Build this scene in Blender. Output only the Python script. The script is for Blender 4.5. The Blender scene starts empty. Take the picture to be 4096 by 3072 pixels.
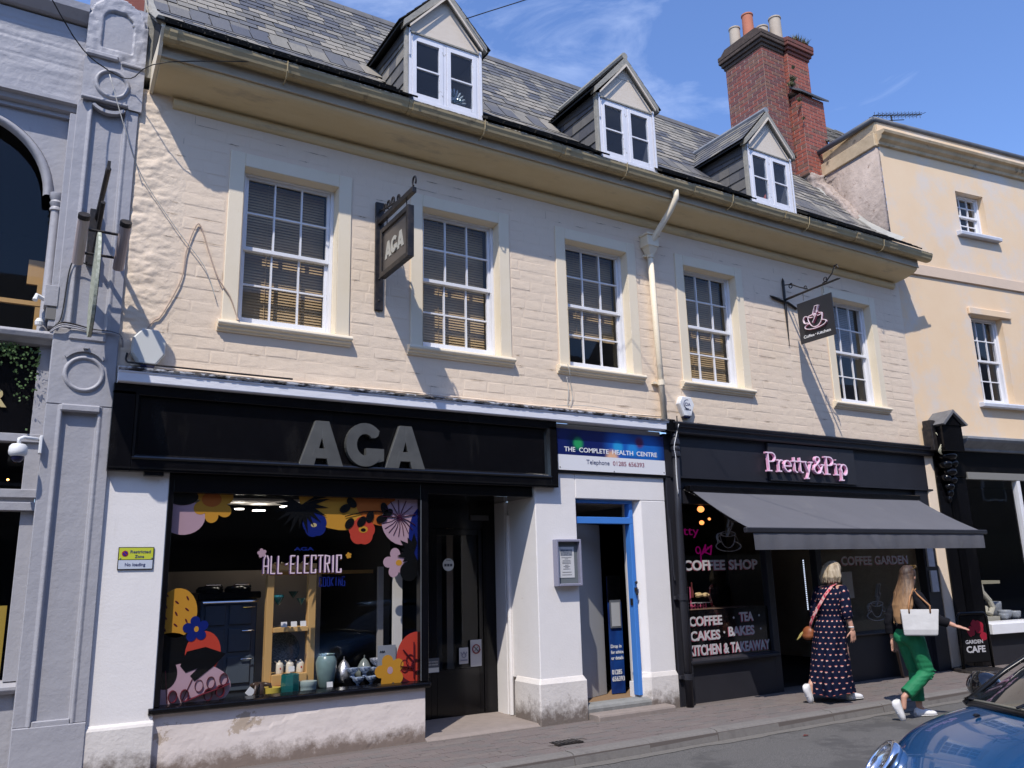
import bpy, bmesh, math, random
from mathutils import Vector, Matrix, noise
random.seed(11)
S = bpy.context.scene
COL = S.collection
# ------------------------------------------------------------------ camera
cam_d = bpy.data.cameras.new('camera'); cam = bpy.data.objects.new('camera', cam_d); COL.objects.link(cam)
YAW, PIT, ROL = 0.55110172, 0.2287739, -0.02581417
def cam_matrix():
    f = Vector((math.sin(YAW)*math.cos(PIT), math.cos(YAW)*math.cos(PIT), math.sin(PIT)))
    r = Vector((math.cos(YAW), -math.sin(YAW), 0)); u = r.cross(f)
    rt = r*math.cos(ROL)+u*math.sin(ROL); up = u*math.cos(ROL)-r*math.sin(ROL)
    m = Matrix((rt, up, -f)).transposed().to_4x4(); m.translation = Vector((0, -8.05, 1.59)); return m
cam.matrix_world = cam_matrix()
cam_d.sensor_width = 36; cam_d.lens = 3289.65/4096*36; cam_d.clip_end = 2000; cam_d.clip_start = .05
S.camera = cam
# ------------------------------------------------------------------ sky, sun, exposure
SUN = Vector((-1.0, -1.0, 2.05)).normalized()
W = bpy.data.worlds.new('World'); S.world = W; W.use_nodes = True
nt = W.node_tree; nt.nodes.clear()
def N(t, typ, **kw):
    n = t.nodes.new(typ)
    for k, v in kw.items():
        if k in n.inputs.keys(): n.inputs[k].default_value = v
        else: setattr(n, k, v)
    return n
sky = N(nt, 'ShaderNodeTexSky', sky_type='NISHITA', sun_disc=False)
sky.sun_elevation = math.asin(SUN.z); sky.sun_rotation = math.atan2(SUN.x, SUN.y); sky.air_density = 1.15; sky.dust_density = .45; sky.ozone_density = 3.2
tint = N(nt, 'ShaderNodeMix', data_type='RGBA', blend_type='MULTIPLY'); tint.inputs[0].default_value = 1; tint.inputs[7].default_value = (.80, .90, 1.17, 1)
bg = N(nt, 'ShaderNodeBackground', Strength=.148); out = N(nt, 'ShaderNodeOutputWorld')
tc = N(nt, 'ShaderNodeTexCoord')
mp = N(nt, 'ShaderNodeMapping'); mp.inputs['Scale'].default_value = (2.2, 2.6, 5.5); mp.inputs['Rotation'].default_value = (.3, .5, .2); mp.inputs['Location'].default_value = (.35, .1, .6)
n1 = N(nt, 'ShaderNodeTexNoise', Scale=2.6, Detail=9, Roughness=.62, Distortion=.5)
n2 = N(nt, 'ShaderNodeTexNoise', Scale=1.1, Detail=2)
mul = N(nt, 'ShaderNodeMath', operation='MULTIPLY')
cr = N(nt, 'ShaderNodeValToRGB'); cr.color_ramp.elements[0].position = .27; cr.color_ramp.elements[1].position = .46; cr.color_ramp.elements[1].color = (.34, .34, .34, 1)
mx = N(nt, 'ShaderNodeMix', data_type='RGBA'); mx.inputs[7].default_value = (6.6, 7.4, 9.2, 1)
L = nt.links.new
L(tc.outputs['Generated'], mp.inputs[0]); L(mp.outputs[0], n1.inputs['Vector']); L(tc.outputs['Generated'], n2.inputs['Vector'])
L(n1.outputs['Fac'], mul.inputs[0]); L(n2.outputs['Fac'], mul.inputs[1]); L(mul.outputs[0], cr.inputs[0])
L(sky.outputs[0], tint.inputs[6]); L(tint.outputs[2], mx.inputs[6]); L(cr.outputs[0], mx.inputs[0]); L(mx.outputs[2], bg.inputs[0]); L(bg.outputs[0], out.inputs[0])
sd = bpy.data.lights.new('sun', 'SUN'); sd.energy = 3.6; sd.angle = math.radians(.53); sd.color = (1, .94, .86)
so = bpy.data.objects.new('sun', sd); COL.objects.link(so); so.rotation_euler = SUN.to_track_quat('Z', 'Y').to_euler(); so.location = (-20, -25, 45)
S.view_settings.view_transform = 'Standard'; S.view_settings.look = 'None'; S.view_settings.exposure = .40; S.view_settings.gamma = 1
S.render.engine = 'CYCLES'; S.cycles.max_bounces = 7; S.cycles.transparent_max_bounces = 16; S.cycles.caustics_reflective = False; S.cycles.caustics_refractive = False
S.cycles.sample_clamp_indirect = 6
# ------------------------------------------------------------------ mesh helpers
class MB:
    def __init__(s): s.v = []; s.f = []; s.m = []; s.uv = None
    def add(s, vs, fs, m=0):
        o = len(s.v); s.v += [tuple(p) for p in vs]; s.f += [tuple(i+o for i in f) for f in fs]; s.m += [m]*len(fs); return s
    def box(s, x0, x1, y0, y1, z0, z1, m=0):
        v = [(x, y, z) for x in (x0, x1) for y in (y0, y1) for z in (z0, z1)]
        return s.add(v, [(0, 1, 3, 2), (4, 6, 7, 5), (0, 4, 5, 1), (2, 3, 7, 6), (0, 2, 6, 4), (1, 5, 7, 3)], m)
    def quad(s, a, b, c, d, m=0): return s.add([a, b, c, d], [(0, 1, 2, 3)], m)
    def prism(s, prof, x0, x1, m=0, axis='x', caps=True):
        # prof: (a, b) points, extruded along axis; x: (y,z)  y: (x,z)  z: (x,y)
        n = len(prof)
        def P(t, p): return {'x': (t, p[0], p[1]), 'y': (p[0], t, p[1]), 'z': (p[0], p[1], t)}[axis]
        v = [P(x0, p) for p in prof]+[P(x1, p) for p in prof]
        f = [(i, (i+1) % n, n+(i+1) % n, n+i) for i in range(n)]
        if caps: f += [tuple(range(n)), tuple(range(2*n-1, n-1, -1))]
        return s.add(v, f, m)
    def tube(s, pts, r, n=8, m=0, caps=True, flat=1.0):
        pts = [Vector(p) for p in pts]; R = r if isinstance(r, (list, tuple)) else [r]*len(pts)
        rings = []; prev = None
        for i, p in enumerate(pts):
            t = (pts[min(i+1, len(pts)-1)]-pts[max(i-1, 0)])
            if t.length < 1e-9: t = Vector((0, 0, 1))
            t.normalize()
            if prev is None:
                a = Vector((0, 0, 1)) if abs(t.z) < .9 else Vector((0, 1, 0)); u = t.cross(a).normalized()
            else:
                u = (prev-t*prev.dot(t)).normalized()
            prev = u; w = t.cross(u)
            rings.append([p+(u*math.cos(2*math.pi*k/n)+w*math.sin(2*math.pi*k/n)*flat)*R[i] for k in range(n)])
        return s.loft(rings, m, True, caps)
    def loft(s, rings, m=0, closed=True, caps=True):
        n = len(rings[0]); v = [p for r in rings for p in r]; f = []
        for i in range(len(rings)-1):
            for k in range(n if closed else n-1):
                f.append((i*n+k, i*n+(k+1) % n, (i+1)*n+(k+1) % n, (i+1)*n+k))
        if caps and closed: f += [tuple(range(n-1, -1, -1)), tuple(range((len(rings)-1)*n, len(rings)*n))]
        return s.add(v, f, m)
    def lathe(s, prof, c, n=16, m=0, axis='z'):
        # prof (radius, height)
        rings = []
        for r, h in prof:
            rr = max(r, 1e-4)
            if axis == 'z': rings.append([(c[0]+rr*math.cos(2*math.pi*k/n), c[1]+rr*math.sin(2*math.pi*k/n), c[2]+h) for k in range(n)])
            elif axis == 'y': rings.append([(c[0]+rr*math.cos(2*math.pi*k/n), c[1]+h, c[2]+rr*math.sin(2*math.pi*k/n)) for k in range(n)])
            else: rings.append([(c[0]+h, c[1]+rr*math.cos(2*math.pi*k/n), c[2]+rr*math.sin(2*math.pi*k/n)) for k in range(n)])
        return s.loft(rings, m)
    def ell(s, c, r, n=12, m=0, rot=None):
        rings = []; c = Vector(c)
        for i in range(1, n):
            a = math.pi*i/n; ring = []
            for k in range(n+4):
                b = 2*math.pi*k/(n+4); p = Vector((r[0]*math.sin(a)*math.cos(b), r[1]*math.sin(a)*math.sin(b), r[2]*math.cos(a)))
                if rot: p = rot @ p
                ring.append(c+p)
            rings.append(ring)
        return s.loft(rings, m)
    def poly(s, pts, y, t=.002, m=0):
        # flat plate in the facade plane: (x,z) outline, front at y-t
        return s.prism(pts, y-t, y, m, 'y')
    def xf(s, M): s.v = [tuple(M @ Vector(p)) for p in s.v]; return s
    def mesh(s, name, mats, smooth=False):
        me = bpy.data.meshes.new(name); me.from_pydata(s.v, [], s.f)
        for m in (mats if isinstance(mats, (list, tuple)) else [mats]): me.materials.append(m)
        me.polygons.foreach_set('material_index', s.m)
        if s.uv:
            l = me.uv_layers.new(name='uv')
            for lp in me.loops: l.data[lp.index].uv = s.uv[lp.vertex_index]
        bm = bmesh.new(); bm.from_mesh(me); bmesh.ops.recalc_face_normals(bm, faces=bm.faces); bm.to_mesh(me); bm.free()
        if smooth: me.shade_smooth() if smooth is True else None
        me.update(); return me
    def build(s, name, mats, parent=None, smooth=False, bev=0, **tags):
        o = bpy.data.objects.new(name, s.mesh(name, mats, smooth)); COL.objects.link(o)
        if parent is not None: o.parent = parent
        if bev:
            b = o.modifiers.new('bevel', 'BEVEL'); b.width = bev; b.segments = 1; b.limit_method = 'ANGLE'; b.angle_limit = math.radians(40)
        for k, v in tags.items(): o[k] = v
        return o
def empty(name, loc=(0, 0, 0), rz=0, parent=None, **tags):
    o = bpy.data.objects.new(name, None); COL.objects.link(o); o.location = loc; o.rotation_euler = (0, 0, rz); o.empty_display_size = .2
    if parent is not None: o.parent = parent
    for k, v in tags.items(): o[k] = v
    return o
def link(name, me, parent=None, loc=(0, 0, 0), rot=(0, 0, 0), sc=(1, 1, 1)):
    o = bpy.data.objects.new(name, me); COL.objects.link(o); o.location = loc; o.rotation_euler = rot; o.scale = sc
    if parent is not None: o.parent = parent
    return o
def smooth_by_angle(o, deg=40):
    me = o.data; me.shade_smooth()
    bm = bmesh.new(); bm.from_mesh(me)
    for e in bm.edges:
        if len(e.link_faces) == 2 and e.calc_face_angle(0) > math.radians(deg): e.smooth = False
    bm.to_mesh(me); bm.free(); return o
def remesh(mb, vox, smooth=2):
    me = mb.mesh('tmp', []); o = bpy.data.objects.new('tmp', me); COL.objects.link(o)
    r = o.modifiers.new('r', 'REMESH'); r.mode = 'VOXEL'; r.voxel_size = vox
    if smooth: sm = o.modifiers.new('s', 'SMOOTH'); sm.iterations = smooth; sm.factor = .5
    dg = bpy.context.evaluated_depsgraph_get(); ev = o.evaluated_get(dg); m2 = bpy.data.meshes.new_from_object(ev)
    bpy.data.objects.remove(o); bpy.data.meshes.remove(me); m2.shade_smooth(); return m2
def mesh_obj(name, me, mats, parent=None, **tags):
    me.materials.clear()
    for m in (mats if isinstance(mats, (list, tuple)) else [mats]): me.materials.append(m)
    me.name = name; o = link(name, me, parent)
    for k, v in tags.items(): o[k] = v
    return o
def wall_holes(mb, x0, x1, z0, z1, y, holes, depth=.15, m=0):
    # front sheet at y with rectangular holes and their reveals (depth>0 goes in)
    xs = sorted({x0, x1, *[h[0] for h in holes], *[h[1] for h in holes]}); zs = sorted({z0, z1, *[h[2] for h in holes], *[h[3] for h in holes]})
    for i in range(len(xs)-1):
        for j in range(len(zs)-1):
            cx, cz = (xs[i]+xs[i+1])/2, (zs[j]+zs[j+1])/2
            if any(h[0] < cx < h[1] and h[2] < cz < h[3] for h in holes): continue
            mb.quad((xs[i], y, zs[j]), (xs[i+1], y, zs[j]), (xs[i+1], y, zs[j+1]), (xs[i], y, zs[j+1]), m)
    for a, b, c, d in holes:
        mb.quad((a, y, c), (a, y+depth, c), (a, y+depth, d), (a, y, d), m); mb.quad((b, y, c), (b, y, d), (b, y+depth, d), (b, y+depth, c), m)
        mb.quad((a, y, d), (a, y+depth, d), (b, y+depth, d), (b, y, d), m); mb.quad((a, y, c), (b, y, c), (b, y+depth, c), (a, y+depth, c), m)
    return mb
def room(mb, x0, x1, y0, y1, z0, z1, m=0):
    # inward-looking box, open to the street (no face at y0)
    mb.quad((x0, y1, z0), (x1, y1, z0), (x1, y1, z1), (x0, y1, z1), m); mb.quad((x0, y0, z0), (x0, y1, z0), (x0, y1, z1), (x0, y0, z1), m)
    mb.quad((x1, y0, z0), (x1, y0, z1), (x1, y1, z1), (x1, y1, z0), m); mb.quad((x0, y0, z1), (x0, y1, z1), (x1, y1, z1), (x1, y0, z1), m)
    return mb.quad((x0, y0, z0), (x1, y0, z0), (x1, y1, z0), (x0, y1, z0), m)
def text(s, x, y, z, h, w=None, off=0., ext=.002, shear=0., center=False, space=1.):
    # lettering in the facade plane, cap height h, width w; returns MB
    cu = bpy.data.curves.new('t', 'FONT'); cu.body = s; cu.size = 1; cu.offset = off; cu.extrude = .01; cu.shear = shear; cu.resolution_u = 3; cu.space_character = space; cu.space_word = 1.15
    o = bpy.data.objects.new('t', cu); COL.objects.link(o); dg = bpy.context.evaluated_depsgraph_get(); me = bpy.data.meshes.new_from_object(o.evaluated_get(dg))
    vs = [v.co.copy() for v in me.vertices]; fs = [tuple(p.vertices) for p in me.polygons]
    bpy.data.objects.remove(o); bpy.data.curves.remove(cu); bpy.data.meshes.remove(me)
    x0 = min(v.x for v in vs); x1 = max(v.x for v in vs); sz = h/.72; sx = (w/(x1-x0)) if w else sz
    mb = MB(); ox = x-(x1-x0)*sx/2 if center else x
    mb.add([(ox+(v.x-x0)*sx, y-(ext/2+v.z/.01*ext/2), z+v.y*sz) for v in vs], fs); return mb
def arc(cx, cz, rx, rz, a0, a1, n=10):
    return [(cx+rx*math.cos(math.radians(a0+(a1-a0)*i/n)), cz+rz*math.sin(math.radians(a0+(a1-a0)*i/n))) for i in range(n+1)]
def strokes(lines, y, w, dep, m=0, mb=None):
    # thick pen strokes in the facade plane; each piece a hair further out so that no faces coincide
    mb = mb or MB(); k = 0
    for ln in lines:
        ww = w
        if isinstance(ln[0], (int, float)): ww = ln[0]; ln = ln[1]
        for i in range(len(ln)-1):
            a, b = Vector(ln[i]), Vector(ln[i+1]); d = b-a
            if d.length < 1e-6: continue
            n_ = Vector((-d.y, d.x)).normalized()*ww/2; k += 1
            mb.prism([tuple(a+n_), tuple(a-n_), tuple(b-n_), tuple(b+n_)], y-dep-k*.00025, y, m, 'y')
            if i: k += 1; mb.prism([(a.x+ww/2*math.cos(t*math.pi/5), a.y+ww/2*math.sin(t*math.pi/5)) for t in range(10)], y-dep-k*.00025, y, m, 'y')
    return mb
# ------------------------------------------------------------------ materials
MATS = {}
def mat(name, col, rough=.6, col2=None, ns=3., amt=.5, bump=0., bs=40., metal=0., spec=.35, coat=0., detail=6, dirt=None, dsc=1.2, dlo=.56, dhi=.66, bump2=0., bs2=6., stretch=None, emit=None, foot=None, streak=None):
    m = bpy.data.materials.new(name); m.use_nodes = True; t = m.node_tree; b = t.nodes['Principled BSDF']; Lk = t.links.new
    b.inputs['Base Color'].default_value = (*col, 1); b.inputs['Roughness'].default_value = rough; b.inputs['Metallic'].default_value = metal
    b.inputs['Specular IOR Level'].default_value = spec; b.inputs['Coat Weight'].default_value = coat
    if emit: b.inputs['Emission Color'].default_value = (*emit[:3], 1); b.inputs['Emission Strength'].default_value = emit[3]
    tc = N(t, 'ShaderNodeTexCoord'); src = tc.outputs['Object']
    if stretch:
        mpp = N(t, 'ShaderNodeMapping'); mpp.inputs['Scale'].default_value = stretch; Lk(src, mpp.inputs[0]); src = mpp.outputs[0]
    last = None
    if col2:
        n = N(t, 'ShaderNodeTexNoise', Scale=ns, Detail=detail, Roughness=.6); Lk(src, n.inputs['Vector'])
        r = N(t, 'ShaderNodeValToRGB'); r.color_ramp.elements[0].position = .5-.25*amt; r.color_ramp.elements[1].position = .5+.25*amt
        r.color_ramp.elements[0].color = (*col, 1); r.color_ramp.elements[1].color = (*col2, 1); Lk(n.outputs['Fac'], r.inputs[0]); last = r.outputs[0]
    if dirt:
        n = N(t, 'ShaderNodeTexNoise', Scale=dsc, Detail=8, Roughness=.7); Lk(src, n.inputs['Vector'])
        r = N(t, 'ShaderNodeValToRGB'); r.color_ramp.elements[0].position = dlo; r.color_ramp.elements[1].position = dhi
        x = N(t, 'ShaderNodeMix', data_type='RGBA'); x.inputs[6].default_value = (*col, 1); x.inputs[7].default_value = (*dirt, 1)
        if last: Lk(last, x.inputs[6])
        Lk(n.outputs['Fac'], r.inputs[0]); Lk(r.outputs[0], x.inputs[0]); last = x.outputs[2]
    if streak:
        mq = N(t, 'ShaderNodeMapping'); mq.inputs['Scale'].default_value = streak[3]; Lk(tc.outputs['Object'], mq.inputs[0]); n = N(t, 'ShaderNodeTexNoise', Scale=1., Detail=5, Roughness=.6); Lk(mq.outputs[0], n.inputs['Vector'])
        r = N(t, 'ShaderNodeMapRange'); r.inputs[1].default_value = streak[1]; r.inputs[2].default_value = streak[2]; r.inputs[4].default_value = streak[4]; Lk(n.outputs['Fac'], r.inputs[0])
        x = N(t, 'ShaderNodeMix', data_type='RGBA'); x.inputs[6].default_value = (*col, 1); x.inputs[7].default_value = (*streak[0], 1)
        if last: Lk(last, x.inputs[6])
        Lk(r.outputs[0], x.inputs[0]); last = x.outputs[2]
    if foot:
        sp = N(t, 'ShaderNodeSeparateXYZ'); Lk(tc.outputs['Object'], sp.inputs[0]); n = N(t, 'ShaderNodeTexNoise', Scale=9., Detail=8, Roughness=.75); Lk(tc.outputs['Object'], n.inputs['Vector'])
        r = N(t, 'ShaderNodeMapRange'); r.inputs[1].default_value = foot[1]; r.inputs[2].default_value = 0.; Lk(sp.outputs['Z'], r.inputs[0]); a = N(t, 'ShaderNodeMath', operation='MULTIPLY_ADD'); a.inputs[1].default_value = .55; Lk(r.outputs[0], a.inputs[0]); Lk(n.outputs['Fac'], a.inputs[2])
        r2 = N(t, 'ShaderNodeMapRange'); r2.inputs[1].default_value = .62; r2.inputs[2].default_value = .95; Lk(a.outputs[0], r2.inputs[0]); x = N(t, 'ShaderNodeMix', data_type='RGBA'); x.inputs[6].default_value = (*col, 1); x.inputs[7].default_value = (*foot[0], 1)
        if last: Lk(last, x.inputs[6])
        Lk(r2.outputs[0], x.inputs[0]); last = x.outputs[2]
    if last: Lk(last, b.inputs['Base Color'])
    if bump:
        n = N(t, 'ShaderNodeTexNoise', Scale=bs, Detail=5, Roughness=.65); Lk(src, n.inputs['Vector'])
        bp = N(t, 'ShaderNodeBump', Strength=.9, Distance=bump); Lk(n.outputs['Fac'], bp.inputs['Height'])
        if bump2:
            n2 = N(t, 'ShaderNodeTexNoise', Scale=bs2, Detail=4); Lk(src, n2.inputs['Vector']); bq = N(t, 'ShaderNodeBump', Strength=.9, Distance=bump2)
            Lk(n2.outputs['Fac'], bq.inputs['Height']); Lk(bq.outputs[0], bp.inputs['Normal'])
        Lk(bp.outputs[0], b.inputs['Normal'])
    MATS[name] = m; return m
def glass(name, tint=(1, 1, 1), refl=.9, haze=0., hcol=(.3, .3, .3), fade=1.45):
    m = bpy.data.materials.new(name); m.use_nodes = True; t = m.node_tree; t.nodes.clear()
    o = N(t, 'ShaderNodeOutputMaterial'); tr = N(t, 'ShaderNodeBsdfTransparent'); tr.inputs[0].default_value = (*tint, 1); g = N(t, 'ShaderNodeBsdfGlossy'); g.inputs['Roughness'].default_value = .02; g.inputs[0].default_value = (refl, refl, refl, 1)
    fr = N(t, 'ShaderNodeFresnel'); ge = N(t, 'ShaderNodeNewGeometry'); ma = N(t, 'ShaderNodeMath', operation='MULTIPLY_ADD'); ma.inputs[1].default_value = 1/fade-fade; ma.inputs[2].default_value = fade; t.links.new(ge.outputs['Backfacing'], ma.inputs[0]); t.links.new(ma.outputs[0], fr.inputs['IOR']); mx = N(t, 'ShaderNodeMixShader'); t.links.new(fr.outputs[0], mx.inputs[0]); t.links.new(tr.outputs[0], mx.inputs[1]); t.links.new(g.outputs[0], mx.inputs[2])
    tc = N(t, 'ShaderNodeTexCoord'); nz = N(t, 'ShaderNodeTexNoise', Scale=2.2, Detail=1); bp = N(t, 'ShaderNodeBump', Strength=.25, Distance=.004)
    t.links.new(tc.outputs['Object'], nz.inputs['Vector']); t.links.new(nz.outputs['Fac'], bp.inputs['Height']); t.links.new(bp.outputs[0], g.inputs['Normal'])
    last = mx.outputs[0]
    if haze:
        d = N(t, 'ShaderNodeBsdfDiffuse'); d.inputs[0].default_value = (*hcol, 1); m2 = N(t, 'ShaderNodeMixShader'); m2.inputs[0].default_value = haze
        t.links.new(last, m2.inputs[1]); t.links.new(d.outputs[0], m2.inputs[2]); last = m2.outputs[0]
    t.links.new(last, o.inputs[0]); return m
M_wall = mat('cream_masonry_paint', (.755, .615, .465), .72, (.795, .65, .50), 1.6, .9, .003, 40, dirt=(.77, .59, .45), dsc=1.1, dlo=.50, dhi=.72, bump2=.004, bs2=12, streak=((.42, .35, .26), .60, .82, (7, 1, .7), .35))
M_rub = mat('rough_cream_paint', (.745, .61, .465), .7, (.79, .65, .50), 3, .9, .006, 26, bump2=.012, bs2=7)
M_sur = mat('cream_stone_paint', (.76, .66, .49), .6, (.80, .70, .54), 2.5, .8, .002, 60, dirt=(.55, .44, .31), dsc=6, dlo=.66, dhi=.78)
M_cove = mat('ochre_cornice_paint', (.72, .60, .38), .65, (.60, .47, .26), 1.3, 1.2, .0025, 22, dirt=(.36, .30, .22), dsc=2.4, dlo=.56, dhi=.80, stretch=(.6, 2, 2))
M_fband = mat('shaded_fascia_band', (.45, .38, .28), .7, (.34, .28, .20), 3, .9, .002, 20)  # greyer than the cove: the shadow under the gutter, painted into the band
M_gut = mat('gutter_paint', (.44, .35, .19), .55, (.34, .27, .16), 3, .9, .002, 30, dirt=(.14, .105, .06), dsc=5, dlo=.58, dhi=.72)
M_gutlip = mat('flaking_gutter_lip', (.68, .62, .5), .7, (.2, .15, .09), 26, .35, .002, 60)
M_white = mat('white_gloss_paint', (.78, .78, .80), .38, (.72, .72, .74), 4, .8, .0008, 60)
M_whiteold = mat('peeling_white_paint', (.78, .78, .82), .5, (.72, .72, .76), 5, .7, .0015, 50, dirt=(.30, .28, .25), dsc=9, dlo=.63, dhi=.70)
M_corn = mat('old_white_cornice_paint', (.80, .80, .84), .5, (.74, .74, .78), 5, .8, .003, 14, dirt=(.4, .38, .36), dsc=4, dlo=.66, dhi=.74, stretch=(1, 1, 2.5))
M_cornd = mat('blackened_white_paint', (.70, .70, .72), .6, (.6, .6, .62), 5, .8, .003, 18, dirt=(.035, .03, .028), dsc=6, dlo=.46, dhi=.56, stretch=(1, 1, 3))
M_pier = mat('white_pier_render', (.78, .745, .72), .6, (.74, .71, .69), 2, .9, .002, 45, dirt=(.50, .42, .34), dsc=7, dlo=.68, dhi=.74, bump2=.003, bs2=6, streak=((.50, .44, .38), .64, .8, (10, 10, .8), .4))
M_base = mat('worn_plinth_render', (.70, .655, .61), .75, (.62, .58, .545), 3, .9, .005, 25, dirt=(.40, .35, .30), dsc=9, dlo=.64, dhi=.74, foot=((.17, .14, .12), .30))
M_riser = mat('flaked_stallriser_render', (.72, .64, .59), .75, (.67, .59, .545), 3, .9, .003, 26, dirt=(.46, .37, .29), dsc=1.6, dlo=.60, dhi=.615, foot=((.22, .17, .14), .22))
M_lav = mat('lavender_grey_gloss', (.355, .35, .372), .45, (.375, .37, .39), 2.5, .8, .003, 34, bump2=.008, bs2=7, dirt=(.28, .27, .29), dsc=5, dlo=.64, dhi=.72, streak=((.25, .24, .25), .62, .8, (9, 9, .8), .5))
M_lavr = mat('lavender_paint_on_rough_stone', (.37, .365, .387), .45, (.39, .385, .407), 5, .8, .005, 24, bump2=.012, bs2=8)
M_blk = mat('black_gloss_paint', (.0035, .0033, .0042), .16, (.005, .0048, .006), 5, .8, .0005, 40, spec=.3, streak=((.03, .028, .026), .58, .8, (5, 5, 1.2), .4))
M_blkg = mat('black_gloss_moulding', (.005, .005, .006), .12, (.012, .011, .011), 30, .6, .0008, 60, spec=.6)
M_char = mat('charcoal_paint', (.019, .019, .024), .4, (.023, .023, .029), 3, .8, .0008, 45)
M_iron = mat('black_iron', (.010, .010, .012), .45, (.035, .028, .024), 18, .5, .0008, 60)
M_let = mat('brushed_grey_letters', (.135, .135, .125), .42, (.10, .10, .095), 6, .8, metal=.35)
M_pink = mat('pink_letter', (.80, .42, .60), .35); M_pinkf = mat('pale_pink_letter_face', (.88, .68, .80), .35)
M_slats = [mat('slate_dark', (.075, .077, .086), .55, (.10, .10, .108), 8, .9, .003, 30), mat('slate_grey', (.10, .10, .108), .6, (.13, .128, .125), 8, .9, .003, 30),
           mat('slate_mid', (.16, .152, .14), .7, (.12, .115, .11), 9, .9, .003, 30), mat('slate_lichen', (.235, .218, .185), .8, (.17, .16, .14), 9, .9, .003, 30), mat('slate_pale', (.30, .275, .232), .85, (.22, .20, .17), 9, .9, .004, 30)]
M_under = mat('dark_roof_felt', (.03, .03, .03), .9)
M_lead = mat('lead_flashing', (.30, .31, .33), .5, (.20, .21, .22), 5, .8, .002, 12)
M_mortar = mat('pale_mortar', (.42, .39, .33), .85, (.30, .28, .24), 12, .8, .006, 30)
M_verge = mat('weathered_verge_mortar', (.25, .24, .21), .85, (.36, .34, .29), 12, .9, .006, 30)
M_gable = mat('cream_gable_board', (.72, .63, .52), .6, (.66, .57, .46), 6, .9, .001, 30, stretch=(1, 1, 4))
M_glass = glass('window_glass', fade=1.45); M_glassd = glass('old_window_glass', (.85, .9, .95), haze=.035, hcol=(.4, .42, .5)); M_shopglass = glass('shop_glass', (.95, .95, .95), fade=1.42)
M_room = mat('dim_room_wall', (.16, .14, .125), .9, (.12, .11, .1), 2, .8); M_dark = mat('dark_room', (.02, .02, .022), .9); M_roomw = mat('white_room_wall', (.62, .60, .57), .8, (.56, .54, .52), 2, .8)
M_blind = mat('bronze_blind_slat', (.42, .30, .16), .5, (.36, .255, .13), 9, .8)
M_blindg = mat('grey_blind_slat', (.26, .25, .26), .5)
M_brick = [mat('brick_red', (.27, .085, .06), .8, (.22, .07, .055), 14, .9, .003, 50), mat('brick_plum', (.19, .075, .065), .8, (.15, .06, .055), 14, .9, .003, 50), mat('brick_brown', (.24, .115, .075), .8, (.17, .085, .065), 14, .9, .003, 50), mat('brick_bright', (.36, .105, .07), .8, (.29, .085, .06), 14, .9, .003, 50)]
M_joint = mat('lime_mortar', (.50, .41, .35), .9, (.26, .2, .17), 12, .9, .003, 40)
M_capst = mat('sooty_chimney_cap', (.055, .04, .034), .9, (.10, .072, .058), 9, .8, .006, 25)
M_yel = mat('ochre_limewash', (.77, .565, .36), .75, (.80, .61, .41), 1.3, .9, .002, 30, dirt=(.70, .60, .50), dsc=.75, dlo=.48, dhi=.60, bump2=.003, bs2=4)
M_yeld = mat('stained_shaded_ochre_cornice', (.66, .51, .33), .75, (.44, .33, .20), 3.2, .9, .004, 20, dirt=(.12, .095, .07), dsc=3.0, dlo=.57, dhi=.68)  # stain mottling, darkened further to paint in the cornice's underside shadow
M_pinkst = mat('bare_pink_stone', (.44, .36, .31), .85, (.32, .26, .22), 5, .9, .012, 22, dirt=(.17, .12, .09), dsc=8, dlo=.60, dhi=.68, bump2=.03, bs2=9)
M_asph = mat('asphalt', (.062, .060, .059), .9, (.155, .148, .14), 110, .55, .006, 90, dirt=(.075, .072, .07), dsc=1.3, dlo=.52, dhi=.60)
M_ground = mat('ground_asphalt', (.09, .087, .083), .9, (.12, .115, .11), 60, .6)
M_pav = [mat('paver_%s' % n, c, .88, c2, 50, .9, .002, 90, dirt=(.13, .11, .10), dsc=2.2, dlo=.58, dhi=.8) for n, c, c2 in (('rose', (.165, .136, .126), (.14, .117, .11)), ('grey', (.152, .134, .126), (.13, .115, .108)), ('tan', (.175, .148, .135), (.15, .128, .118)))]
M_pjoint = mat('paving_joint_sand', (.13, .11, .10), .95)
M_kerb = mat('kerb_concrete', (.185, .17, .158), .9, (.15, .14, .13), 30, .9, .003, 80, dirt=(.11, .10, .095), dsc=3, dlo=.55, dhi=.75)
M_conc = mat('lobby_concrete', (.27, .225, .2), .9, (.22, .185, .165), 9, .9, .003, 60)
M_awn = mat('grey_awning_canvas', (.118, .118, .132), .85, (.105, .105, .118), 2, .9, .0012, 120, dirt=(.15, .148, .15), dsc=1.5, dlo=.58, dhi=.8, bump2=.006, bs2=3)
M_blue = mat('blue_door_paint', (.055, .20, .56), .38, (.06, .215, .6), 3, .8)
M_leaf = mat('leaf_green', (.05, .10, .03), .6, (.09, .15, .05), 30, .9); M_weed = mat('dry_weed', (.16, .15, .08), .8, (.09, .11, .05), 30, .9)
M_plastic = mat('white_plastic', (.74, .74, .74), .4); M_bluepl = mat('dark_blue_plastic', (.012, .015, .06), .2)
M_wire = mat('black_cable', (.02, .02, .02), .5); M_rope = mat('painted_cable', (.48, .36, .28), .7); M_wirew = mat('pale_cable', (.5, .48, .43), .6)
M_pine = mat('pine_wood', (.58, .36, .145), .45, (.50, .30, .11), 3, .9, stretch=(1, 1, .15))
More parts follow.
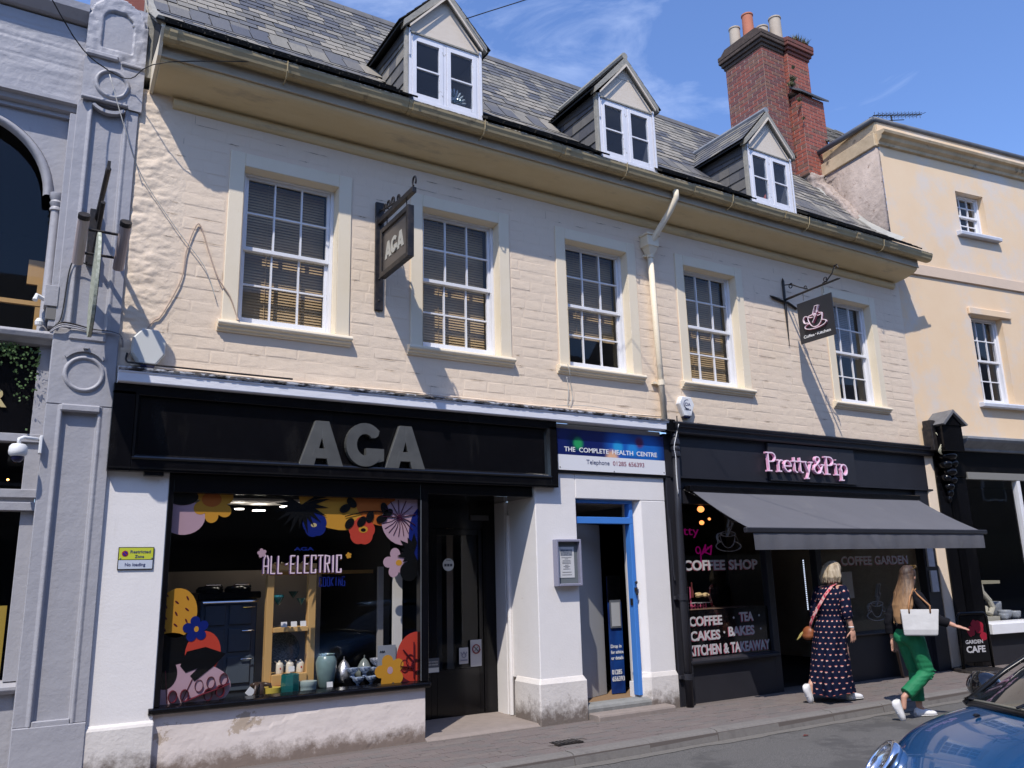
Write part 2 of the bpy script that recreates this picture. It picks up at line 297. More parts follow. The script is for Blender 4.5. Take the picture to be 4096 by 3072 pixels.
# ================================================================== ground, road, kerb, pavement
MB().quad((-120, -120, -.5), (160, -120, -.5), (160, 160, -.5), (-120, 160, -.5)).build('ground', M_ground, kind='structure')
rd = MB(); nx, ny = 60, 14
for i in range(nx+1):
    for j in range(ny+1):
        x = -30+80*i/nx; y = -12.0+10.7*j/ny; c = (y+6.65)/5.35; rd.v.append((x, y, -.10-.035*c*c))
for i in range(nx):
    for j in range(ny): a = i*(ny+1)+j; rd.f.append((a, a+ny+1, a+ny+2, a+1)); rd.m.append(0)
rd.build('road', M_asph, smooth=True, kind='structure')
MB().prism([(-1.32, -.5), (-1.32, -.05), (.3, -.012), (.3, -.5)], -30, 50).build('pavement', M_pjoint, kind='structure')
MB().box(-30, 50, -14.2, -12.0, -.45, -.02).build('pavement', M_pav[1], kind='structure')
kerb = empty('kerb', (0, 0, 0), kind='structure')
kp = [(-1.32, -.3), (-1.335, -.16), (-1.318, -.060), (-1.30, -.040), (-1.27, -.030), (-1.17, -.0275), (-1.17, -.3)]
x = -9.0; k = 0; kms = []
for q in range(3):
    kms.append(MB().prism(kp, .004, .908, 0).mesh('kerb_stone', M_kerb))
while x < 34:
    o = link('kerb_stone', kms[k % 3], kerb, (x, random.uniform(-.004, .004), random.uniform(-.004, .004)), (0, 0, random.uniform(-.003, .003))); x += .914; k += 1
pvm = [MB().add([(-.0975, -.0475, -.03), (.0975, -.0475, -.03), (.0975, .0475, -.03), (-.0975, .0475, -.03), (-.0975, -.0475, .001), (.0975, -.0475, .001), (.0975, .0475, .001), (-.0975, .0475, .001), (-.0935, -.0435, .004), (.0935, -.0435, .004), (.0935, .0435, .004), (-.0935, .0435, .004)],
       [(0, 1, 5, 4), (1, 2, 6, 5), (2, 3, 7, 6), (3, 0, 4, 7), (4, 5, 9, 8), (5, 6, 10, 9), (6, 7, 11, 10), (7, 4, 8, 11), (8, 9, 10, 11)]) for _ in range(3)]
pvme = [pvm[i].mesh('paver', M_pav[i]) for i in range(3)]
pav = empty('pavement_surface', (0, 0, 0), kind='structure'); rest = MB(); cnt = 0; cells = []
row = 0; y = -1.118
while y < -.02:
    x = -7 + (row % 2)*.1
    while x < 30: cells.append((x, y)); x += .2
    row += 1; y += .1
def vis(x, y): return 3.2 < x < 8.2
for x, y in sorted(cells, key=lambda c: math.hypot(c[0]-4.9, (c[1]+.7)*.35)):
    if .5 < x < 5.25 and y > -.02: continue
    zz = -.012-.0235*(.3-y)/1.62*1.0-.002; zz += random.uniform(-.0022, .0022); mi = random.choices((0, 1, 2), (6, 3, 1))[0]
    rz = random.uniform(-.012, .012)
    if abs(x-4.95) < .17 and abs(y+.85) < .12: continue
    if cnt < 300: link('paver', pvme[mi], pav, (x, y, zz), (random.uniform(-.006, .006), random.uniform(-.006, .006), rz)); cnt += 1
    else:
        Mx = Matrix.Translation((x, y, zz)) @ Matrix.Rotation(rz, 4, 'Z'); rest.add([Mx @ Vector(p) for p in pvm[0].v], pvm[0].f, mi)
rest.build('paver', M_pav, pav, kind='stuff')
t = MB(); t.box(4.80, 5.10, -.93, -.77, -.06, -.022)
for i in range(6): t.box(4.815+i*.046, 4.845+i*.046, -.915, -.785, -.022, -.016)
t.build('utility_cover', M_iron, label='small dark square utility cover set into the pavement near the kerb', category='cover')
# ================================================================== main building
B = empty('terrace_building', (0, 0, 0), label='cream painted terrace building with slate roof, three dormers and five sash windows over two shops', category='building')
WINS = [(1.765, 2.775, 5.79), (3.785, 4.80, 5.79), (5.79, 6.80, 5.79), (7.82, 8.84, 5.80), (10.96, 11.98, 5.83)]
ZS = 4.10
w = MB(); X0, X1 = .80, 12.905
wall_holes(w, X0, X1, 3.40, 6.40, 0, [(a, b, ZS, c) for a, b, c in WINS], .2)
w.build('wall', M_wall, B)
# window surrounds
for a, b, c in WINS:
    s = MB(); wd = .15; y1 = -.018
    s.box(a-wd, a, y1, .0, ZS-.01, c+.15); s.box(b, b+wd, y1, .0, ZS-.01, c+.15); s.box(a, b, y1, .0, c, c+.148)
    s.quad((a+.001, y1, ZS), (a+.014, .13, ZS), (a+.014, .13, c), (a+.001, y1, c)); s.quad((b-.001, y1, ZS), (b-.014, .13, ZS), (b-.014, .13, c), (b-.001, y1, c)); s.quad((a, y1, c-.001), (b, y1, c-.001), (b, .13, c-.02), (a, .13, c-.02))
    s.build('window_surround', M_sur, B, bev=.006)
    q = MB(); q.prism([(.13, 3.99), (-.02, 3.99), (-.028, 4.012), (-.052, 4.018), (-.056, 4.04), (-.078, 4.046), (-.086, 4.065), (-.078, 4.088), (-.055, 4.097), (.13, 4.12)], a-.19, b+.17)
    q.build('window_sill', M_sur, B, bev=.003)
# painted stones of the wall: courses clipped round the windows
stones = []; z = 3.53; r = 0
while z < 6.36:
    h = random.choice((.118, .125, .13, .135, .112)); z1 = min(z+h, 6.37)
    if z1-z < .06: break
    ivs = [(1.02, 12.86)]
    for a, b, c in WINS:
        if z1 > 3.98 and z < c+.16:
            lo, hi = a-.165, b+.165
            if z < 4.10: lo -= .03; hi += .02
            ni = []
            for p, q in ivs:
                if hi <= p or lo >= q: ni.append((p, q)); continue
                if lo-p > .05: ni.append((p, lo))
                if q-hi > .05: ni.append((hi, q))
            ivs = ni
    for p, q in ivs:
        x = p
        first = True
        while x < q-.01:
            l = random.uniform(.22, .44)*(random.uniform(.4, .8) if first else 1); first = False
            if q-(x+l) < .14: l = q-x
            stones.append((x, x+l, z, z1)); x += l
    z = z1; r += 1
def stone_mb(w_, h_, sd):
    rr = random.Random(sd); g = .003; c = .013; d0 = -.0004; mb = MB(); t0 = rr.uniform(.0003, .0020)*(.3 if rr.random() < .3 else 1); t1 = t0+rr.uniform(.0, .0022)*(rr.random() < .6); pr = [t1, t1+rr.uniform(-.0008, .0008), t0, t0+rr.uniform(0, .0008)]
    e = [(g, g), (w_-g, g), (w_-g, h_-g), (g, h_-g)]; j = lambda v: v+rr.uniform(-.003, .003)
    inn = [(j(g+c), j(g+c)), (j(w_-g-c), j(g+c)), (j(w_-g-c), j(h_-g-c)), (j(g+c), j(h_-g-c))]
    mx_ = [((inn[i][0]+inn[(i+1) % 4][0])/2, (inn[i][1]+inn[(i+1) % 4][1])/2+rr.uniform(-.004, .004)) for i in range(4)]
    v = [(p[0], d0, p[1]) for p in e]+[(p[0], -pr[i], p[1]) for i, p in enumerate(inn)]+[(p[0], -(pr[i]+pr[(i+1) % 4])/2-rr.uniform(-.001, .0015), p[1]) for i, p in enumerate(mx_)]+[(w_/2, -sum(pr)/4-.0012, h_/2)]
    f = []
    for i in range(4):
        k = (i+1) % 4; f += [(i, k, 4+k, 8+i), (i, 8+i, 4+i)]; f += [(4+i, 8+i, 12), (8+i, 4+k, 12)]
    return mb.add(v, f)
random.shuffle(stones); stones.sort(key=lambda s: s[0]*.7+abs(s[2]-3.9)*.8)
rest = MB()
for i, (a, b, c, d) in enumerate(stones):
    sm = stone_mb(b-a, d-c, i)
    if i < 290: o = sm.build('stone', M_wall, B); o.location = (a, 0, c)
    else: rest.add([(p[0]+a, p[1], p[2]+c) for p in sm.v], sm.f)
rest.build('stone', M_wall, B, kind='stuff')
crk = MB(); r3 = random.Random(21)
for a, b, c, d in stones:
    if r3.random() < .27:
        L0 = (b-a)*r3.uniform(.25, .9); s0 = a+r3.uniform(0, (b-a)-L0); n_ = 6; zz = [c+.002+r3.uniform(-.003, .003) for _ in range(n_+1)]; th = [r3.uniform(.0005, .0038)*math.sin(math.pi*(i+.3)/(n_+.6)) for i in range(n_+1)]
        for i in range(n_): xa, xb = s0+L0*i/n_, s0+L0*(i+1)/n_; crk.quad((xa, -.0075, zz[i]-th[i]), (xb, -.0075, zz[i+1]-th[i+1]), (xb, -.0075, zz[i+1]+th[i+1]), (xa, -.0075, zz[i]+th[i]))
    if r3.random() < .07:
        L0 = (d-c)*r3.uniform(.4, .95); xx = b+r3.uniform(-.003, .003); crk.quad((xx-.0012, -.0075, c+.01), (xx+.0016, -.0075, c+.01), (xx+.001, -.0075, c+L0), (xx-.0006, -.0075, c+L0))
crk.build('open_joints', mat('open_joint_brown', (.17, .115, .075), .95), B, kind='stuff')  # flat dark brown slivers laid over some of the joints
# rubble quoin strip at the left end, lumpy under thick paint
g = MB(); nx, nz = 26, 230
for i in range(nx+1):
    for j in range(nz+1):
        x = .728+.48*i/nx; z = 3.50+2.87*j/nz; p = Vector((x*5.5, 2.0, z*7.5)); e = min(1, (nx-i)/16)
        f_ = noise.fractal(p, .8, 2.1, 4); cell = noise.voronoi(Vector((x*4.2, 0, z*8.5)))[0]; ed = min(.03, (cell[1]-cell[0])*.12)
        g.v.append((x, -.003-(.004+.008*f_+.005*noise.noise(Vector((x*14, 5, z*20)))+ed*.22)*e*(1 if i else 0)+.0025*(1-e), z))
for i in range(nx):
    for j in range(nz): a = i*(nz+1)+j; g.f.append((a, a+nz+1, a+nz+2, a+1)); g.m.append(0)
g.build('rubble_quoins', M_rub, B, smooth=True)
MB().box(.80, .84, .01, 6, 0, 6.3).build('side_wall', M_rub, B); MB().box(12.84, 12.88, .02, 6, 0, 6.5).build('side_wall', M_rub, B)
# --- sash windows
def sash_window(parent, x0, x1, z0, z1, y, blind=None, cols=3, lift=0., y_room=None, mt=M_white, drop=0., surround=.034, top_open=0.):
    wd = MB(); f = surround
    wd.box(x0, x0+f, y, y+.12, z0, z1); wd.box(x1-f, x1, y, y+.12, z0, z1); wd.box(x0+f, x1-f, y, y+.12, z1-f*.7, z1); wd.prism([(y-.03, z0), (y-.03, z0+.03), (y+.12, z0+.045), (y+.12, z0)], x0+f, x1-f)
    win = wd.build('window', mt, parent, bev=.003)
    xi0, xi1, zi0, zi1 = x0+f, x1-f, z0+.04, z1-f*.7; mid = (zi0+zi1)/2
    for top in (0, 1):
        yy = y+.03 if top else y+.066; a, b = (mid-.02, zi1) if top else (zi0, mid+.02)
        if drop and top: a -= drop; b -= drop
        sm = MB(); st = .034; gb = .018; rb = .045 if top else .07
        sm.box(xi0+.001, xi0+st, yy, yy+.034, a, b); sm.box(xi1-st, xi1-.001, yy, yy+.034, a, b)
        rt, rbm = (st, .04) if top else (.04, rb)
        sm.box(xi0+st, xi1-st, yy, yy+.034, b-rt, b); sm.box(xi0+st, xi1-st, yy, yy+.034, a, a+rbm)
        sash = sm.build('sash', mt, win, bev=.002)
        gx0, gx1, gz0, gz1 = xi0+st, xi1-st, a+rbm, b-rt; cw = (gx1-gx0-(cols-1)*gb)/cols; ch = (gz1-gz0-gb)/2
        bars = MB()
        for i in range(1, cols): bars.box(gx0+i*cw+(i-1)*gb, gx0+i*(cw+gb), yy+.003, yy+.03, gz0, gz1)
        for i in range(cols): bars.box(gx0+i*(cw+gb), gx0+i*(cw+gb)+cw, yy+.005, yy+.028, gz0+ch, gz0+ch+gb)
        bars.build('glazing_bars', mt, win)
        pm = MB().quad((0, 0, 0), (cw, 0, 0), (cw, 0, ch), (0, 0, ch)).mesh('pane', M_glass)
        for i in range(cols):
            for k in range(2): link('pane', pm, win, (gx0+i*(cw+gb), yy+.016, gz0+k*(ch+gb)), (random.uniform(-.004, .004), 0, random.uniform(-.004, .004)))
    if blind:
        bm_ = MB(); z = zi1-.02; yb = y+.17
        while z > zi0+lift+.02:
            t = math.radians(random.uniform(64, 70)); d = .0185
            bm_.quad((xi0+.02, yb-d*math.cos(t), z-d*math.sin(t)), (xi1-.02, yb-d*math.cos(t), z-d*math.sin(t)), (xi1-.02, yb+d*math.cos(t), z+d*math.sin(t)), (xi0+.02, yb+d*math.cos(t), z+d*math.sin(t))); z -= .0315
        for fx in (.3, .7): xx = xi0+(xi1-xi0)*fx; bm_.box(xx-.002, xx+.002, yb-.02, yb-.016, z, zi1)
        bm_.box(xi0+.02, xi1-.02, yb-.012, yb+.012, z-.005, z+.015)
        bm_.build('blind', blind, win)
    return win
for i, (a, b, c) in enumerate(WINS):
    wn = sash_window(B, a+.012, b-.012, ZS+.005, c-.005, .10, M_blindg if i == 4 else M_blind, lift=(.02, .02, .42, .02, .82)[i])
    wn['label'] = ('leftmost sash window with lowered bronze blind', 'sash window behind the hanging cooker sign', 'middle sash window with its blind raised off the bottom panes', 'sash window right of the cream downpipe', 'sash window behind the coffee sign, half covered by a grey blind')[i]
for a, b, c in WINS: room(MB(), a-.25, b+.25, .21, 2.6, 3.9, 6.1).build('room', M_room, B)
# --- cornice, gutter
cp = [(0, 6.235), (-.03, 6.245), (-.055, 6.268), (-.064, 6.295), (-.060, 6.32), (-.045, 6.338), (-.03, 6.345), (-.03, 6.36)]
MB().prism(cp+[(0, 6.36)], 1.03, 12.72).build('cornice_moulding', M_cove, B)
cv = [(.0, 6.36), (-.045, 6.362)]+[(-.045-.395*math.sin(a*math.pi/18)**1.15, 6.368+.122*(1-math.cos(a*math.pi/18))**.9) for a in range(1, 10)]+[(-.44, 6.492), (-.44, 6.495), (-.0, 6.495)]
MB().prism(cv, .84, 12.80).build('cornice_cove', M_cove, B)
MB().prism([(0, 6.497), (-.466, 6.497), (-.466, 6.52), (-.455, 6.525), (-.455, 6.66), (0, 6.66)], .84, 12.82).build('fascia_board', M_fband, B)
MB().prism([(.0, 6.34), (-.03, 6.34), (-.2, 6.42), (-.46, 6.50), (-.60, 6.72), (-.60, 6.765), (.0, 6.85)], .805, .838).build('cornice_end_board', M_sur, B)
ent = empty('gutter', (0, 0, 0), parent=B)
gp = [(-.456, 6.615), (-.50, 6.605), (-.545, 6.612), (-.575, 6.635), (-.583, 6.66), (-.60, 6.695), (-.605, 6.725), (-.592, 6.727), (-.588, 6.70), (-.572, 6.66), (-.56, 6.64), (-.54, 6.625), (-.5, 6.618), (-.456, 6.628)]
gs = [.83, 3.35, 5.4, 7.55, 9.35, 11.0, 13.05]
for i in range(len(gs)-1):
    dz = (0, -.006, -.012, -.008, 0, .012)[i]
    MB().prism([(p[0], p[1]+dz) for p in gp], gs[i]+.002, gs[i+1]-.002).build('gutter_length', M_gut, ent)
    MB().box(gs[i]+.002, gs[i+1]-.002, -.6075, -.594, 6.7275+dz, 6.7335+dz).build('gutter_lip', M_gutlip, ent)
    j = MB(); j.prism([(p[0]-.006 if p[0] < -.46 else p[0], p[1]-.006+dz) for p in gp[:7]]+[(-.45, 6.72)], gs[i]+.05, gs[i]+.12); j.build('gutter_joint', M_gut, ent)
for x in (2.0, 4.3, 6.4, 8.3, 9.9, 11.7): MB().tube([(x, -.44, 6.56), (x, -.5, 6.555), (x, -.57, 6.575), (x, -.605, 6.63), (x, -.617, 6.735)], .007, 6).build('gutter_bracket', M_gut, ent)
# --- roof
PR = [(-.60, 6.755), (-.02, 7.20), (.35, 7.54), (.56, 7.80), (2.13, 9.75)]
def roof_z(y):
    for (a, b), (c, d) in zip(PR, PR[1:]):
        if y <= c: return b+(d-b)*(y-a)/(c-a)
    return PR[-1][1]
RX0, RX1 = .80, 12.80
rb = MB(); v0 = [(y, z-.035) for y, z in PR]+[(6.2, 6.0), (.03, 6.0), (.03, 6.67), (-.44, 6.67), (-.59, 6.71)]
rb.prism(v0, RX0, RX1).build('roof', M_under, B)
arcl = [0]
for (a, b), (c, d) in zip(PR, PR[1:]): arcl.append(arcl[-1]+math.hypot(c-a, d-b))
def roof_at(s_):
    for i in range(len(PR)-1):
        if s_ <= arcl[i+1] or i == len(PR)-2:
            f = (s_-arcl[i])/(arcl[i+1]-arcl[i]); a, b = PR[i], PR[i+1]; return (a[0]+(b[0]-a[0])*f, a[1]+(b[1]-a[1])*f, math.atan2(b[1]-a[1], b[0]-a[0]))
DX = [3.85, 6.545, 9.29]
def in_dormer(x, y, z):
    for dx in DX:
        if abs(x-dx) < .45 and y > -.5 and z < 7.72: return True
        if abs(x-dx) < .5 and z < 8.40-1.33*abs(x-dx)-.06 and y > -.45: return True
    return False
sw, gau, sl = .225, .165, .34
slates = []; row = 0; s_ = -.02
while s_ < arcl[-1]-.06:
    g_ = gau if s_ > 1.0 else .14
    y, z, a = roof_at(min(s_+sl*.45, arcl[-1]-.01)); yb, zb, _ = roof_at(s_)
    x = RX0+(row % 2)*sw*.5-sw*.25
    while x < RX1-.12:
        ww = sw*random.uniform(.93, 1.03); xc = x+ww/2
        if RX0 < xc and not in_dormer(xc, y, z): slates.append((xc, min(ww, (RX1-xc)*2)-.011, yb, zb, a, s_))
        x += ww
    row += 1; s_ += g_
def slate_v(w_, l, t=.021):
    return [(-w_/2, 0, 0), (w_/2, 0, 0), (w_/2, l, 0), (-w_/2, l, 0), (-w_/2, 0, t), (w_/2, 0, t), (w_/2, l, t), (-w_/2, l, t)]
SF = [(0, 1, 5, 4), (1, 2, 6, 5), (3, 0, 4, 7), (4, 5, 6, 7), (2, 3, 7, 6), (0, 3, 2, 1)]
M_sedge = mat('dirty_shaded_slate_edge', (.022, .021, .019), .95)  # near-black edges: dirt, plus the shadow lines of the gaps painted in
def slate_mb(mb, vs, k): mb.add(vs, [SF[3]], k); mb.add(vs, SF[:3]+SF[4:], 5); return mb
slm = [slate_mb(MB(), slate_v(1, sl), k).mesh('slate', M_slats+[M_sedge]) for k in range(5)]
def shade_pick(x, s_):
    n = noise.noise(Vector((x*.9, s_*1.4, 3)))+random.gauss(0, .42)+(x-4.5)*.03
    return 0 if n < -.45 else 1 if n < -.12 else 2 if n < .15 else 3 if n < .48 else 4
slates.sort(key=lambda q: abs(q[0]-1.8)*.55+abs(q[5]-1.6)); rest = MB(); cnt = 0
for xc, ww, y, z, a, s_ in slates:
    k = shade_pick(xc, s_); tilt = a-math.radians(2.6)-random.uniform(0, .008); lift = .012+random.uniform(0, .004)
    M_ = Matrix.Translation((xc, y-math.sin(a)*lift, z+math.cos(a)*lift)) @ Matrix.Rotation(tilt, 4, 'X') @ Matrix.Rotation(random.gauss(0, .014), 4, 'Z') @ Matrix.Translation((0, random.gauss(0, .006), 0))
    if cnt < 292: o = link('slate', slm[k], B); o.matrix_local = M_ @ Matrix.Diagonal((ww, 1, 1, 1)); cnt += 1
    else: slate_mb(rest, [M_ @ Vector(p) for p in slate_v(ww, sl)], k)
rest.build('slate', M_slats+[M_sedge], B, kind='stuff')
# ridge tiles, verge flashing
rt = MB(); x = RX0
while x < RX1-.05:
    l = min(.45, RX1-x); rt.prism([(PR[-1][0]-.13, PR[-1][1]-.10), (PR[-1][0]-.02, PR[-1][1]+.06), (PR[-1][0]+.03, PR[-1][1]+.06), (PR[-1][0]+.13, PR[-1][1]-.1)], x, x+l-.008); x += .45
rt.build('ridge_tiles', mat('ridge_tile', (.08, .08, .085), .8, (.14, .13, .12), 5, .8, .005, 20), B)
fl = MB()
for (a, b), (c, d) in zip([(-.30, 6.985)]+PR[1:], PR[1:]): fl.add([(12.66, a, b+.035), (12.74, a, b+.085), (12.82, a, b+.13), (12.66, c, d+.035), (12.74, c, d+.085), (12.82, c, d+.13)], [(0, 1, 4, 3), (1, 2, 5, 4)])
fl.build('abutment_flashing', mat('cement_fillet', (.40, .39, .35), .85, (.3, .29, .26), 6, .8, .003, 20), B)
vm = MB()
vm.tube([(RX0-.01, y, z+.03) for y, z in PR], .045, 6); vm.build('verge_mortar', M_verge, B)
w = MB(); w.prism([(y, z-.01) for y, z in PR[1:]]+[(3.5, 9.0), (3.5, 6.2), (-.02, 6.5)], .74, .82); w.build('gable_parapet', M_verge, B)
# --- dormers
def dormer(xc, idx):
    lab = ('left dormer with an open-winged glass ornament in its right casement', 'middle dormer above the cream downpipe', 'right dormer with a red chair back in its right casement')[idx]
    D = empty('dormer', (xc, 0, 0), parent=B, label=lab); hw = .46; yf = -.48; zb = 6.80; zt = 7.67; ev = 7.74; ap = 8.36
    f = MB(); f.box(-hw, -hw+.045, yf, yf+.09, zb, zt); f.box(hw-.045, hw, yf, yf+.09, zb, zt); f.box(-hw+.045, hw-.045, yf, yf+.09, zt-.04, zt); f.box(-.022, .022, yf, yf+.09, zb+.04, zt-.04); f.box(-hw+.045, hw-.045, yf-.015, yf+.09, zb, zb+.045)
    f.build('window_frame', M_whiteold, D, bev=.003)
    for sx in (-1, 1):
        a, b = (-hw+.048, -.025) if sx < 0 else (.025, hw-.048); c0, c1 = zb+.048, zt-.043; s = .05; m = MB(); y0 = yf-.008
        m.box(a, a+s, y0, y0+.04, c0, c1); m.box(b-s, b, y0, y0+.04, c0, c1); m.box(a+s, b-s, y0, y0+.04, c1-s, c1); m.box(a+s, b-s, y0, y0+.04, c0, c0+s+.012); m.box(a+s, b-s, y0+.006, y0+.034, (c0+c1)/2-.01, (c0+c1)/2+.012)
        m.build('casement', M_whiteold, D, bev=.002)
        for k in (0, 1):
            q0, q1 = (c0+s+.01, (c0+c1)/2-.008) if k == 0 else ((c0+c1)/2+.01, c1-s); MB().quad((a+s, y0+.02, q0), (b-s, y0+.02, q0), (b-s, y0+.02, q1), (a+s, y0+.02, q1)).build('pane', M_glassd, D)
    # gable face, with side posts
    MB().prism([(-hw, zt), (hw, zt), (hw, ev-.03), (0, ap-.10), (-hw, ev-.03)], yf-.002, yf+.05, 0, 'y').build('gable_board', M_gable, D)
    if idx == 1: MB().box(-.16, .17, yf-.005, yf-.001, 8.05, 8.054).build('board_joint', M_verge, D)
    MB().prism([(-hw+.01, zt-.008), (hw-.01, zt-.008), (hw-.01, zt+.010), (-hw+.01, zt+.010)], yf-.016, yf-.003, 0, 'y').build('window_head_moulding', M_verge, D)
    for a, b in ((-hw-.035, -hw-.002), (hw+.002, hw+.035)): MB().box(a, b, yf-.01, yf+.06, zb-.02, ev-.02).build('corner_post', M_mortar if idx == 0 else M_verge, D, bev=.004)
    MB().box(-hw-.002, -hw+.018, yf-.016, yf-.012, zt-.3, ev-.03).build('white_fillet', M_whiteold, D); MB().box(hw-.012, hw+.022, yf-.017, yf-.0125, zb, ev-.03).build('white_fillet', M_whiteold, D)
    # barge mortar following both slopes
    for sx in (-1, 1):
        m = MB(); e = hw+.075
        m.add([(sx*e, yf-.06, ev-.045), (sx*e, yf-.06, ev+.03), (0, yf-.06, ap+.01), (0, yf-.06, ap-.105), (sx*e, yf+.05, ev-.045), (sx*e, yf+.05, ev+.03), (0, yf+.05, ap+.01), (0, yf+.05, ap-.105)],
              [(0, 1, 2, 3), (4, 7, 6, 5), (0, 3, 7, 4), (1, 5, 6, 2), (0, 4, 5, 1), (2, 6, 7, 3)]); m.build('bargeboard', M_verge, D)
        m = MB(); e2 = hw+.01; m.add([(sx*e2, yf-.075, ev-.05), (sx*e2, yf-.075, ev-.02), (0, yf-.075, ap-.10), (0, yf-.075, ap-.135), (sx*e2, yf-.06, ev-.05), (sx*e2, yf-.06, ev-.02), (0, yf-.06, ap-.10), (0, yf-.06, ap-.135)],
              [(0, 1, 2, 3), (0, 4, 5, 1), (2, 6, 7, 3), (0, 3, 7, 4), (1, 5, 6, 2)]); m.build('verge_trim', M_gable, D)
    # roof planes: slates running back to the main roof
    e = hw+.115; sl_ = math.atan2(ap-ev+.02, e); L_ = math.hypot(e, ap-ev+.02)
    for sx in (-1, 1):
        u = MB(); zc = ap+.01
        yend = lambda z_: next((y/100 for y in range(-60, 230) if roof_z(y/100) > z_-.02), 2.)
        u.add([(sx*e, yf-.03, ev-.025), (0, yf-.03, zc-.01), (0, yend(zc)+.1, zc-.01), (sx*e, yend(ev)+.1, ev-.025), (sx*e, yf-.03, ev-.0), (0, yf-.03, zc+.005), (0, yend(zc)+.1, zc+.005), (sx*e, yend(ev)+.1, ev-.0)],
              [(0, 1, 2, 3), (4, 5, 6, 7), (0, 4, 7, 3), (0, 1, 5, 4)]); u.build('roof_deck', M_under, D)
        nr = 6
        for r_ in range(nr):
            fr = r_/nr; xx = sx*e*(1-fr)*1.01; zz = ev+(zc-ev)*fr; ye = yend(zz); y = yf-.045-(r_ % 2)*.0; first = True
            while y < ye-.03:
                l = min(random.uniform(.20, .25)*(.5 if (first and r_ % 2) else 1), ye+.03-y); first = False
                o = MB(); ln = L_/nr*1.45; ca, sa = math.cos(sl_), math.sin(sl_); up = .016
                P_ = lambda d, h: (xx-sx*d*ca-sx*h*sa*-1*0+sx*h*sa, zz+d*sa+h*ca)
                a0, a1, b0, b1 = P_(-.0, up), P_(ln, .004), P_(0, up+.008), P_(ln, .012)
                o.add([(a0[0], y, a0[1]), (a1[0], y, a1[1]), (a1[0], y+l-.005, a1[1]), (a0[0], y+l-.005, a0[1]), (b0[0], y, b0[1]), (b1[0], y, b1[1]), (b1[0], y+l-.005, b1[1]), (b0[0], y+l-.005, b0[1])],
                      [(4, 5, 6, 7)], 0)
                o.add(o.v[:8], [(0, 1, 5, 4), (1, 2, 6, 5), (2, 3, 7, 6), (3, 0, 4, 7), (0, 3, 2, 1)], 1)
                o.build('slate', [M_slats[random.choice((0, 1, 1, 2, 3)) if sx < 0 else random.choice((0, 1, 2))], M_sedge], D); y += l
    MB().tube([(0, yf-.05, ap+.035), (0, 1.12, ap+.035)], .05, 8).build('ridge_roll', M_lead if idx == 2 else M_verge, D)
    # cheeks, slate hung
    for sx in (-1, 1):
        xx = sx*(hw+.002); m = MB(); ys = [yf+.05+(1.05)*i/12 for i in range(13)]
        pts = [(xx, y, min(roof_z(y)-.05, ev)) for y in ys]+[(xx, ys[-1], ev), (xx, ys[0], ev)]; pts = [p for i, p in enumerate(pts)]
        m.add(pts, [tuple(range(len(pts)))]); m.build('cheek', M_under, D)
        m = MB(); m.add([(xx+sx*.02, yf+.055, ev-.16), (xx+sx*.02, .60, ev-.0), (xx+sx*.02, .60, ev), (xx+sx*.03, yf+.055, ev-.01)], [(0, 1, 2, 3)]); 
        z = 6.72; rr = 0
        while z < ev-.06:
            zt_ = min(z+.205, ev); y = yf+.065+(rr % 2)*.0; first = True
            while y < .6:
                l = random.choice((.20, .25, .3))*(.55 if first and rr % 2 else 1); first = False; yy = y+l
                if zt_ > roof_z(y)+.02 and roof_z(y) < ev-.03:
                    # clip the slate along the roof line
                    pl = [(y, z), (yy-.006, z), (yy-.006, zt_), (y, zt_)]; P2 = []
                    for i in range(4):
                        a_, b_ = pl[i], pl[(i+1) % 4]; da, db = a_[1]-roof_z(a_[0])-.0, b_[1]-roof_z(b_[0])-.0
                        if da >= 0: P2.append(a_)
                        if da*db < 0: tt = da/(da-db); P2.append((a_[0]+(b_[0]-a_[0])*tt, a_[1]+(b_[1]-a_[1])*tt))
                    if len(P2) >= 3:
                        n_ = len(P2); vv = []
                        for (yy_, z_) in P2: tl = .024-.016*(z_-z)/.205; vv.append((xx+sx*tl, yy_, z_))
                        vv += [(p[0]-sx*.007, p[1], p[2]) for p in vv]
                        MB().add(vv, [tuple(range(n_)), tuple(range(2*n_-1, n_-1, -1))]+[(i, (i+1) % n_, n_+(i+1) % n_, n_+i) for i in range(n_)]).build('slate', M_slats[random.choice((1, 2, 3, 4)) if idx == 0 else random.choice((0, 0, 1, 1, 2))], D)
                y = yy
            z += .165; rr += 1
        MB().add([(xx+sx*.03, yf+.03, ev-.15), (xx+sx*.03, .56, ev-.09), (xx+sx*.03, .62, ev-.02), (xx+sx*.03, yf+.03, ev-.02)], [(0, 1, 2, 3)]).build('lead_apron', mat('dark_lead', (.05, .053, .06), .45), D)
    room(MB(), -hw+.01, hw-.01, yf+.1, 1.5, zb, zt).build('room', mat('dormer_room', (.10, .10, .12), .9), D)
    return D
for i, x in enumerate(DX): dormer(x, i)
# ================================================================== chimney stack
CH = empty('chimney_stack', (0, 0, 0), label='tall red brick chimney stack with four pots and weeds behind the slate roof', category='chimney')
bks = []
def brick_box(x0, x1, y0, y1, z0, z1, faces, mats_w, core=M_joint):
    MB().box(x0+.004, x1-.004, y0+.004, y1-.004, z0, z1).build('brick_core', core, CH)
    c = .078; l = .232; n = int((z1-z0)/c)
    for r in range(n):
        z = z0+r*c
        for F in faces:
            a0, a1 = (y0, y1) if F in 'W' else (x0, x1); p = a0; k = 0
            while p < a1-.02:
                ll = l if (r % 2 == 0) else (.115 if k == 0 else l); ll = min(ll, a1-p)
                if a1-(p+ll) < .04: ll = a1-p
                bks.append((F, x0, y0, p, ll, z, c, random.choices(range(4), mats_w)[0])); p += ll; k += 1
brick_box(11.86, 12.50, 1.50, 2.47, 8.3, 11.66, 'WS', (5, 4, 3, 0))
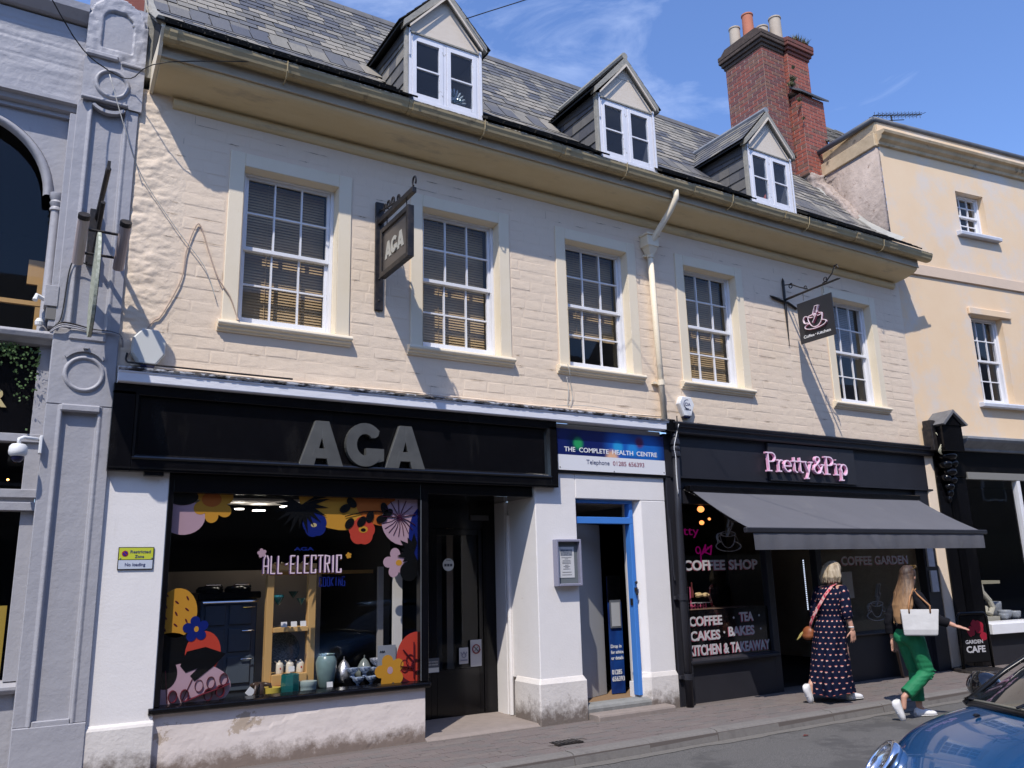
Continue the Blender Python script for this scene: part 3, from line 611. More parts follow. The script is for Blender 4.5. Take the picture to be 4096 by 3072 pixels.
brick_box(12.50, 13.13, 1.42, 2.0, 10.80, 11.66, 'WS', (1, 0, 1, 6))
brick_box(12.58, 13.27, 1.28, 2.0, 9.0, 10.72, 'WS', (1, 0, 1, 6))
def brick_vf(F, x0, y0, p, ll, z, c, j=0.):
    g = .0075; t = random.uniform(.0, .003)
    if F == 'W': a, b = (x0-t, p+g), (x0+.02, p+ll-g)
    else: a, b = (p+g, y0-t), (p+ll-g, y0+.02)
    m = MB().box(a[0], b[0], a[1], b[1], z+g, z+c-g); return m
bks.sort(key=lambda b: -b[5]+abs(b[1]-11.86)*.4); rest = MB()
for i, b in enumerate(bks):
    m = brick_vf(*b[:7])
    if i < 285: m.build('brick', M_brick[b[7]], CH)
    else: rest.add(m.v, m.f, b[7])
rest.build('brick', M_brick, CH, kind='stuff')
for (x0, x1, y0, y1) in ((11.86, 12.50, 1.50, 2.47), (12.53, 13.13, 1.42, 2.0)):
    cap = MB()
    for k, (e, za, zb) in enumerate(((.025, 11.66, 11.735), (.06, 11.735, 11.81), (.095, 11.81, 11.885), (.10, 11.885, 11.98))): cap.box(x0-e, x1+e-(.05 if x0 < 12 else 0), y0-e, y1+e, za, zb)
    cap.build('corbelled_cap', M_capst if x0 < 12 else mat('sooty_red_cap', (.20, .06, .045), .85, (.13, .06, .05), 9, .8, .005, 25), CH, bev=.01)
fl = MB(); fl.prism([(1.42-.10, 11.985), (2.0, 11.985), (2.0, 12.08), (1.5, 12.06)], 12.48, 13.22); fl.build('red_flaunching', M_brick[3], CH)
fl = MB(); fl.prism([(1.42, 11.985), (2.55, 11.985), (2.4, 12.11), (1.58, 12.11)], 11.80, 12.46); fl.build('mortar_flaunching', M_capst, CH, bev=.01)
sh = MB(); sh.add([(12.52, 1.20, 10.70), (13.34, 1.20, 10.70), (13.34, 1.44, 10.88), (12.46, 1.44, 10.88), (12.52, 1.20, 10.74), (13.34, 1.20, 10.74), (13.34, 1.44, 10.93), (12.46, 1.44, 10.93)], SF).build('slate_weathering', M_slats[0], CH)
def pot(x, y, z0, r, h, m, lip=True):
    p = [(r*1.0, 0), (r*1.02, .02), (r*.98, h*.5), (r*.93, h-.03), (r*1.04, h-.028), (r*1.04, h), (r*.84, h), (r*.80, h-.18), (.001, h-.18)]
    o = MB().lathe(p, (x, y, z0), 20).build('chimney_pot', m, CH); smooth_by_angle(o); return o
M_pot1 = mat('buff_pot', (.50, .42, .33), .8, (.42, .35, .28), 6, .8, .002, 30); M_pot2 = mat('terracotta_pot', (.50, .19, .115), .75, (.44, .15, .09), 6, .8, .002, 30)
pot(11.96, 2.22, 12.02, .115, .52, M_pot1); pot(12.15, 2.02, 12.02, .118, .78, M_pot2); pot(12.36, 1.85, 12.02, .125, .45, M_pot1); pot(12.62, 1.72, 12.0, .125, .70, M_pot1)
wd = MB()
def tuft(c, r, n, h, mb=wd):
    for _ in range(n):
        p = Vector(c)+Vector((random.uniform(-r, r), random.uniform(-r*.6, r*.6), random.uniform(0, .02))); d = Vector((random.uniform(-.6, .6), random.uniform(-.8, .2), random.uniform(.4, 1))).normalized()*h*random.uniform(.4, 1)
        s_ = Vector((random.uniform(-1, 1), random.uniform(-1, 1), 0)).normalized()*.008; mb.add([p-s_, p+s_, p+d*.6+s_*.8, p+d], [(0, 1, 2, 3)])
tuft((12.95, 1.50, 12.04), .22, 420, .16); tuft((12.48, 1.36, 11.0), .05, 130, .13); tuft((12.47, 1.38, 10.9), .07, 90, .1); tuft((12.50, 1.26, 10.5), .04, 60, .09); tuft((12.49, 1.32, 11.25), .03, 50, .08); tuft((12.53, 1.24, 10.1), .03, 40, .08)
wd.build('weeds', [M_weed], CH, kind='stuff')
# stone tiled roof behind, aerial
T = empty('stone_tiled_roof', (0, 0, 0), label='old stone tiled roof showing behind the chimney and the ochre parapet', category='roof')
M_st = [mat('stone_tile_%s' % k, c, .9, c2, 9, .9, .01, 14) for k, c, c2 in (('dark', (.10, .095, .08), (.17, .155, .13)), ('light', (.20, .18, .15), (.12, .11, .09)))]
def rp(x, s_): y = 1.35+s_*.66; return (x, y, 9.92+s_*.76)
MB().quad(rp(13.35, -.6), rp(18, -.6), rp(18, 1.72), rp(13.35, 1.72)).build('roof_base', M_under, T)
row = 0; s_ = -.5
while s_ < 1.7:
    x = 13.32-random.uniform(0, .15)
    while x < 16.5:
        w_ = random.uniform(.2, .36); t = random.uniform(.018, .034); p = rp(x+w_/2, s_); o = MB().add(slate_v(w_-.01, .30, t), SF).build('stone_tile', M_st[random.random() < .45], T)
        o.location = (p[0], p[1], p[2]+.02); o.rotation_euler = (math.radians(46+random.uniform(-2, 1)), 0, random.uniform(-.03, .03)); x += w_
    s_ += .165; row += 1
A = empty('tv_aerial', (0, 0, 0), label='black television aerial standing on the ochre parapet roof against the sky', category='aerial')
p0 = Vector((16.05, 2.0, 11.62)); p1 = Vector((18.02, 2.0, 12.22)); a_ = MB().tube([p0, p1], .013, 6); a_.build('boom', M_iron, A)
for i in range(13):
    p = p0.lerp(p1, .03+i*.078); l = .16
    MB().tube([p+Vector((-.02, -l, -.03)), p+Vector((.02, l, .03))], .006, 5).build('element', M_iron, A); MB().tube([p+Vector((0, 0, -.09)), p+Vector((0, 0, .09))], .006, 5).build('element', M_iron, A)
MB().tube([(16.75, 2, 11.83), (16.9, 2, 9.0)], .018, 6).build('mast', M_iron, A); MB().tube([(16.5, 2, 11.62), (17.25, 2, 11.86)], .011, 6).build('cross_arm', M_iron, A)
# ================================================================== left building (lavender shopfront)
LB = empty('lavender_shop_building', (0, 0, 0), label='lavender grey painted old shop building with an arched upper window at the left edge', category='building')
YP = -.15
def grid_face(mb, x0, x1, z0, z1, y, nx, nz, fn):
    o = len(mb.v)
    for i in range(nx+1):
        for j in range(nz+1): x = x0+(x1-x0)*i/nx; z = z0+(z1-z0)*j/nz; mb.v.append((x, y-fn(x, z), z))
    for i in range(nx):
        for j in range(nz): a = o+i*(nz+1)+j; mb.f.append((a, a+nz+1, a+nz+2, a+1)); mb.m.append(0)
p = MB(); XL, XR = .195, .715
prof = [(XL, YP), (XL+.095, YP), (XL+.105, YP-.012), (XL+.125, YP-.012), (XL+.135, YP+.035), (XR-.125, YP+.035), (XR-.115, YP-.010), (XR-.095, YP-.012), (XR-.085, YP), (XR, YP), (XR, .0), (XR+.03, .0), (XR+.03, .12), (XL, .12)]
p.prism(prof, .52, 3.12, 0, 'z'); p.prism(prof, 3.80, 6.02, 0, 'z'); p.prism([(XL, YP-.012), (XR, YP-.012), (XR, .1), (XL, .1)], -.05, .52, 0, 'z')
p.prism([(XL+.13, YP+.03), (XR-.12, YP+.03), (XR-.12, YP-.008), (XL+.13, YP-.008)], .50, .56, 0, 'z')
p.build('pilaster', M_lav, LB, bev=.006)
q = MB(); q.prism([(XL-.0, YP-.004), (XR, YP-.004), (XR, .1), (XL, .1)], 3.12, 3.80, 0, 'z'); q.build('pilaster_block', M_lav, LB, bev=.008)
def ring(parent, cx, cz, R, y, name='roundel', m=M_lav, n=36):
    o = MB(); pr = [(R+.012, 0), (R+.010, -.008), (R, -.02), (R-.012, -.024), (R-.024, -.014), (R-.03, .0)]; rings = []
    for k in range(n): t = 2*math.pi*k/n; rings.append([(cx+r*math.cos(t), y+h, cz+r*math.sin(t)) for r, h in pr])
    rings.append(rings[0]); o.loft(rings, 0, False, False)
    o.build(name, m, parent, smooth=True)
ring(LB, .46, 3.40, .155, YP-.003); MB().lathe([(.13, 0), (.128, -.003), (.001, -.001)], (.46, YP-.004, 3.40), 28, 0, 'y').build('roundel_disc', M_lav, LB)
o = MB(); o.prism(arc(.455, 3.40, .205, .235, 40, 140, 12)+arc(.455, 3.40, .185, .20, 140, 40, 12), YP-.03, YP, 0, 'y'); o.prism([(.435, 3.62), (.475, 3.62), (.47, 3.66), (.44, 3.66)], YP-.06, YP-.028, 0, 'y'); o.build('arched_moulding', M_lav, LB)
MB().box(.31, .61, YP-.02, YP+.01, 3.70, 3.785).build('moulded_label', M_lav, LB, bev=.012)
MB().box(XL+.11, XR-.10, YP-.03, YP+.04, 3.06, 3.125).build('moulded_label', M_lav, LB, bev=.012)
# upper roundel block, rough arched head
q = MB(); grid_face(q, XL+.02, XR+.02, 6.02, 7.20, YP-.02, 34, 78, lambda x, z: .011*noise.fractal(Vector((x*9, 0, z*9)), .9, 2, 4)*(1 if z > 6.45 else .25)-(.05 if (abs(x-.47) < .13 and ((6.62 < z < 6.90) or (x-.47)**2+(z-6.90)**2 < .0169 and z > 6.6)) and z > 6.62 else 0)-(.12 if ((x-.47)/.25)**2+((z-6.93)/.25)**2 > 1 and z > 6.93 else 0))
q.build('arched_pilaster_head', M_lavr, LB, smooth=True); MB().box(XL+.02, XR+.015, YP+.0, .1, 6.02, 7.0).build('pilaster_head_core', M_lav, LB)
MB().box(XL+.02, .50, YP-.06, YP-.02, 6.475, 6.535).build('ledge_stone', M_lavr, LB, bev=.015); MB().box(.52, XR+.02, YP-.045, YP-.02, 6.46, 6.50).build('ledge_stone', M_lavr, LB, bev=.012)
ring(LB, .465, 6.235, .145, YP-.022); MB().box(XL+.02, XR-.1, YP-.06, YP-.01, 6.02, 6.05).build('string_moulding', M_lav, LB, bev=.01)
o = MB(); o.prism(arc(.455, 6.12, .20, .20, 225, 315, 10)+arc(.455, 6.12, .175, .17, 315, 225, 10), YP-.04, YP+.02, 0, 'y'); o.build('arched_moulding', M_lav, LB)
# frieze, cornice and coping over the arch window
q = MB(); grid_face(q, -3.2, XL+.03, 6.0, 6.83, -.05, 90, 60, lambda x, z: .005*noise.fractal(Vector((x*1.5, 0, z*9)), .8, 2, 4)-.004*(abs((z-6.12) % .17-.085) < .012)*(z > 6.25)); q.build('stone_frieze', M_lavr, LB, smooth=True)
MB().prism([(.15, 5.86), (-.02, 5.86), (-.02, 5.90), (-.07, 5.91), (-.085, 5.955), (-.13, 5.965), (-.13, 6.0), (.15, 6.02)], -3.2, XL).build('arch_cornice', M_lav, LB)
MB().prism([(.1, 6.83), (-.10, 6.86), (-.18, 6.93), (-.19, 7.0), (.1, 7.03)], -3.2, XL+.02).build('parapet_cornice', M_lav, LB)
MB().box(-3.2, .74, .02, 6, 6.95, 7.0).build('parapet_top', M_lavr, LB); MB().box(.40, .70, .05, .5, 7.0, 7.4).build('brick_stub', M_brick[0], LB)
# arch window: plate with round hole, moulded arch, column
cx, cz, R = -.63, 5.06, .715
o = MB(); pts = arc(cx, cz, R, R*1.04, 0, 90, 16)
for i in range(16):
    a, b = pts[i], pts[i+1]; o.quad((a[0], .02, a[1]), (XL, .02, a[1]), (XL, .02, b[1]), (b[0], .02, b[1])); o.quad((a[0], .02, a[1]), (b[0], .02, b[1]), (b[0], .2, b[1]), (a[0], .2, a[1]))
o.quad((cx-2.5, .02, pts[-1][1]), (XL, .02, pts[-1][1]), (XL, .02, 5.95), (cx-2.5, .02, 5.95)); o.quad((cx+R, .02, 3.72), (XL, .02, 3.72), (XL, .02, cz), (cx+R, .02, cz)); o.quad((cx+R, .02, 3.72), (cx+R, .02, cz), (cx+R, .2, cz), (cx+R, .2, 3.72)); o.build('arch_spandrel', M_lav, LB)
o = MB(); rings = []
for t in range(0, 19):
    a = math.radians(t*6); rings.append([(cx+(R+dr)*math.cos(a), -.0+dy, cz+(R*1.04+dr)*math.sin(a)) for dr, dy in ((.0, .03), (-.015, -.01), (-.03, -.03), (-.055, -.035), (-.075, -.015), (-.085, .03))])
o.loft(rings, 0, False, False).build('arch_moulding', M_lav, LB, smooth=True)
c = MB().lathe([(.05, 3.74), (.05, 3.82), (.038, 3.86), (.038, 4.92), (.05, 4.925), (.05, 4.945), (.04, 4.96), (.052, 4.985), (.056, 5.0), (.046, 5.02), (.062, 5.055), (.062, 5.09), (.001, 5.09)], (.115, -.005, 0), 20).build('column', M_lav, LB); smooth_by_angle(c)
MB().box(.145, .20, YP+.01, .1, 3.8, 5.86).build('column_pier', M_lav, LB, bev=.005)
MB().quad((-3, .16, 3.8), (.14, .16, 3.8), (.14, .16, 5.85), (-3, .16, 5.85)).build('pane', M_shopglass, LB)
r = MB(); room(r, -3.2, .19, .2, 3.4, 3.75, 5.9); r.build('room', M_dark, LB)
r = MB(); r.box(-.05, .16, .55, .59, 4.38, 4.62); r.box(.04, .16, .50, .54, 3.7, 4.38); r.box(-3, .13, .30, .34, 4.10, 4.14); r.build('timber_panel', M_pine, LB)
# mid ledge, fascia glass, lower windows
MB().prism([(.2, 3.66), (-.02, 3.66), (-.05, 3.69), (-.10, 3.70), (-.115, 3.74), (-.10, 3.765), (.2, 3.80)], -3.2, .205).build('window_ledge', M_lav, LB, bev=.004)
lf = MB(); z_ = [(-.05, .86), (.80, .83)]
lf.box(.105, .20, .03, .14, 2.85, 3.67); lf.box(-3.2, .20, .0, .12, 2.80, 2.87); lf.box(.085, .2, .03, .14, 2.39, 2.80); lf.box(-3.2, .2, .0, .12, 2.33, 2.40); lf.box(-3.2, .2, -.03, .12, 2.22, 2.29); lf.box(.10, .2, .03, .14, .86, 2.22); lf.prism([(.12, .76), (-.03, .77), (-.06, .80), (-.06, .83), (.12, .87)], -3.2, .2)
lf.build('window_frame', M_lav, LB, bev=.004)
MB().box(-3.2, .19, .04, .1, 2.285, 2.335).build('window_rail_recess', M_lav, LB)
for z0, z1, nm in ((2.87, 3.67, 'pane'), (2.40, 2.80, 'pane'), (.86, 2.22, 'pane')): MB().quad((-3.2, .09, z0), (.12, .09, z0), (.12, .09, z1), (-3.2, .09, z1)).build(nm, M_shopglass if z1 < 2.9 else M_blk, LB)
o = MB(); o.box(-3.2, .2, .02, .12, -.05, .765); o.build('stallriser', M_lav, LB); o = MB(); o.box(-3.2, .07, -.005, .03, .34, .62); o.box(-3.2, .12, -.012, .03, .22, .27); o.build('stallriser_panel', M_lav, LB, bev=.006)
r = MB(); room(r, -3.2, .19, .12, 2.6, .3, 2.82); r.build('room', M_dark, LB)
MB().box(-3, .08, .35, .40, .3, 1.45).build('timber_panel', mat('lit_yellow_board', (.42, .29, .05), .6), LB); MB().lathe([(.001, 0), (.012, .01), (.001, .02)], (-.02, .5, 2.52), 8).build('lamp', mat('warm_lamp', (1, .4, .1), .5, emit=(1, .35, .08, 12)), LB)
gl = text('R', -.47, .085, 3.19, .155, .135, off=.03, ext=.012); gl.xf(Matrix.Identity(4)); gl.v = [(v[0]+.245, v[1]-.005, v[2]-.085) for v in gl.v]; gl.build('gold_letter', mat('gold_leaf', (.62, .50, .25), .4, metal=.3), LB)
MB().box(-3.4, -3.2, 0, 6, -.1, 7).build('wall', M_lav, LB); MB().box(-14, -3.42, .0, 8, -.1, 7.6).build('wall', M_lavr, LB)
iv = MB()
for _ in range(900):
    x = random.uniform(-1.4, .12); t = max(0, (x+.2)/.32)
    z = 3.64-abs(random.gauss(0, .09+.22*max(0, 1-abs(x-.02)*9)+.12*(math.sin(x*9) > .4))); c = Vector((x, -.02+random.uniform(-.05, .03), z)); d = Vector((random.uniform(-1, 1), random.uniform(-1, .3), random.uniform(-1, .4))).normalized()*.026; u = d.cross(Vector((0, 1, .3))).normalized()*.011
    iv.add([c-d*.5, c-u, c+d*.5, c+u], [(0, 1, 2, 3)])
iv.build('hanging_ivy', M_leaf, None, label='trailing green ivy hanging under the ledge of the lavender shop', category='ivy', kind='stuff')
# items fixed to the left building
SG = empty('hanging_sign', (0, 0, 0), label='oval pale sign seen edge-on under a black bracket with two tube lamps', category='sign')
MB().box(.385, .475, YP-.02, YP+.03, 4.42, 4.95).build('wall_plate', M_iron, SG, bev=.006); MB().box(.40, .46, YP-.05, YP-.02, 4.40, 4.62).build('junction_box', M_iron, SG)
MB().tube([(.445, YP, 4.86), (.452, -.95, 5.0)], .022, 8).build('arm', M_iron, SG); MB().tube([(.445, YP, 4.48), (.45, -.70, 4.80)], .02, 8).build('brace', M_iron, SG); MB().box(.438, .462, -1.0, -.90, 4.97, 5.05).build('finial', M_iron, SG)
o = MB(); pts = [(-.62+.30*math.cos(t*math.pi/16), 4.08+.46*math.sin(t*math.pi/16)) for t in range(32)]; o.prism(pts, .433, .457); o.build('sign_board', mat('pale_mottled_sign', (.55, .56, .46), .6, (.25, .28, .2), 30, .6), SG); o = MB(); o.prism(pts, .457, .462); o.build('sign_rim', M_iron, SG)
for x in (.32, .645): MB().tube([(x-.002, -.30, 4.36), (x+.002, -.60, 4.66)], .046, 14).build('tube_lamp', mat('taupe_tube', (.46, .38, .36), .5), SG); MB().tube([(x+.002, -.60, 4.66), (x+.003, -.63, 4.69)], .049, 14).build('end_cap', M_iron, SG)
MB().tube([(.33, -.52, 4.60), (.645, -.52, 4.60)], .013, 8).build('cross_bar', M_iron, SG); MB().tube([(.33, -.36, 4.44), (.645, -.36, 4.44)], .013, 8).build('cross_bar', M_iron, SG)
C = empty('security_camera', (0, 0, 0), label='white dome security camera on a bracket beside the lavender pilaster', category='camera')
smooth_by_angle(MB().lathe([(.001, .045), (.05, .04), (.066, .02), (.070, -.02), (.066, -.045), (.05, -.06), (.001, -.06)], (.03, -.26, 2.70), 20).build('housing', M_plastic, C)); smooth_by_angle(MB().lathe([(.048, -.06), (.044, -.085), (.025, -.105), (.001, -.11)], (.03, -.26, 2.70), 16).build('dome', M_bluepl, C))
MB().tube([(.03, -.26, 2.74), (.03, -.26, 2.785), (.06, -.25, 2.80), (.19, -.17, 2.80)], .016, 8).build('arm', M_plastic, C, smooth=True); MB().box(.175, .20, -.21, -.12, 2.68, 2.83).build('wall_plate', M_plastic, C, bev=.005)
J = empty('floodlight_box', (0, 0, 0), label='lavender painted junction box with a small white lamp above the ledge by the column', category='box')
MB().box(.10, .205, -.16, -.03, 3.98, 4.17).build('box', M_lav, J, bev=.004); MB().box(.12, .20, -.15, -.05, 3.86, 3.97).build('lamp_glass', mat('grey_lamp_glass', (.2, .19, .18), .2), J, bev=.004)
MB().tube([(.10, -.1, 4.05), (.04, -.12, 4.07), (.03, -.14, 4.02)], .022, 8).build('sensor', M_plastic, J); MB().lathe([(.03, -.03), (.035, 0), (.02, .03)], (.08, -.10, 3.84), 12).build('sensor', M_plastic, J)
def cable(name, pts, r, m, label, sag=0, n=5, cat='cable'):
    P = []; pts = [Vector(p) for p in pts]
    for i in range(len(pts)-1):
        a, b, c, d = pts[max(i-1, 0)], pts[i], pts[i+1], pts[min(i+2, len(pts)-1)]
        for k in range(n): t = k/n; P.append(.5*((2*b)+(c-a)*t+(2*a-5*b+4*c-d)*t*t+(3*b-a-3*c+d)*t**3))
    P.append(pts[-1]); return MB().tube(P, r, 6).build(name, m, None, smooth=True, label=label, category=cat)
cable('black_cable', [(.40, YP-.03, 4.40), (.30, YP-.03, 4.42), (.265, YP-.015, 4.30), (.25, YP-.015, 3.98), (.235, YP-.012, 3.86), (.20, YP-.02, 3.80)], .006, M_wire, 'black cable looping down the lavender pilaster from the oval sign')
for k, dz in enumerate((0, .02, .035)): cable('grey_cable', [(.17, -.17, 3.74+dz*.5), (.24, YP-.05, 3.79+dz), (.33, YP-.035, 3.80+dz), (.5, YP-.03, 3.785+dz*.6), (.66, YP-.03, 3.79+dz*.3), (.735, YP-.04, 3.75), (.76, -.06, 3.62+dz*.3), (.79, -.03, 3.545)], .0075, M_lav if k < 2 else M_iron, ('lowest of the three grey cables crossing the lavender pilaster', 'middle of the three cables crossing the lavender pilaster', 'topmost black cable crossing the lavender pilaster to the cream wall')[k])
cable('overhead_wire', [(-.55, -1.2, 7.05), (.10, -.5, 6.42), (.42, YP-.09, 6.33)], .006, M_wire, 'black wire strung from the left edge to the round boss on the pilaster')
cable('overhead_wire', [(.42, YP-.09, 6.33), (.62, -.12, 6.38), (.90, -.46, 6.45), (2.2, -.62, 6.78)], .005, M_wire, 'black wire running from the boss along under the slate eaves')
cable('drop_wire', [(.43, YP-.08, 6.30), (.62, YP-.05, 5.75), (.80, -.05, 5.42), (1.15, -.03, 4.95), (1.42, -.03, 4.62), (1.55, -.03, 4.30)], .0045, M_wirew, 'thin wire slanting down the cream quoins from the round boss')
cable('overhead_wire', [(4.1, -.55, 8.05), (5.6, -2.5, 8.2), (9, -7.5, 8.6)], .006, M_wire, 'black wire reaching from the left dormer up into the sky')
# the lavender building stands a little further back than the cream one
K_ = 1.0145
for o in [LB, SG, C, J]+[q for q in COL.objects if q.parent is None and 'label' in q and 'pilaster' in q['label'] and q.get('category') in ('cable', 'ivy')]+[q for q in COL.objects if q.name.startswith('hanging_ivy')]:
    o.scale = (K_, 1, K_); o.location = (0, .115, 1.59-1.59*K_)
# ================================================================== right building (ochre)
M_coping = mat('dark_lead_coping', (.10, .11, .13), .5, (.07, .075, .09), 5, .8, .002, 12)
RB = empty('ochre_building', (12.9, 0, 0), math.radians(-7.7), label='ochre limewashed building with parapet cornice and white barred windows at the right edge', category='building')
w = MB(); wall_holes(w, .0, 7.5, 3.45, 9.3, 0, [(1.72, 2.56, 4.36, 6.00), (1.84, 2.60, 7.62, 8.46), (4.9, 5.7, 4.36, 6.0), (5.0, 5.8, 7.6, 8.45)], .22); w.build('wall', M_yel, RB)
MB().box(.002, 7.5, -.035, .0, 6.60, 6.80).build('band_course', mat('pinkish_band_paint', (.70, .54, .40), .7, (.63, .5, .38), 3, .9, .002, 30), RB, bev=.006)
MB().prism([(0, 9.02), (-.05, 9.03), (-.06, 9.08), (-.12, 9.12), (-.14, 9.18), (-.20, 9.20), (-.215, 9.245), (-.20, 9.26), (-.02, 9.29), (0, 9.3)], -.06, 7.6).build('cornice', M_yeld, RB)
MB().box(0, 7.5, -.012, .25, 9.29, 9.52).build('parapet', M_yel, RB); MB().tube([(-.05, .0, 9.545), (7.5, .0, 9.545)], .055, 8).build('lead_coping', M_coping, RB, smooth=True)
s = MB(); grid_face(s, -1.3, 0.0, 6.4, 9.02, 0, 60, 150, lambda x, z: .022*noise.fractal(Vector((x*5, 2, z*11)), .7, 2, 5)+.018*(noise.noise(Vector((x*3, 7, z*16))) > .0)); s.xf(Matrix.Rotation(math.radians(-90+4), 4, 'Z'))
s.v = [(v[0]-.0, v[1], v[2]) for v in s.v]; s.box(-.09, -.002, .004, 1.3, 6.4, 9.0); s.xf(Matrix.Rotation(math.radians(0), 4, 'Z')); s.build('rubble_side_wall', M_pinkst, RB, smooth=True)
s = MB(); s.box(-.12, -.0, -.02, 1.4, 9.0, 9.26); s.box(-.03, .0, -.01, 1.4, 9.26, 9.52); s.build('side_cornice', M_yeld, RB, bev=.01); MB().tube([(-.05, .0, 9.55), (-.16, 1.45, 9.50)], .055, 8).build('lead_coping', M_coping, RB, smooth=True)
# broken parapet shoulder of rough pink masonry stepping down to the slate roof
s = MB()

s.prism([(-.06, 6.6), (-.06, 7.10), (.35, 7.62), (.75, 8.25), (1.15, 8.78), (1.6, 8.98), (1.6, 6.6)], -.34, -.07); s.box(-.45, -.1, 1.2, 1.6, 8.2, 9.02)
me = remesh(s, .03, 3)
nn = [v.normal.copy() for v in me.vertices]
for v, vn in zip(me.vertices, nn): v.co += vn*(noise.fractal(v.co*7, .7, 2.1, 5)*.03)
mesh_obj('broken_masonry', me, M_pinkst, RB)
for i, (u0, u1, z0, z1) in enumerate(((1.72, 2.56, 4.36, 6.00), (1.84, 2.60, 7.62, 8.46))):
    wn = sash_window(RB, u0, u1, z0, z1, .12, None, surround=.045); wn['label'] = ('barred white sash window above the carved black bracket', 'small barred attic window under the ochre parapet')[i]
    MB().prism([(.1, z0-.09), (-.10, z0-.085), (-.105, z0-.03), (-.09, z0-.005), (.13, z0+.012)], u0-.13, u1+.22).build('window_sill', mat('grey_white_sill', (.60, .62, .68), .5, (.5, .51, .56), 6, .8), RB, bev=.006)
MB().box(1.66, 2.78, -.05, .0, 6.0, 6.13).build('window_lintel', M_yel, RB, bev=.01)
mat('blueish_room', (.10, .11, .14), .9); room(MB(), 1.5, 2.9, .24, 2, 4.2, 6.2).build('room', MATS['blueish_room'], RB); room(MB(), 1.6, 2.9, .24, 2, 7.4, 8.6).build('room', MATS['blueish_room'], RB)
# its shop
s = MB(); s.prism([(0, 3.45), (-.12, 3.46), (-.13, 3.50), (-.27, 3.60), (-.30, 3.64), (-.30, 3.68), (0, 3.74)], .78, 7.5); s.build('shop_cornice', M_lead, RB, bev=.005)
s = MB(); s.box(.44, 7.5, -.06, .0, 3.02, 3.60); s.box(.44, .90, -.055, .0, .0, 3.0); s.build('shop_fascia', M_blk, RB, bev=.004)
MB().box(.92, 7.5, -.085, -.0, 2.98, 3.10).build('shop_head_rail', mat('dull_silver_rail', (.22, .215, .20), .5), RB, bev=.004)
MB().prism([(.1, .47), (-.14, .47), (-.14, .63), (.1, .66)], .88, 7.5).build('shop_sill', M_white, RB, bev=.006); MB().box(.88, 7.5, -.03, .05, -.05, .47).build('stallriser', M_char, RB)
MB().prism([(2.13, -.08), (2.21, -.08), (2.21, .02), (2.13, .02)], .63, 3.0, 0, 'z').build('mullion', M_white, RB, bev=.004); MB().quad((.90, -.02, .65), (7.4, -.02, .65), (7.4, -.02, 3.0), (.90, -.02, 3.0)).build('pane', M_shopglass, RB)
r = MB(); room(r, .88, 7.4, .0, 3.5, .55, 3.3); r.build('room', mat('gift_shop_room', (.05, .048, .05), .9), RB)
for u, v_, z in ((1.72, .8, 2.72), (2.5, 1.6, 2.5)): MB().lathe([(.001, 0), (.05, 0), (.05, -.01), (.001, -.01)], (u, v_, z), 14).build('ceiling_lamp', mat('lamp_glow', (1, 1, 1), .5, emit=(1, .9, .75, 20)), RB)
MB().prism([(.0, -.03), (.44, -.03), (.44, .02), (.0, .02)], -.05, 3.47, 0, 'z').build('cream_stone_strip', M_wall, RB, bev=.01)
# carved console
K = empty('carved_bracket', (12.9, 0, 0), math.radians(-7.7), label='black carved shop bracket with gabled hood at the corner of the ochre building', category='bracket')
MB().box(.16, .62, -.33, -.0, 3.40, 3.86).build('block', M_blk, K, bev=.008)
MB().prism([(.10, 3.84), (.39, 4.09), (.70, 3.84), (.66, 3.82), (.39, 4.03), (.15, 3.82)], -.40, .0, 0, 'y').build('hood', mat('slate_grey_hood', (.16, .16, .165), .7, (.11, .11, .115), 9, .8, .003, 30), K, bev=.003); MB().prism([(.16, 3.83), (.39, 4.03), (.62, 3.83)], -.35, .0, 0, 'y').build('pediment', M_blk, K)
o = MB(); 
for c_, r_ in (((.39, -.16, 3.34), (.17, .15, .09)), ((.32, -.15, 3.2), (.10, .12, .09)), ((.48, -.15, 3.22), (.08, .12, .08)), ((.41, -.15, 3.08), (.12, .11, .08)), ((.33, -.12, 2.98), (.07, .09, .07)), ((.46, -.13, 2.95), (.08, .09, .07)), ((.40, -.11, 2.84), (.09, .08, .07)), ((.42, -.09, 2.74), (.06, .06, .08)), ((.40, -.07, 2.64), (.035, .05, .07))): o.ell(c_, r_, 10)
o.build('carved_foliage', M_blk, K, smooth=True); MB().box(.20, .64, -.055, -.0, -.02, 3.42).build('pilaster', M_blk, K)
b = MB(); b.box(-.055, .075, -.20, -.04, 3.42, 3.93); b.build('black_speaker_box', M_iron, None, bev=.01, label='narrow black box with tangled cables left of the carved bracket', category='box').location = (12.98, -.02, 0)
for k in range(3): cable('pale_cable', [(13.02+.02*k, -.22, 3.72-.1*k), (13.06, -.28, 3.55), (13.02-.03*k, -.26, 3.40), (13.08, -.24, 3.36), (13.03, -.20, 3.44+.02*k)], .007, mat('cream_cable', (.5, .48, .35), .6), ('uppermost pale cable tangled beside the narrow black box', 'middle pale cable tangled beside the narrow black box', 'lowest pale cable tangled beside the narrow black box')[k])
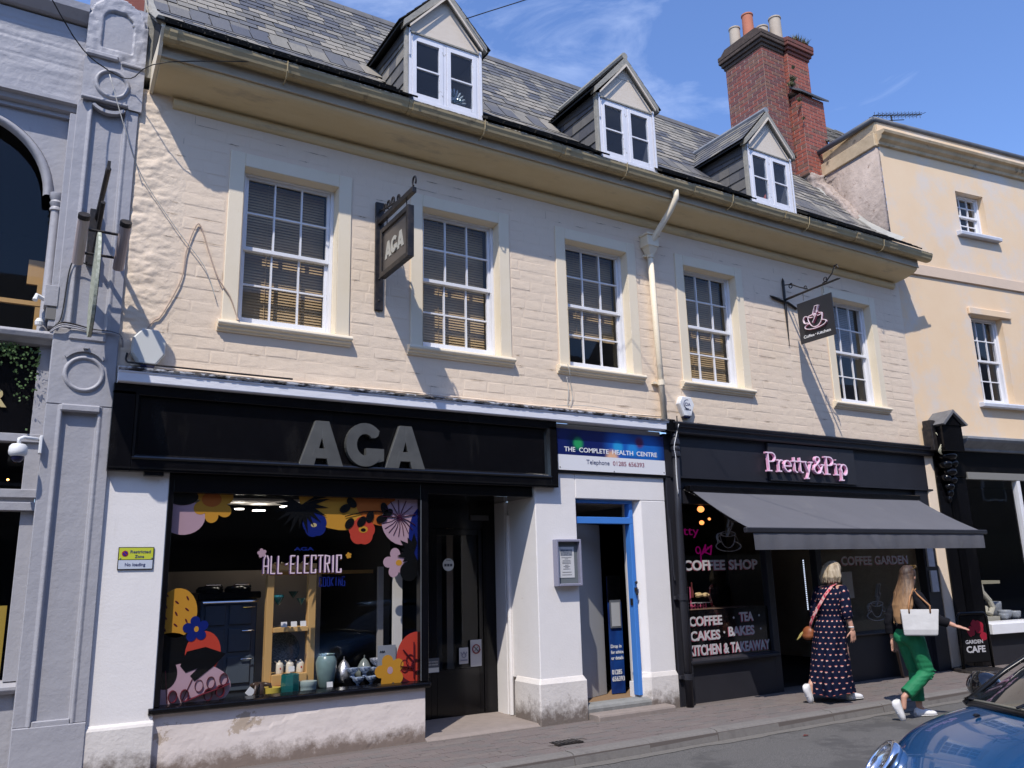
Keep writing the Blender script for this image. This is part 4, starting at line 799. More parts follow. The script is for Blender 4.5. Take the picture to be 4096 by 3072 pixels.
# gift shop goods
V = empty('console_table', (12.9, 0, 0), math.radians(-7.7), label='cream scrolled console table with cups inside the right hand shop window', category='table')
o = MB(); o.box(.98, 1.75, .25, .6, 1.25, 1.30); o.build('table_top', mat('cream_wood', (.30, .28, .2), .7), V)
o = MB(); pts = [(1.30, .3, 1.25), (1.33, .3, 1.12), (1.45, .28, .98), (1.50, .27, .86), (1.42, .27, .76), (1.33, .28, .80), (1.36, .28, .87), (1.40, .28, .84)]; o.tube(pts, [.05, .045, .045, .05, .05, .04, .03, .02], 8); o.box(1.20, 1.55, .2, .45, .63, .72); o.build('scroll_leg', mat('grey_cream_carving', (.42, .40, .33), .7), V, smooth=False)
for k, u in enumerate((1.05, 1.2, 1.38)): MB().lathe([(.03, 0), (.05, .01), (.03, .05), (.055, .13), (.05, .14), (.001, .12)], (u, .4, 1.30), 12).build('stacked_cup', mat('dim_cup', (.25, .24, .22), .5), V)
for k, (u, v_, r_, h_, nm) in enumerate(((1.75, .25, .11, .17, 'grey round bowl on the right hand shop sill'), (1.62, .18, .08, .12, 'small grey pot below the scrolled table leg'), (1.95, .22, .10, .15, 'grey pot nearest the white mullion'), (1.90, .55, .13, .3, 'tall grey planter behind the bowls'))):
    o = MB().lathe([(r_*.5, 0), (r_*.9, h_*.4), (r_, h_*.85), (r_*.95, h_), (r_*.8, h_), (.001, h_*.8)], (u, v_, .64), 16).build('pot', mat('grey_glaze', (.25, .27, .30), .4), None, smooth=True, label=nm, category='pot', group='pots in the right hand shop window'); o.location = (12.9, 0, 0); o.rotation_euler = (0, 0, math.radians(-7.7))
# ================================================================== cooker shop front (left shop)
A_ = empty('cooker_shopfront', (0, 0, 0), label='black cooker shopfront with large grey letters, display window and recessed black door', category='shopfront')
MB().prism([(0, 3.37), (-.14, 3.37), (-.15, 3.378), (-.152, 3.455), (-.16, 3.46), (-.162, 3.472), (0, 3.475)], .735, 7.22).build('cornice', M_corn, A_, bev=.003)
MB().prism([(0, 3.476), (-.165, 3.476), (-.166, 3.486), (-.174, 3.49), (-.176, 3.508), (-.02, 3.54), (0, 3.54)], .732, 7.223).build('cornice_top_moulding', M_cornd, A_)
rt_ = MB()
for _ in range(60):
    x = random.uniform(.8, 7.2); rt_.add([(x, -.1775, 3.489), (x+random.uniform(.02, .09), -.1775, 3.489), (x+random.uniform(.02, .08), -.1765, 3.502+random.uniform(0, .006)), (x+.005, -.1765, 3.502)], [(0, 1, 2, 3)])
rt_.build('flaked_paint', mat('bare_weathered_wood', (.10, .09, .08), .9), A_, kind='stuff')
f = MB(); f.box(.71, 5.50, -.035, .1, 2.58, 3.368); f.build('fascia', M_blk, A_)
f = MB(); f.box(.71, .90, -.09, -.035, 2.58, 3.30); f.box(5.40, 5.50, -.09, -.035, 2.58, 3.30); f.box(.90, 5.40, -.09, -.035, 2.58, 2.695); f.box(.71, 5.50, -.09, -.035, 3.27, 3.366)
f.build('fascia_frame', M_blk, A_, bev=.004)
f = MB(); pr = [(-.036, 2.695), (-.098, 2.685), (-.108, 2.70), (-.10, 2.715), (-.075, 2.72), (-.06, 2.735), (-.036, 2.74)]
f.prism(pr, .90, 5.40); f.prism([(5.40, -.09), (5.40, -.105), (5.385, -.105), (5.365, -.07), (5.35, -.036), (5.40, -.036)], 2.70, 3.27, 0, 'z'); f.prism([(.90, -.036), (.90, -.105), (.92, -.105), (.935, -.07), (.95, -.036)], 2.70, 3.27, 0, 'z'); f.build('fascia_moulding', M_blkg, A_)
f = MB(); f.box(.72, 5.49, -.100, -.0905, 2.60, 2.615); f.build('fascia_bead', M_blkg, A_); MB().box(1.02, 1.18, -.08, .03, 2.545, 2.578).build('shutter_bracket', M_blk, A_)
def big_A(x, z, w_=.455, h=.455):
    y0, d = -.05, .055; m = MB()
    P = lambda a, b: (x+a*w_, z+b*h)
    m.prism([P(0, 0), P(.335, 0), P(.50, .62), P(.50, 1), P(.345, 1)], y0-d, y0, 0, 'y')
    m.prism([P(.665, 0), P(1, 0), P(.655, 1), P(.5, 1), P(.5, .62)], y0-d-.0004, y0, 0, 'y'); m.prism([P(.27, .165), P(.73, .165), P(.665, .385), P(.335, .385)], y0-d-.0008, y0, 0, 'y'); return m
big_A(2.405, 2.70).build('letter', M_let, A_, bev=.003); big_A(3.315, 2.712).build('letter', M_let, A_, bev=.003)
g_ = strokes([[( .118), arc(3.085, 2.935, .155, .168, 42, 318, 26)]], -.05, .118, .055) if False else strokes([(.115, arc(3.090, 2.94, .150, .170, 40, 322, 26))], -.05, .115, .055)
g_.prism([(3.10, 2.905), (3.295, 2.905), (3.295, 2.78), (3.20, 2.755), (3.185, 2.82), (3.10, 2.82)], -.1135, -.05, 0, 'y'); g_.build('letter', M_let, A_)
# piers
P_ = MB(); P_.box(.70, 1.245, .0, .14, .42, 2.62); P_.build('left_pier', M_pier, A_, bev=.008)
P_ = MB(); P_.prism([(.14, -.1), (-.035, -.1), (-.035, .42), (-.022, .45), (-.001, .46), (.14, .46)], .69, 1.25); P_.build('left_pier_plinth', M_base, A_, bev=.01)
# stallriser and window
P_ = MB(); grid_face(P_, 1.20, 3.83, -.1, .50, .03, 70, 18, lambda x, z: .003*noise.fractal(Vector((x*4, 0, z*6)), .8, 2, 4)-(.003 if noise.noise(Vector((x*1.6, 4, z*3.1))) > .22 else 0)); P_.box(1.20, 3.828, .036, .6, -.1, .50); P_.build('stallriser', M_riser, A_)
MB().prism([(.12, .495), (-.015, .50), (-.03, .515), (-.03, .545), (.0, .555), (.12, .57)], 1.20, 3.87).build('window_sill', M_blk, A_, bev=.004)
f = MB(); f.box(1.246, 1.29, .0, .10, .56, 2.58); f.box(3.765, 3.86, .005, .10, .56, 2.58); f.box(1.275, 3.765, .005, .10, 2.41, 2.58); f.box(3.86, 5.20, .02, .06, 2.47, 2.58); f.box(3.80, 3.84, .12, .9, .50, 2.47); f.build('window_frame', M_blk, A_, bev=.003)
MB().box(3.768, 3.772, -.002, .004, .57, 2.40).build('glass_edge_bead', mat('steel_bead', (.3, .32, .34), .3, metal=.5), A_)
MB().quad((1.27, .050, .56), (3.77, .050, .56), (3.77, .050, 2.42), (1.27, .050, 2.42)).build('pane', M_shopglass, A_)
# lobby
f = MB(); f.quad((3.84, .06, 2.47), (5.22, .06, 2.47), (5.22, .95, 2.47), (3.84, .95, 2.47)); f.box(3.84, 4.32, .90, .96, -.02, 2.47); f.box(5.02, 5.22, .90, .96, -.02, 2.47); f.box(4.32, 5.02, .90, .96, 2.16, 2.47); f.build('door_frame', M_blk, A_)
d = MB(); d.box(4.325, 4.40, .91, .95, .02, 2.155); d.box(4.96, 5.015, .91, .95, .02, 2.155); d.box(4.40, 4.96, .91, .95, .02, .55); d.box(4.40, 4.96, .91, .95, 2.08, 2.155)
D_ = d.build('door', M_blk, A_, bev=.003); MB().quad((4.40, .93, .55), (4.96, .93, .55), (4.96, .93, 2.08), (4.40, .93, 2.08)).build('door_pane', M_shopglass, D_)
f = MB(); f.box(4.85, 5.10, .88, .90, 2.26, 2.32); f.build('number_plate', mat('dim_grey_plate', (.08, .08, .08), .5), A_)
r = MB(); r.box(3.9, 4.66, 1.3, 1.32, 0, 2.4); r.build('inner_wall', M_dark, A_); MB().prism([(4.70, 1.25), (4.78, 1.24), (4.98, 1.6), (4.92, 1.65)], .3, 2.3, 0, 'z').build('inner_wall', mat('brown_grey_wall', (.16, .135, .11), .8), A_)
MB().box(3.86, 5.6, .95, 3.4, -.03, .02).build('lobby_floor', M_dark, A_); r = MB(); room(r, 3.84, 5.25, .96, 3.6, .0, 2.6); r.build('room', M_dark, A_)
MB().prism([(.04, -.1), (-.02, -.1), (-.02, -.012), (.03, .012), (.95, .03), (.95, -.1)], 3.83, 5.24).build('threshold_slab', M_conc, A_, bev=.004)
s = MB().lathe([(.001, -.002), (.075, -.002), (.075, 0), (.001, 0)], (4.56, .925, 1.735), 24, 0, 'y'); s.build('round_sticker', mat('sticker_white', (.62, .62, .58), .5), A_); 
for i in range(3): MB().box(4.505+i*.038, 4.535+i*.038, .9205, .9225, 1.715, 1.745).build('sticker_print', mat('sticker_ink', (.08, .08, .09), .5), A_)
text('Food', 4.535, .9225, 1.78, .016, .05).build('sticker_print', MATS['sticker_ink'], A_)
for (x0, x1, z0, z1, c) in ((4.24, 4.42, .53, .69, 0), (4.68, 4.80, .60, .78, 1), (4.83, 4.98, .56, .86, 1)):
    MB().box(x0, x1, .898, .9, z0, z1).build('notice_sticker', mat('notice_dark', (.09, .10, .12), .5) if c == 0 else mat('notice_pale', (.42, .42, .44), .5), A_)
    if c == 0: MB().box(x0+.005, x1-.005, .896, .898, z0+.005, z0+.055).build('notice_sticker', MATS['sticker_white'], A_); text('WE RECOMMEND', x0+.012, .897, z1-.05, .018, .15).build('notice_lettering', MATS['sticker_white'], A_); text('AWARD WINNER', x0+.012, .897, z1-.08, .018, .15).build('notice_lettering', MATS['sticker_white'], A_)
ns = strokes([(.012, arc(4.905, .755, .048, .048, 0, 360, 24))], .896, .012, .002); ns.build('no_smoking_ring', mat('dark_red_print', (.20, .02, .03), .5), A_); strokes([(.012, [(4.875, .785), (4.935, .725)]), (.008, [(4.88, .73), (4.93, .78)])], .8955, .01, .002).build('no_smoking_bar', MATS['sticker_ink'], A_)
strokes([(.014, [(4.70, .73), (4.72, .70), (4.74, .73), (4.76, .70), (4.78, .73)]), (.01, arc(4.74, .70, .028, .03, 180, 360, 8)), (.016, [(4.695, .64), (4.785, .64)])], .896, .01, .002).build('window_logo', mat('grey_blue_print', (.2, .2, .26), .5), A_)
# pier between the doors with splayed plinth
P_ = MB(); P_.box(5.22, 5.80, .0, .62, .44, 2.80); P_.box(5.26, 5.80, .62, .9, -.02, 2.47); P_.box(5.801, 7.205, .0, .25, 2.47, 2.80); P_.prism([(6.80, 0), (7.205, 0), (7.205, .25), (6.713, .25), (6.713, .12)], .40, 2.469, 0, 'z'); P_.box(5.50, 7.21, .01, .25, 2.802, 3.37)
P_.build('white_pier', M_pier, A_, bev=.008)
P_ = MB()
def plinth(mb, pts, z0, z1, e):
    n = len(pts); c = Vector((sum(p[0] for p in pts)/n, sum(p[1] for p in pts)/n))
    def off(s_): return [((p[0]+(s_ if p[0] > c.x else -s_)), (p[1]-s_ if p[1] < c.y else p[1])) for p in pts]
    a, b = off(e), off(.001); mb.loft([[(x, y, z0) for x, y in a], [(x, y, z1-.06) for x, y in a], [(x, y, z1) for x, y in b]], 0, True, True)
plinth(P_, [(5.22, 0), (5.80, 0), (5.80, .5), (5.22, .5)], -.1, .47, .035); P_.build('pier_plinth', M_base, A_, bev=.012); P_ = MB(); plinth(P_, [(6.80, 0), (7.20, 0), (7.20, .12), (6.68, .12)], -.1, .42, .022); P_.build('pier_plinth', M_base, A_, bev=.012)
MB().tube([(5.205, .60, .03), (5.20, .60, 2.3)], .026, 8).build('white_pipe', M_pier, A_); MB().box(5.19, 5.26, .66, .90, .02, 2.47).build('door_post', M_pier, A_, bev=.006)
# window graphics: thin vinyl on the glass
VY = .078
def decal(pts, m, k=0, name='decal'): return MB().poly(pts, VY-.0012*k, .001).build(name, m, A_)
def mk(n, c): return mat(n, c, .55, spec=.12)
V_pink, V_org, V_red, V_blue, V_blkv, V_dor, V_plum = mk('vinyl_pink', (.44, .29, .34)), mk('vinyl_orange', (.52, .25, .03)), mk('vinyl_red', (.47, .05, .03)), mk('vinyl_blue', (.006, .015, .14)), mk('vinyl_black', (.003, .003, .0035)), mk('vinyl_dark_orange', (.42, .11, .02)), mk('vinyl_plum', (.09, .012, .02))
def blob(cx, cz, rx, rz, a0=0, a1=360, n=26, rot=0): 
    return [(cx+rx*math.cos(math.radians(t))*math.cos(rot)-rz*math.sin(math.radians(t))*math.sin(rot), cz+rx*math.cos(math.radians(t))*math.sin(rot)+rz*math.sin(math.radians(t))*math.cos(rot)) for t in [a0+(a1-a0)*i/n for i in range(n+(0 if a1-a0 == 360 else 1))]]
def clip(pts, x0=1.277, x1=3.763, z0=.566, z1=2.408): return [(min(max(x, x0), x1), min(max(z, z0), z1)) for x, z in pts]
def flower(cx, cz, R, n=5, rot=.3, depth=.38, m=60): return [(cx+R*(1-depth*(1-abs(math.sin(n*(t*math.pi/m)+rot))**.7))*math.cos(2*math.pi*t/m), cz+R*(1-depth*(1-abs(math.sin(n*(t*math.pi/m)+rot))**.7))*math.sin(2*math.pi*t/m)) for t in range(m)]
decal(clip(blob(1.40, 2.19, .19, .16)), V_pink, 1); decal(clip(flower(1.66, 2.33, .19, 6)), V_org, 2, 'flower_decal'); decal(clip(blob(1.64, 2.36, .09, .07)), V_dor, 3); decal(clip(blob(1.38, 2.38, .14, .08)), V_blkv, 4)
decal(clip(blob(2.95, 2.42, .48, .34)), V_org, 1); decal(clip(blob(3.36, 2.40, .30, .27)), V_dor, 2); decal(clip(blob(3.60, 2.17, .25, .24, rot=-.5)), V_pink, 3); decal(clip([(3.50, 2.42), (3.77, 2.42), (3.77, 2.25), (3.6, 2.3)]), V_pink, 3.3); decal(clip(blob(3.80, 2.02, .14, .30)), V_blue, 4)
decal(flower(2.64, 2.135, .125, 5, depth=.12), V_blue, 5, 'flower_decal'); decal(flower(3.135, 2.075, .145, 5, .9, .14), V_red, 6, 'flower_decal'); decal(blob(3.15, 2.09, .05, .035), V_org, 7); decal(blob(3.15, 2.085, .028, .018), V_blkv, 8)
decal(blob(2.63, 2.13, .03, .02), mk('vinyl_gold', (.5, .4, .2)), 6)
def leafset(c, n, R, w_, m, k, a0=0, a1=360, name='leaf_decal'):
    for i in range(n):
        a = math.radians(a0+(a1-a0)*i/(n-1)); d = Vector((math.cos(a), math.sin(a))); u = Vector((-d.y, d.x)); rr = R*random.uniform(.8, 1.05); c_ = Vector(c)
        decal(clip([tuple(c_), tuple(c_+d*rr*.5+u*w_), tuple(c_+d*rr), tuple(c_+d*rr*.5-u*w_)]), m, k+i*.08, name)
leafset((2.50, 2.33), 14, .30, .022, V_blkv, 8, -200, 30)
for x, z, a in ((2.95, 2.30, .5), (3.0, 2.15, .9), (3.13, 2.17, .9), (3.22, 2.22, 1.2), (3.02, 2.36, 2.4), (3.35, 2.20, .3), (3.42, 2.26, .6), (3.38, 2.31, 1.9)): decal(clip(blob(x, z, .062, .04, rot=a)), V_blkv, 10)
strokes([(.010, [(2.95, 2.22), (3.15, 2.27), (3.30, 2.28), (3.42, 2.26)])], VY-.0125, .01, .001).build('stem_decal', V_blkv, A_)
LM = []
for i in range(9): a = math.radians(200+i*17); LM.append((.006, [(3.55, 2.22)]+[(3.55+(.10*math.cos(a)-.012*math.sin(a)*s_), 2.22+(.10*math.sin(a)+.012*math.cos(a)*s_)) for s_ in (1,)]+[(3.55+.20*math.cos(a), 2.22+.20*math.sin(a))])); 
for i in range(7): a = math.radians(10+i*28); LM.append((.006, [(3.55, 2.22), (3.55+.19*math.cos(a), min(2.40, 2.22+.19*math.sin(a)))]))
strokes(LM, VY-.006, .006, .001).build('line_leaf_decal', mk('vinyl_line_plum', (.05, .01, .03)), A_)
decal(flower(3.53, 1.75, .155, 5, .2, .45), V_pink, 2, 'flower_decal'); decal(blob(3.55, 1.75, .035, .03), V_org, 3); leafset((3.72, 1.85), 9, .20, .035, V_blkv, 9, 90, 290); decal(clip(blob(3.66, 1.66, .10, .10)), V_blkv, 9.9); decal(clip(blob(3.80, 1.84, .13, .16)), V_blue, 4.2)
decal(clip(blob(1.40, 1.34, .17, .215)), V_org, 1)
for i in range(10): z = 1.20+i*.033; x = 1.30+(i % 3)*.09; decal(blob(x, z, .022, .008, rot=-.7 if i % 2 else -1.1), V_plum, 2)
decal(blob(1.36, 1.02, .19, .15), V_blkv, 1); decal(blob(1.64, .98, .155, .19), V_red, 2); decal(clip(blob(1.55, .70, .35, .20, rot=-.1)), V_pink, 3); decal(clip(blob(1.33, .82, .10, .13)), V_blkv, 4.6); decal(clip(blob(1.38, .64, .14, .12)), V_pink, 3.4)
decal(flower(1.565, 1.19, .115, 5, .5, .42), V_blue, 5, 'flower_decal'); decal(blob(1.57, 1.19, .02, .025), V_org, 6); decal([(1.45, .88), (1.50, 1.0), (1.66, 1.03), (1.84, .96), (1.74, .86), (1.58, .74), (1.54, .79), (1.60, .85), (1.50, .82)], V_blkv, 6, 'leaf_decal')
L_ = [(.008, [(1.48, .575), (1.56, .76)]), (.008, [(1.36, .575), (1.33, .85)])]+[(.005, arc(x, z, .035, .05, 0, 360, 14)) for x, z in ((1.62, .70), (1.72, .72), (1.83, .74), (1.70, .62), (1.50, .63), (1.40, .63), (1.80, .64))]+[(.005, [(1.50, .58), (1.65, .63), (1.80, .67), (1.88, .70)])]
strokes(L_, VY-.008, .006, .001).build('line_leaf_decal', V_plum, A_)
decal(clip(blob(3.76, .80, .23, .25)), V_red, 2); decal(clip(blob(3.70, .60, .16, .05)), V_plum, 1.5); strokes([(.006, arc(3.62+.06*i, .72+.05*(i % 2), .045, .06, 0, 360, 12)) for i in range(3)]+[(.006, [(3.72, .60), (3.72, .95)]), (.006, [(3.72, .75), (3.60, .88)]), (.006, [(3.72, .70), (3.58, .72)])], VY-.005, .006, .001).build('line_leaf_decal', V_plum, A_)
decal(flower(3.46, .68, .165, 5, .1, .42), V_org, 5, 'flower_decal'); decal(blob(3.46, .69, .03, .035), V_pink, 6)
# ALL-ELECTRIC: condensed inline lettering with drop shade
def cond(ch, x, z, w_, h):
    s_ = {'A': [[(0, 0), (0, .8), (.25, 1), (.75, 1), (1, .8), (1, 0)], [(0, .42), (1, .42)]], 'L': [[(0, 1), (0, 0), (1, 0)]], 'E': [[(1, 1), (0, 1), (0, 0), (1, 0)], [(0, .52), (.8, .52)]], 'C': [[(1, .78), (1, 1), (0, 1), (0, 0), (1, 0), (1, .22)]], 'T': [[(-.1, 1), (1.1, 1)], [(.5, 1), (.5, 0)]],
          'R': [[(0, 0), (0, 1), (1, .95), (1, .55), (0, .5)], [(.45, .5), (1, 0)]], 'I': [[(.5, 0), (.5, 1)]], '-': [[(.1, .5), (.9, .55)]], 'O': [[(0, 0), (0, 1), (1, 1), (1, 0), (0, 0)]], 'K': [[(0, 0), (0, 1)], [(1, 1), (0, .5), (1, 0)]], 'N': [[(0, 0), (0, 1), (1, 0), (1, 1)]], 'G': [[(1, 1), (0, 1), (0, 0), (1, 0), (1, .5), (.5, .5)]]}[ch]
    return [[(x+a*w_, z+b*h) for a, b in l] for l in s_]
x = 2.15; ls = []
for chh in 'ALL-ELECTRIC':
    w_ = .026 if chh in '-I' else .042
    ls += cond(chh, x, 1.655, w_, .165); x += w_+.0265
strokes(ls, VY, .018, .001).build('window_lettering', V_org, A_); o = strokes([[(a-.006, b+.007) for a, b in l] for l in ls], VY-.012, .018, .001); o.build('window_lettering', mk('vinyl_violet', (.10, .06, .16)), A_); strokes([[(a-.003, b+.012) for a, b in l] for l in ls], VY-.026, .0115, .001).build('window_lettering', mk('vinyl_pale', (.62, .48, .54)), A_)
text('AGA', 2.44, VY, 1.882, .033, .20, off=.03).build('window_lettering', V_blue, A_); x = 2.705; ls = []
for chh in 'COOKING': ls += cond(chh, x, 1.535, .024, .085); x += .039
strokes(ls, VY, .009, .001).build('window_lettering', V_blue, A_); decal(flower(2.13, 1.86, .045, 5), V_pink, 3, 'flower_decal'); decal(flower(3.0, 1.83, .032, 5), V_org, 3, 'flower_decal')
# shop interior
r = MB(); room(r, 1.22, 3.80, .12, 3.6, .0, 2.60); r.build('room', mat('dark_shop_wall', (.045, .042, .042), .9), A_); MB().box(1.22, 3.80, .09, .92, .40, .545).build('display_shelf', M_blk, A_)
MB().box(1.26, 3.2, 1.50, 1.55, .4, 1.72).build('inner_partition', mat('beige_partition', (.42, .36, .30), .9), A_); MB().box(1.30, 2.85, .9, 1.5, 2.44, 2.46).build('white_ceiling_panel', M_roomw, A_); MB().box(2.6, 3.76, 1.30, 1.34, 1.66, 1.70).build('wooden_rail', M_pine, A_)
o = MB(); o.box(3.60, 3.70, .32, .36, .55, 1.72); o.build('white_post', M_roomw, A_); MB().box(3.50, 3.56, .50, .54, .55, 1.72).build('white_post', mat('grey_post', (.3, .28, .26), .7), A_)
for (x, y, z, rx) in ((2.16, 1.2, 2.37, .05), (2.41, 1.35, 2.37, .07), (2.66, 1.15, 2.40, .07)): MB().lathe([(.001, .004), (rx, .004), (rx, -.004), (.001, -.004)], (x, y, z), 16).build('ceiling_lamp', mat('shop_lamp_glow', (1, 1, 1), .5, emit=(1, .93, .82, 9)), A_)
def thing(name, label, cat, grp=None, loc=(0, 0, 0)):
    e = empty(name, loc, label=label, category=cat)
    if grp: e['group'] = grp
    return e
M_slateb = mat('slate_blue_enamel', (.065, .085, .115), .2, (.075, .095, .125), 3, .8); M_chrome = mat('chrome', (.75, .76, .78), .12, metal=1.)
O = thing('range_cooker', 'slate blue range cooker with black lidded top behind the orange window leaf', 'cooker')
MB().box(1.72, 2.27, .70, 1.25, .55, 1.43).build('body', M_slateb, O, bev=.01); MB().box(1.69, 2.30, .68, 1.27, 1.43, 1.50).build('hob_top', M_blk, O, bev=.01)
for x in (1.84, 2.12): 
    smooth_by_angle(MB().lathe([(.13, 0), (.135, .03), (.11, .055), (.001, .07)], (x, .92, 1.50), 20).build('hob_lid', mat('black_enamel', (.015, .015, .015), .15), O)); MB().tube([(x-.09, .76, 1.545), (x-.07, .74, 1.575), (x+.07, .74, 1.575), (x+.09, .76, 1.545)], .008, 6).build('lid_handle', M_chrome, O)
MB().tube([(1.73, .66, 1.405), (2.27, .66, 1.405)], .011, 8).build('towel_rail', M_chrome, O)
for z0, z1 in ((.62, .88), (.92, 1.15), (1.18, 1.38)):
    MB().box(1.99, 2.22, .682, .70, z0, z1).build('oven_door', M_slateb, O, bev=.012); MB().box(1.76, 1.96, .684, .70, z0, z1).build('oven_door', M_slateb, O, bev=.012); MB().tube([(2.12, .665, z1-.03), (2.24, .665, z1-.03)], .006, 6).build('door_handle', M_chrome, O)
SH = thing('wooden_display_frame', 'honey coloured wooden display frame standing in the cooker shop window', 'shelf')
o = MB(); o.box(2.29, 2.36, .42, .50, .55, 1.72); o.box(2.71, 2.79, .42, .50, .55, 1.72); o.box(2.29, 2.79, .42, .50, 1.70, 1.765); o.build('post', M_pine, SH, bev=.004); MB().box(2.36, 2.71, .40, .60, 1.10, 1.145).build('shelf', M_pine, SH, bev=.003); MB().box(2.36, 2.71, .40, .70, .60, .70).build('shelf', M_pine, SH, bev=.003)
o = MB(); [o.ell((2.36+i*.07, .42, 1.768), (.02, .02, .014), 6) for i in range(6)]; o.build('finial_row', M_pine, SH)
M_tealg = mat('teal_glass', (.01, .11, .11), .08, spec=.9); M_bg = mat('blue_pattern_china', (.10, .15, .26), .25, (.5, .55, .62), 40, .4); M_cel = mat('celadon_glaze', (.17, .25, .24), .28, (.13, .19, .19), 14, .8); M_cream = mat('cream_china', (.62, .56, .46), .3); M_silver = mat('hammered_silver', (.6, .6, .62), .3, (.3, .3, .32), 60, .5, metal=.8, bump=.003, bs=90)
def lobj(name, label, cat, prof, x, z, m, y=.34, grp=None, n=18): 
    o = MB().lathe(prof, (0, 0, 0), n).build(name, m, None, label=label, category=cat); smooth_by_angle(o); o.location = (x, y, z)
    if grp: o['group'] = grp
    return o
Z = .546
lobj('tall_vase', 'tall celadon ribbed vase right of the wooden frame', 'vase', [(.06, 0), (.075, .02), (.10, .18), (.105, .25), (.085, .30), (.075, .31), (.082, .325), (.07, .325), (.001, .2)], 2.885, Z, M_cel)
lobj('teal_glass_tub', 'square-looking teal glass tub below the three sugar pots', 'tub', [(.09, 0), (.095, .01), (.088, .17), (.08, .17), (.075, .03), (.001, .03)], 2.50, Z, M_tealg, .25, n=8)
lobj('round_tin', 'pale celadon tin with a grey rim between the teal tub and the tall vase', 'tin', [(.08, 0), (.082, .05), (.086, .055), (.086, .095), (.001, .098)], 2.665, Z, mat('pale_celadon', (.34, .42, .40), .3), .22)
lobj('yellow_tin', 'low yellow and red striped tin on the left of the teal tub', 'tin', [(.085, 0), (.088, .06), (.001, .062)], 2.33, Z, mat('yellow_tin_paint', (.5, .38, .06), .35), .28)
lobj('yellow_tin', 'low dark red lidded tin against the teal tub', 'tin', [(.07, 0), (.072, .055), (.001, .057)], 2.40, Z, mat('red_tin_paint', (.22, .03, .03), .35), .34)
for i, nm in enumerate(('left sugar pot of three, handle of its spoon sticking up left', 'middle sugar pot, with a price card against it', 'right sugar pot with a small red motif facing the street')):
    S_ = thing('sugar_pot', nm, 'pot', 'cream sugar pots on the lower shelf', (2.46+i*.105, .50, .702)); smooth_by_angle(MB().lathe([(.038, 0), (.04, .01), (.038, .085), (.03, .10), (.012, .108), (.012, .118), (.001, .125)], (0, 0, 0), 14).build('pot_body', M_cream, S_)); MB().tube([(-.02, 0, .09), (-.05, -.01, .12)], .006, 6).build('spoon', M_cream, S_); MB().ell((0, -.039, .05), (.008, .003, .01), 6).build('motif', V_red, S_)
for i, (x, s_, nm) in enumerate(((3.10, 1.0, 'hammered silver pear ornament nearest the tall vase'), (3.32, .95, 'dull glass pear ornament behind the blue bowls'))):
    lobj('pear_ornament', nm, 'ornament', [(.05, 0), (.09, .04), (.095, .09), (.06, .15), (.04, .19), (.015, .215), (.006, .22), (.008, .25), (.001, .25)], x, Z+.03, M_silver if i == 0 else mat('smoky_glass', (.16, .18, .17), .15), .42)
k = 0
for x, z, y in ((3.17, Z, .20), (3.31, Z, .20), (3.14, Z+.085, .28), (3.27, Z+.085, .28), (3.40, Z+.07, .34)):
    lobj('footed_bowl', ('blue patterned footed bowl, front left of the five', 'blue patterned footed bowl, front middle of the five', 'blue patterned footed bowl, back left of the five', 'blue patterned footed bowl, back middle of the five', 'blue patterned footed bowl, half hidden by the orange flower')[k], 'bowl', [(.025, 0), (.028, .008), (.012, .02), (.03, .04), (.056, .062), (.062, .088), (.056, .088), (.001, .05)], x, z, M_bg, y, 'blue patterned bowls'); k += 1
o = MB().box(3.08, 3.46, .30, .42, Z, Z+.07).build('riser_block', M_blk, None, label='low black display block under the back row of blue bowls', category='block')
lobj('glass_bowl', 'cut glass dark bowl near the white notice card', 'bowl', [(.03, 0), (.07, .04), (.075, .07), (.068, .07), (.001, .03)], 3.45, Z+.17, mat('cut_glass', (.12, .14, .18), .1, (.5, .5, .55), 50, .4), .40)
for x, z, nm in ((2.47, 1.147, 'left price card on the upper shelf'), (2.57, 1.147, 'middle price card on the upper shelf'), (2.665, 1.147, 'right price card on the upper shelf'), (2.88, Z+.02, 'price card standing at the foot of the tall vase'), (2.56, .72, 'price card leaning on the middle sugar pot')):
    t_ = MB().prism([(0, 0), (.004, 0), (.012, .05), (.008, .05)], -.03, .03).build('price_card', mat('card_white', (.66, .66, .66), .6), None, label=nm, category='card'); t_.location = (x, .42 if z > 1 or z > .7 else .2, z)
for x, z, s_, nm in ((2.41, 1.42, 1, 'green glass heart ornament hanging at the left of the wooden frame'), (2.56, 1.47, -1, 'dark glass cocktail bowl hanging in the middle of the frame'), (2.645, 1.40, -1, 'green glass cone hanging at the right of the frame')):
    o = lobj('glass_ornament', nm, 'ornament', [(.001, -.06), (.03, -.03), (.055, .02), (.05, .04), (.001, .03)] if s_ > 0 else [(.001, -.05), (.05, .02), (.045, .02), (.001, -.03)], x, z, M_tealg if x != 2.56 else mat('dark_green_glass', (.01, .04, .035), .1), .45); 
lobj('glass_platter', 'large dark glass platter standing behind the lower opening of the frame', 'platter', [(.001, 0), (.16, .02), (.175, .03), (.17, .035), (.001, .02)], 2.52, .92, mat('speckled_glass', (.035, .05, .065), .12, (.12, .15, .18), 70, .4), .62).rotation_euler = (math.radians(80), 0, .2)
o = MB(); o.lathe([(.05, 0), (.055, .02), (.045, .12), (.001, .12)], (0, 0, 0), 12)
for a in (0, 2.1, 4.2): o.tube([(.04*math.cos(a), .04*math.sin(a), .10), (.10*math.cos(a), .08*math.sin(a), .09), (.12*math.cos(a), .09*math.sin(a), .03), (.15*math.cos(a), .1*math.sin(a), 0)], [.022, .02, .014, .01], 8)
o = o.build('bronze_animal_ornament', mat('dark_bronze', (.05, .03, .022), .35), None, smooth=True, label='dark bronze ornament with climbing animal figures at the foot of the frame', category='ornament'); o.location = (2.20, .24, Z)
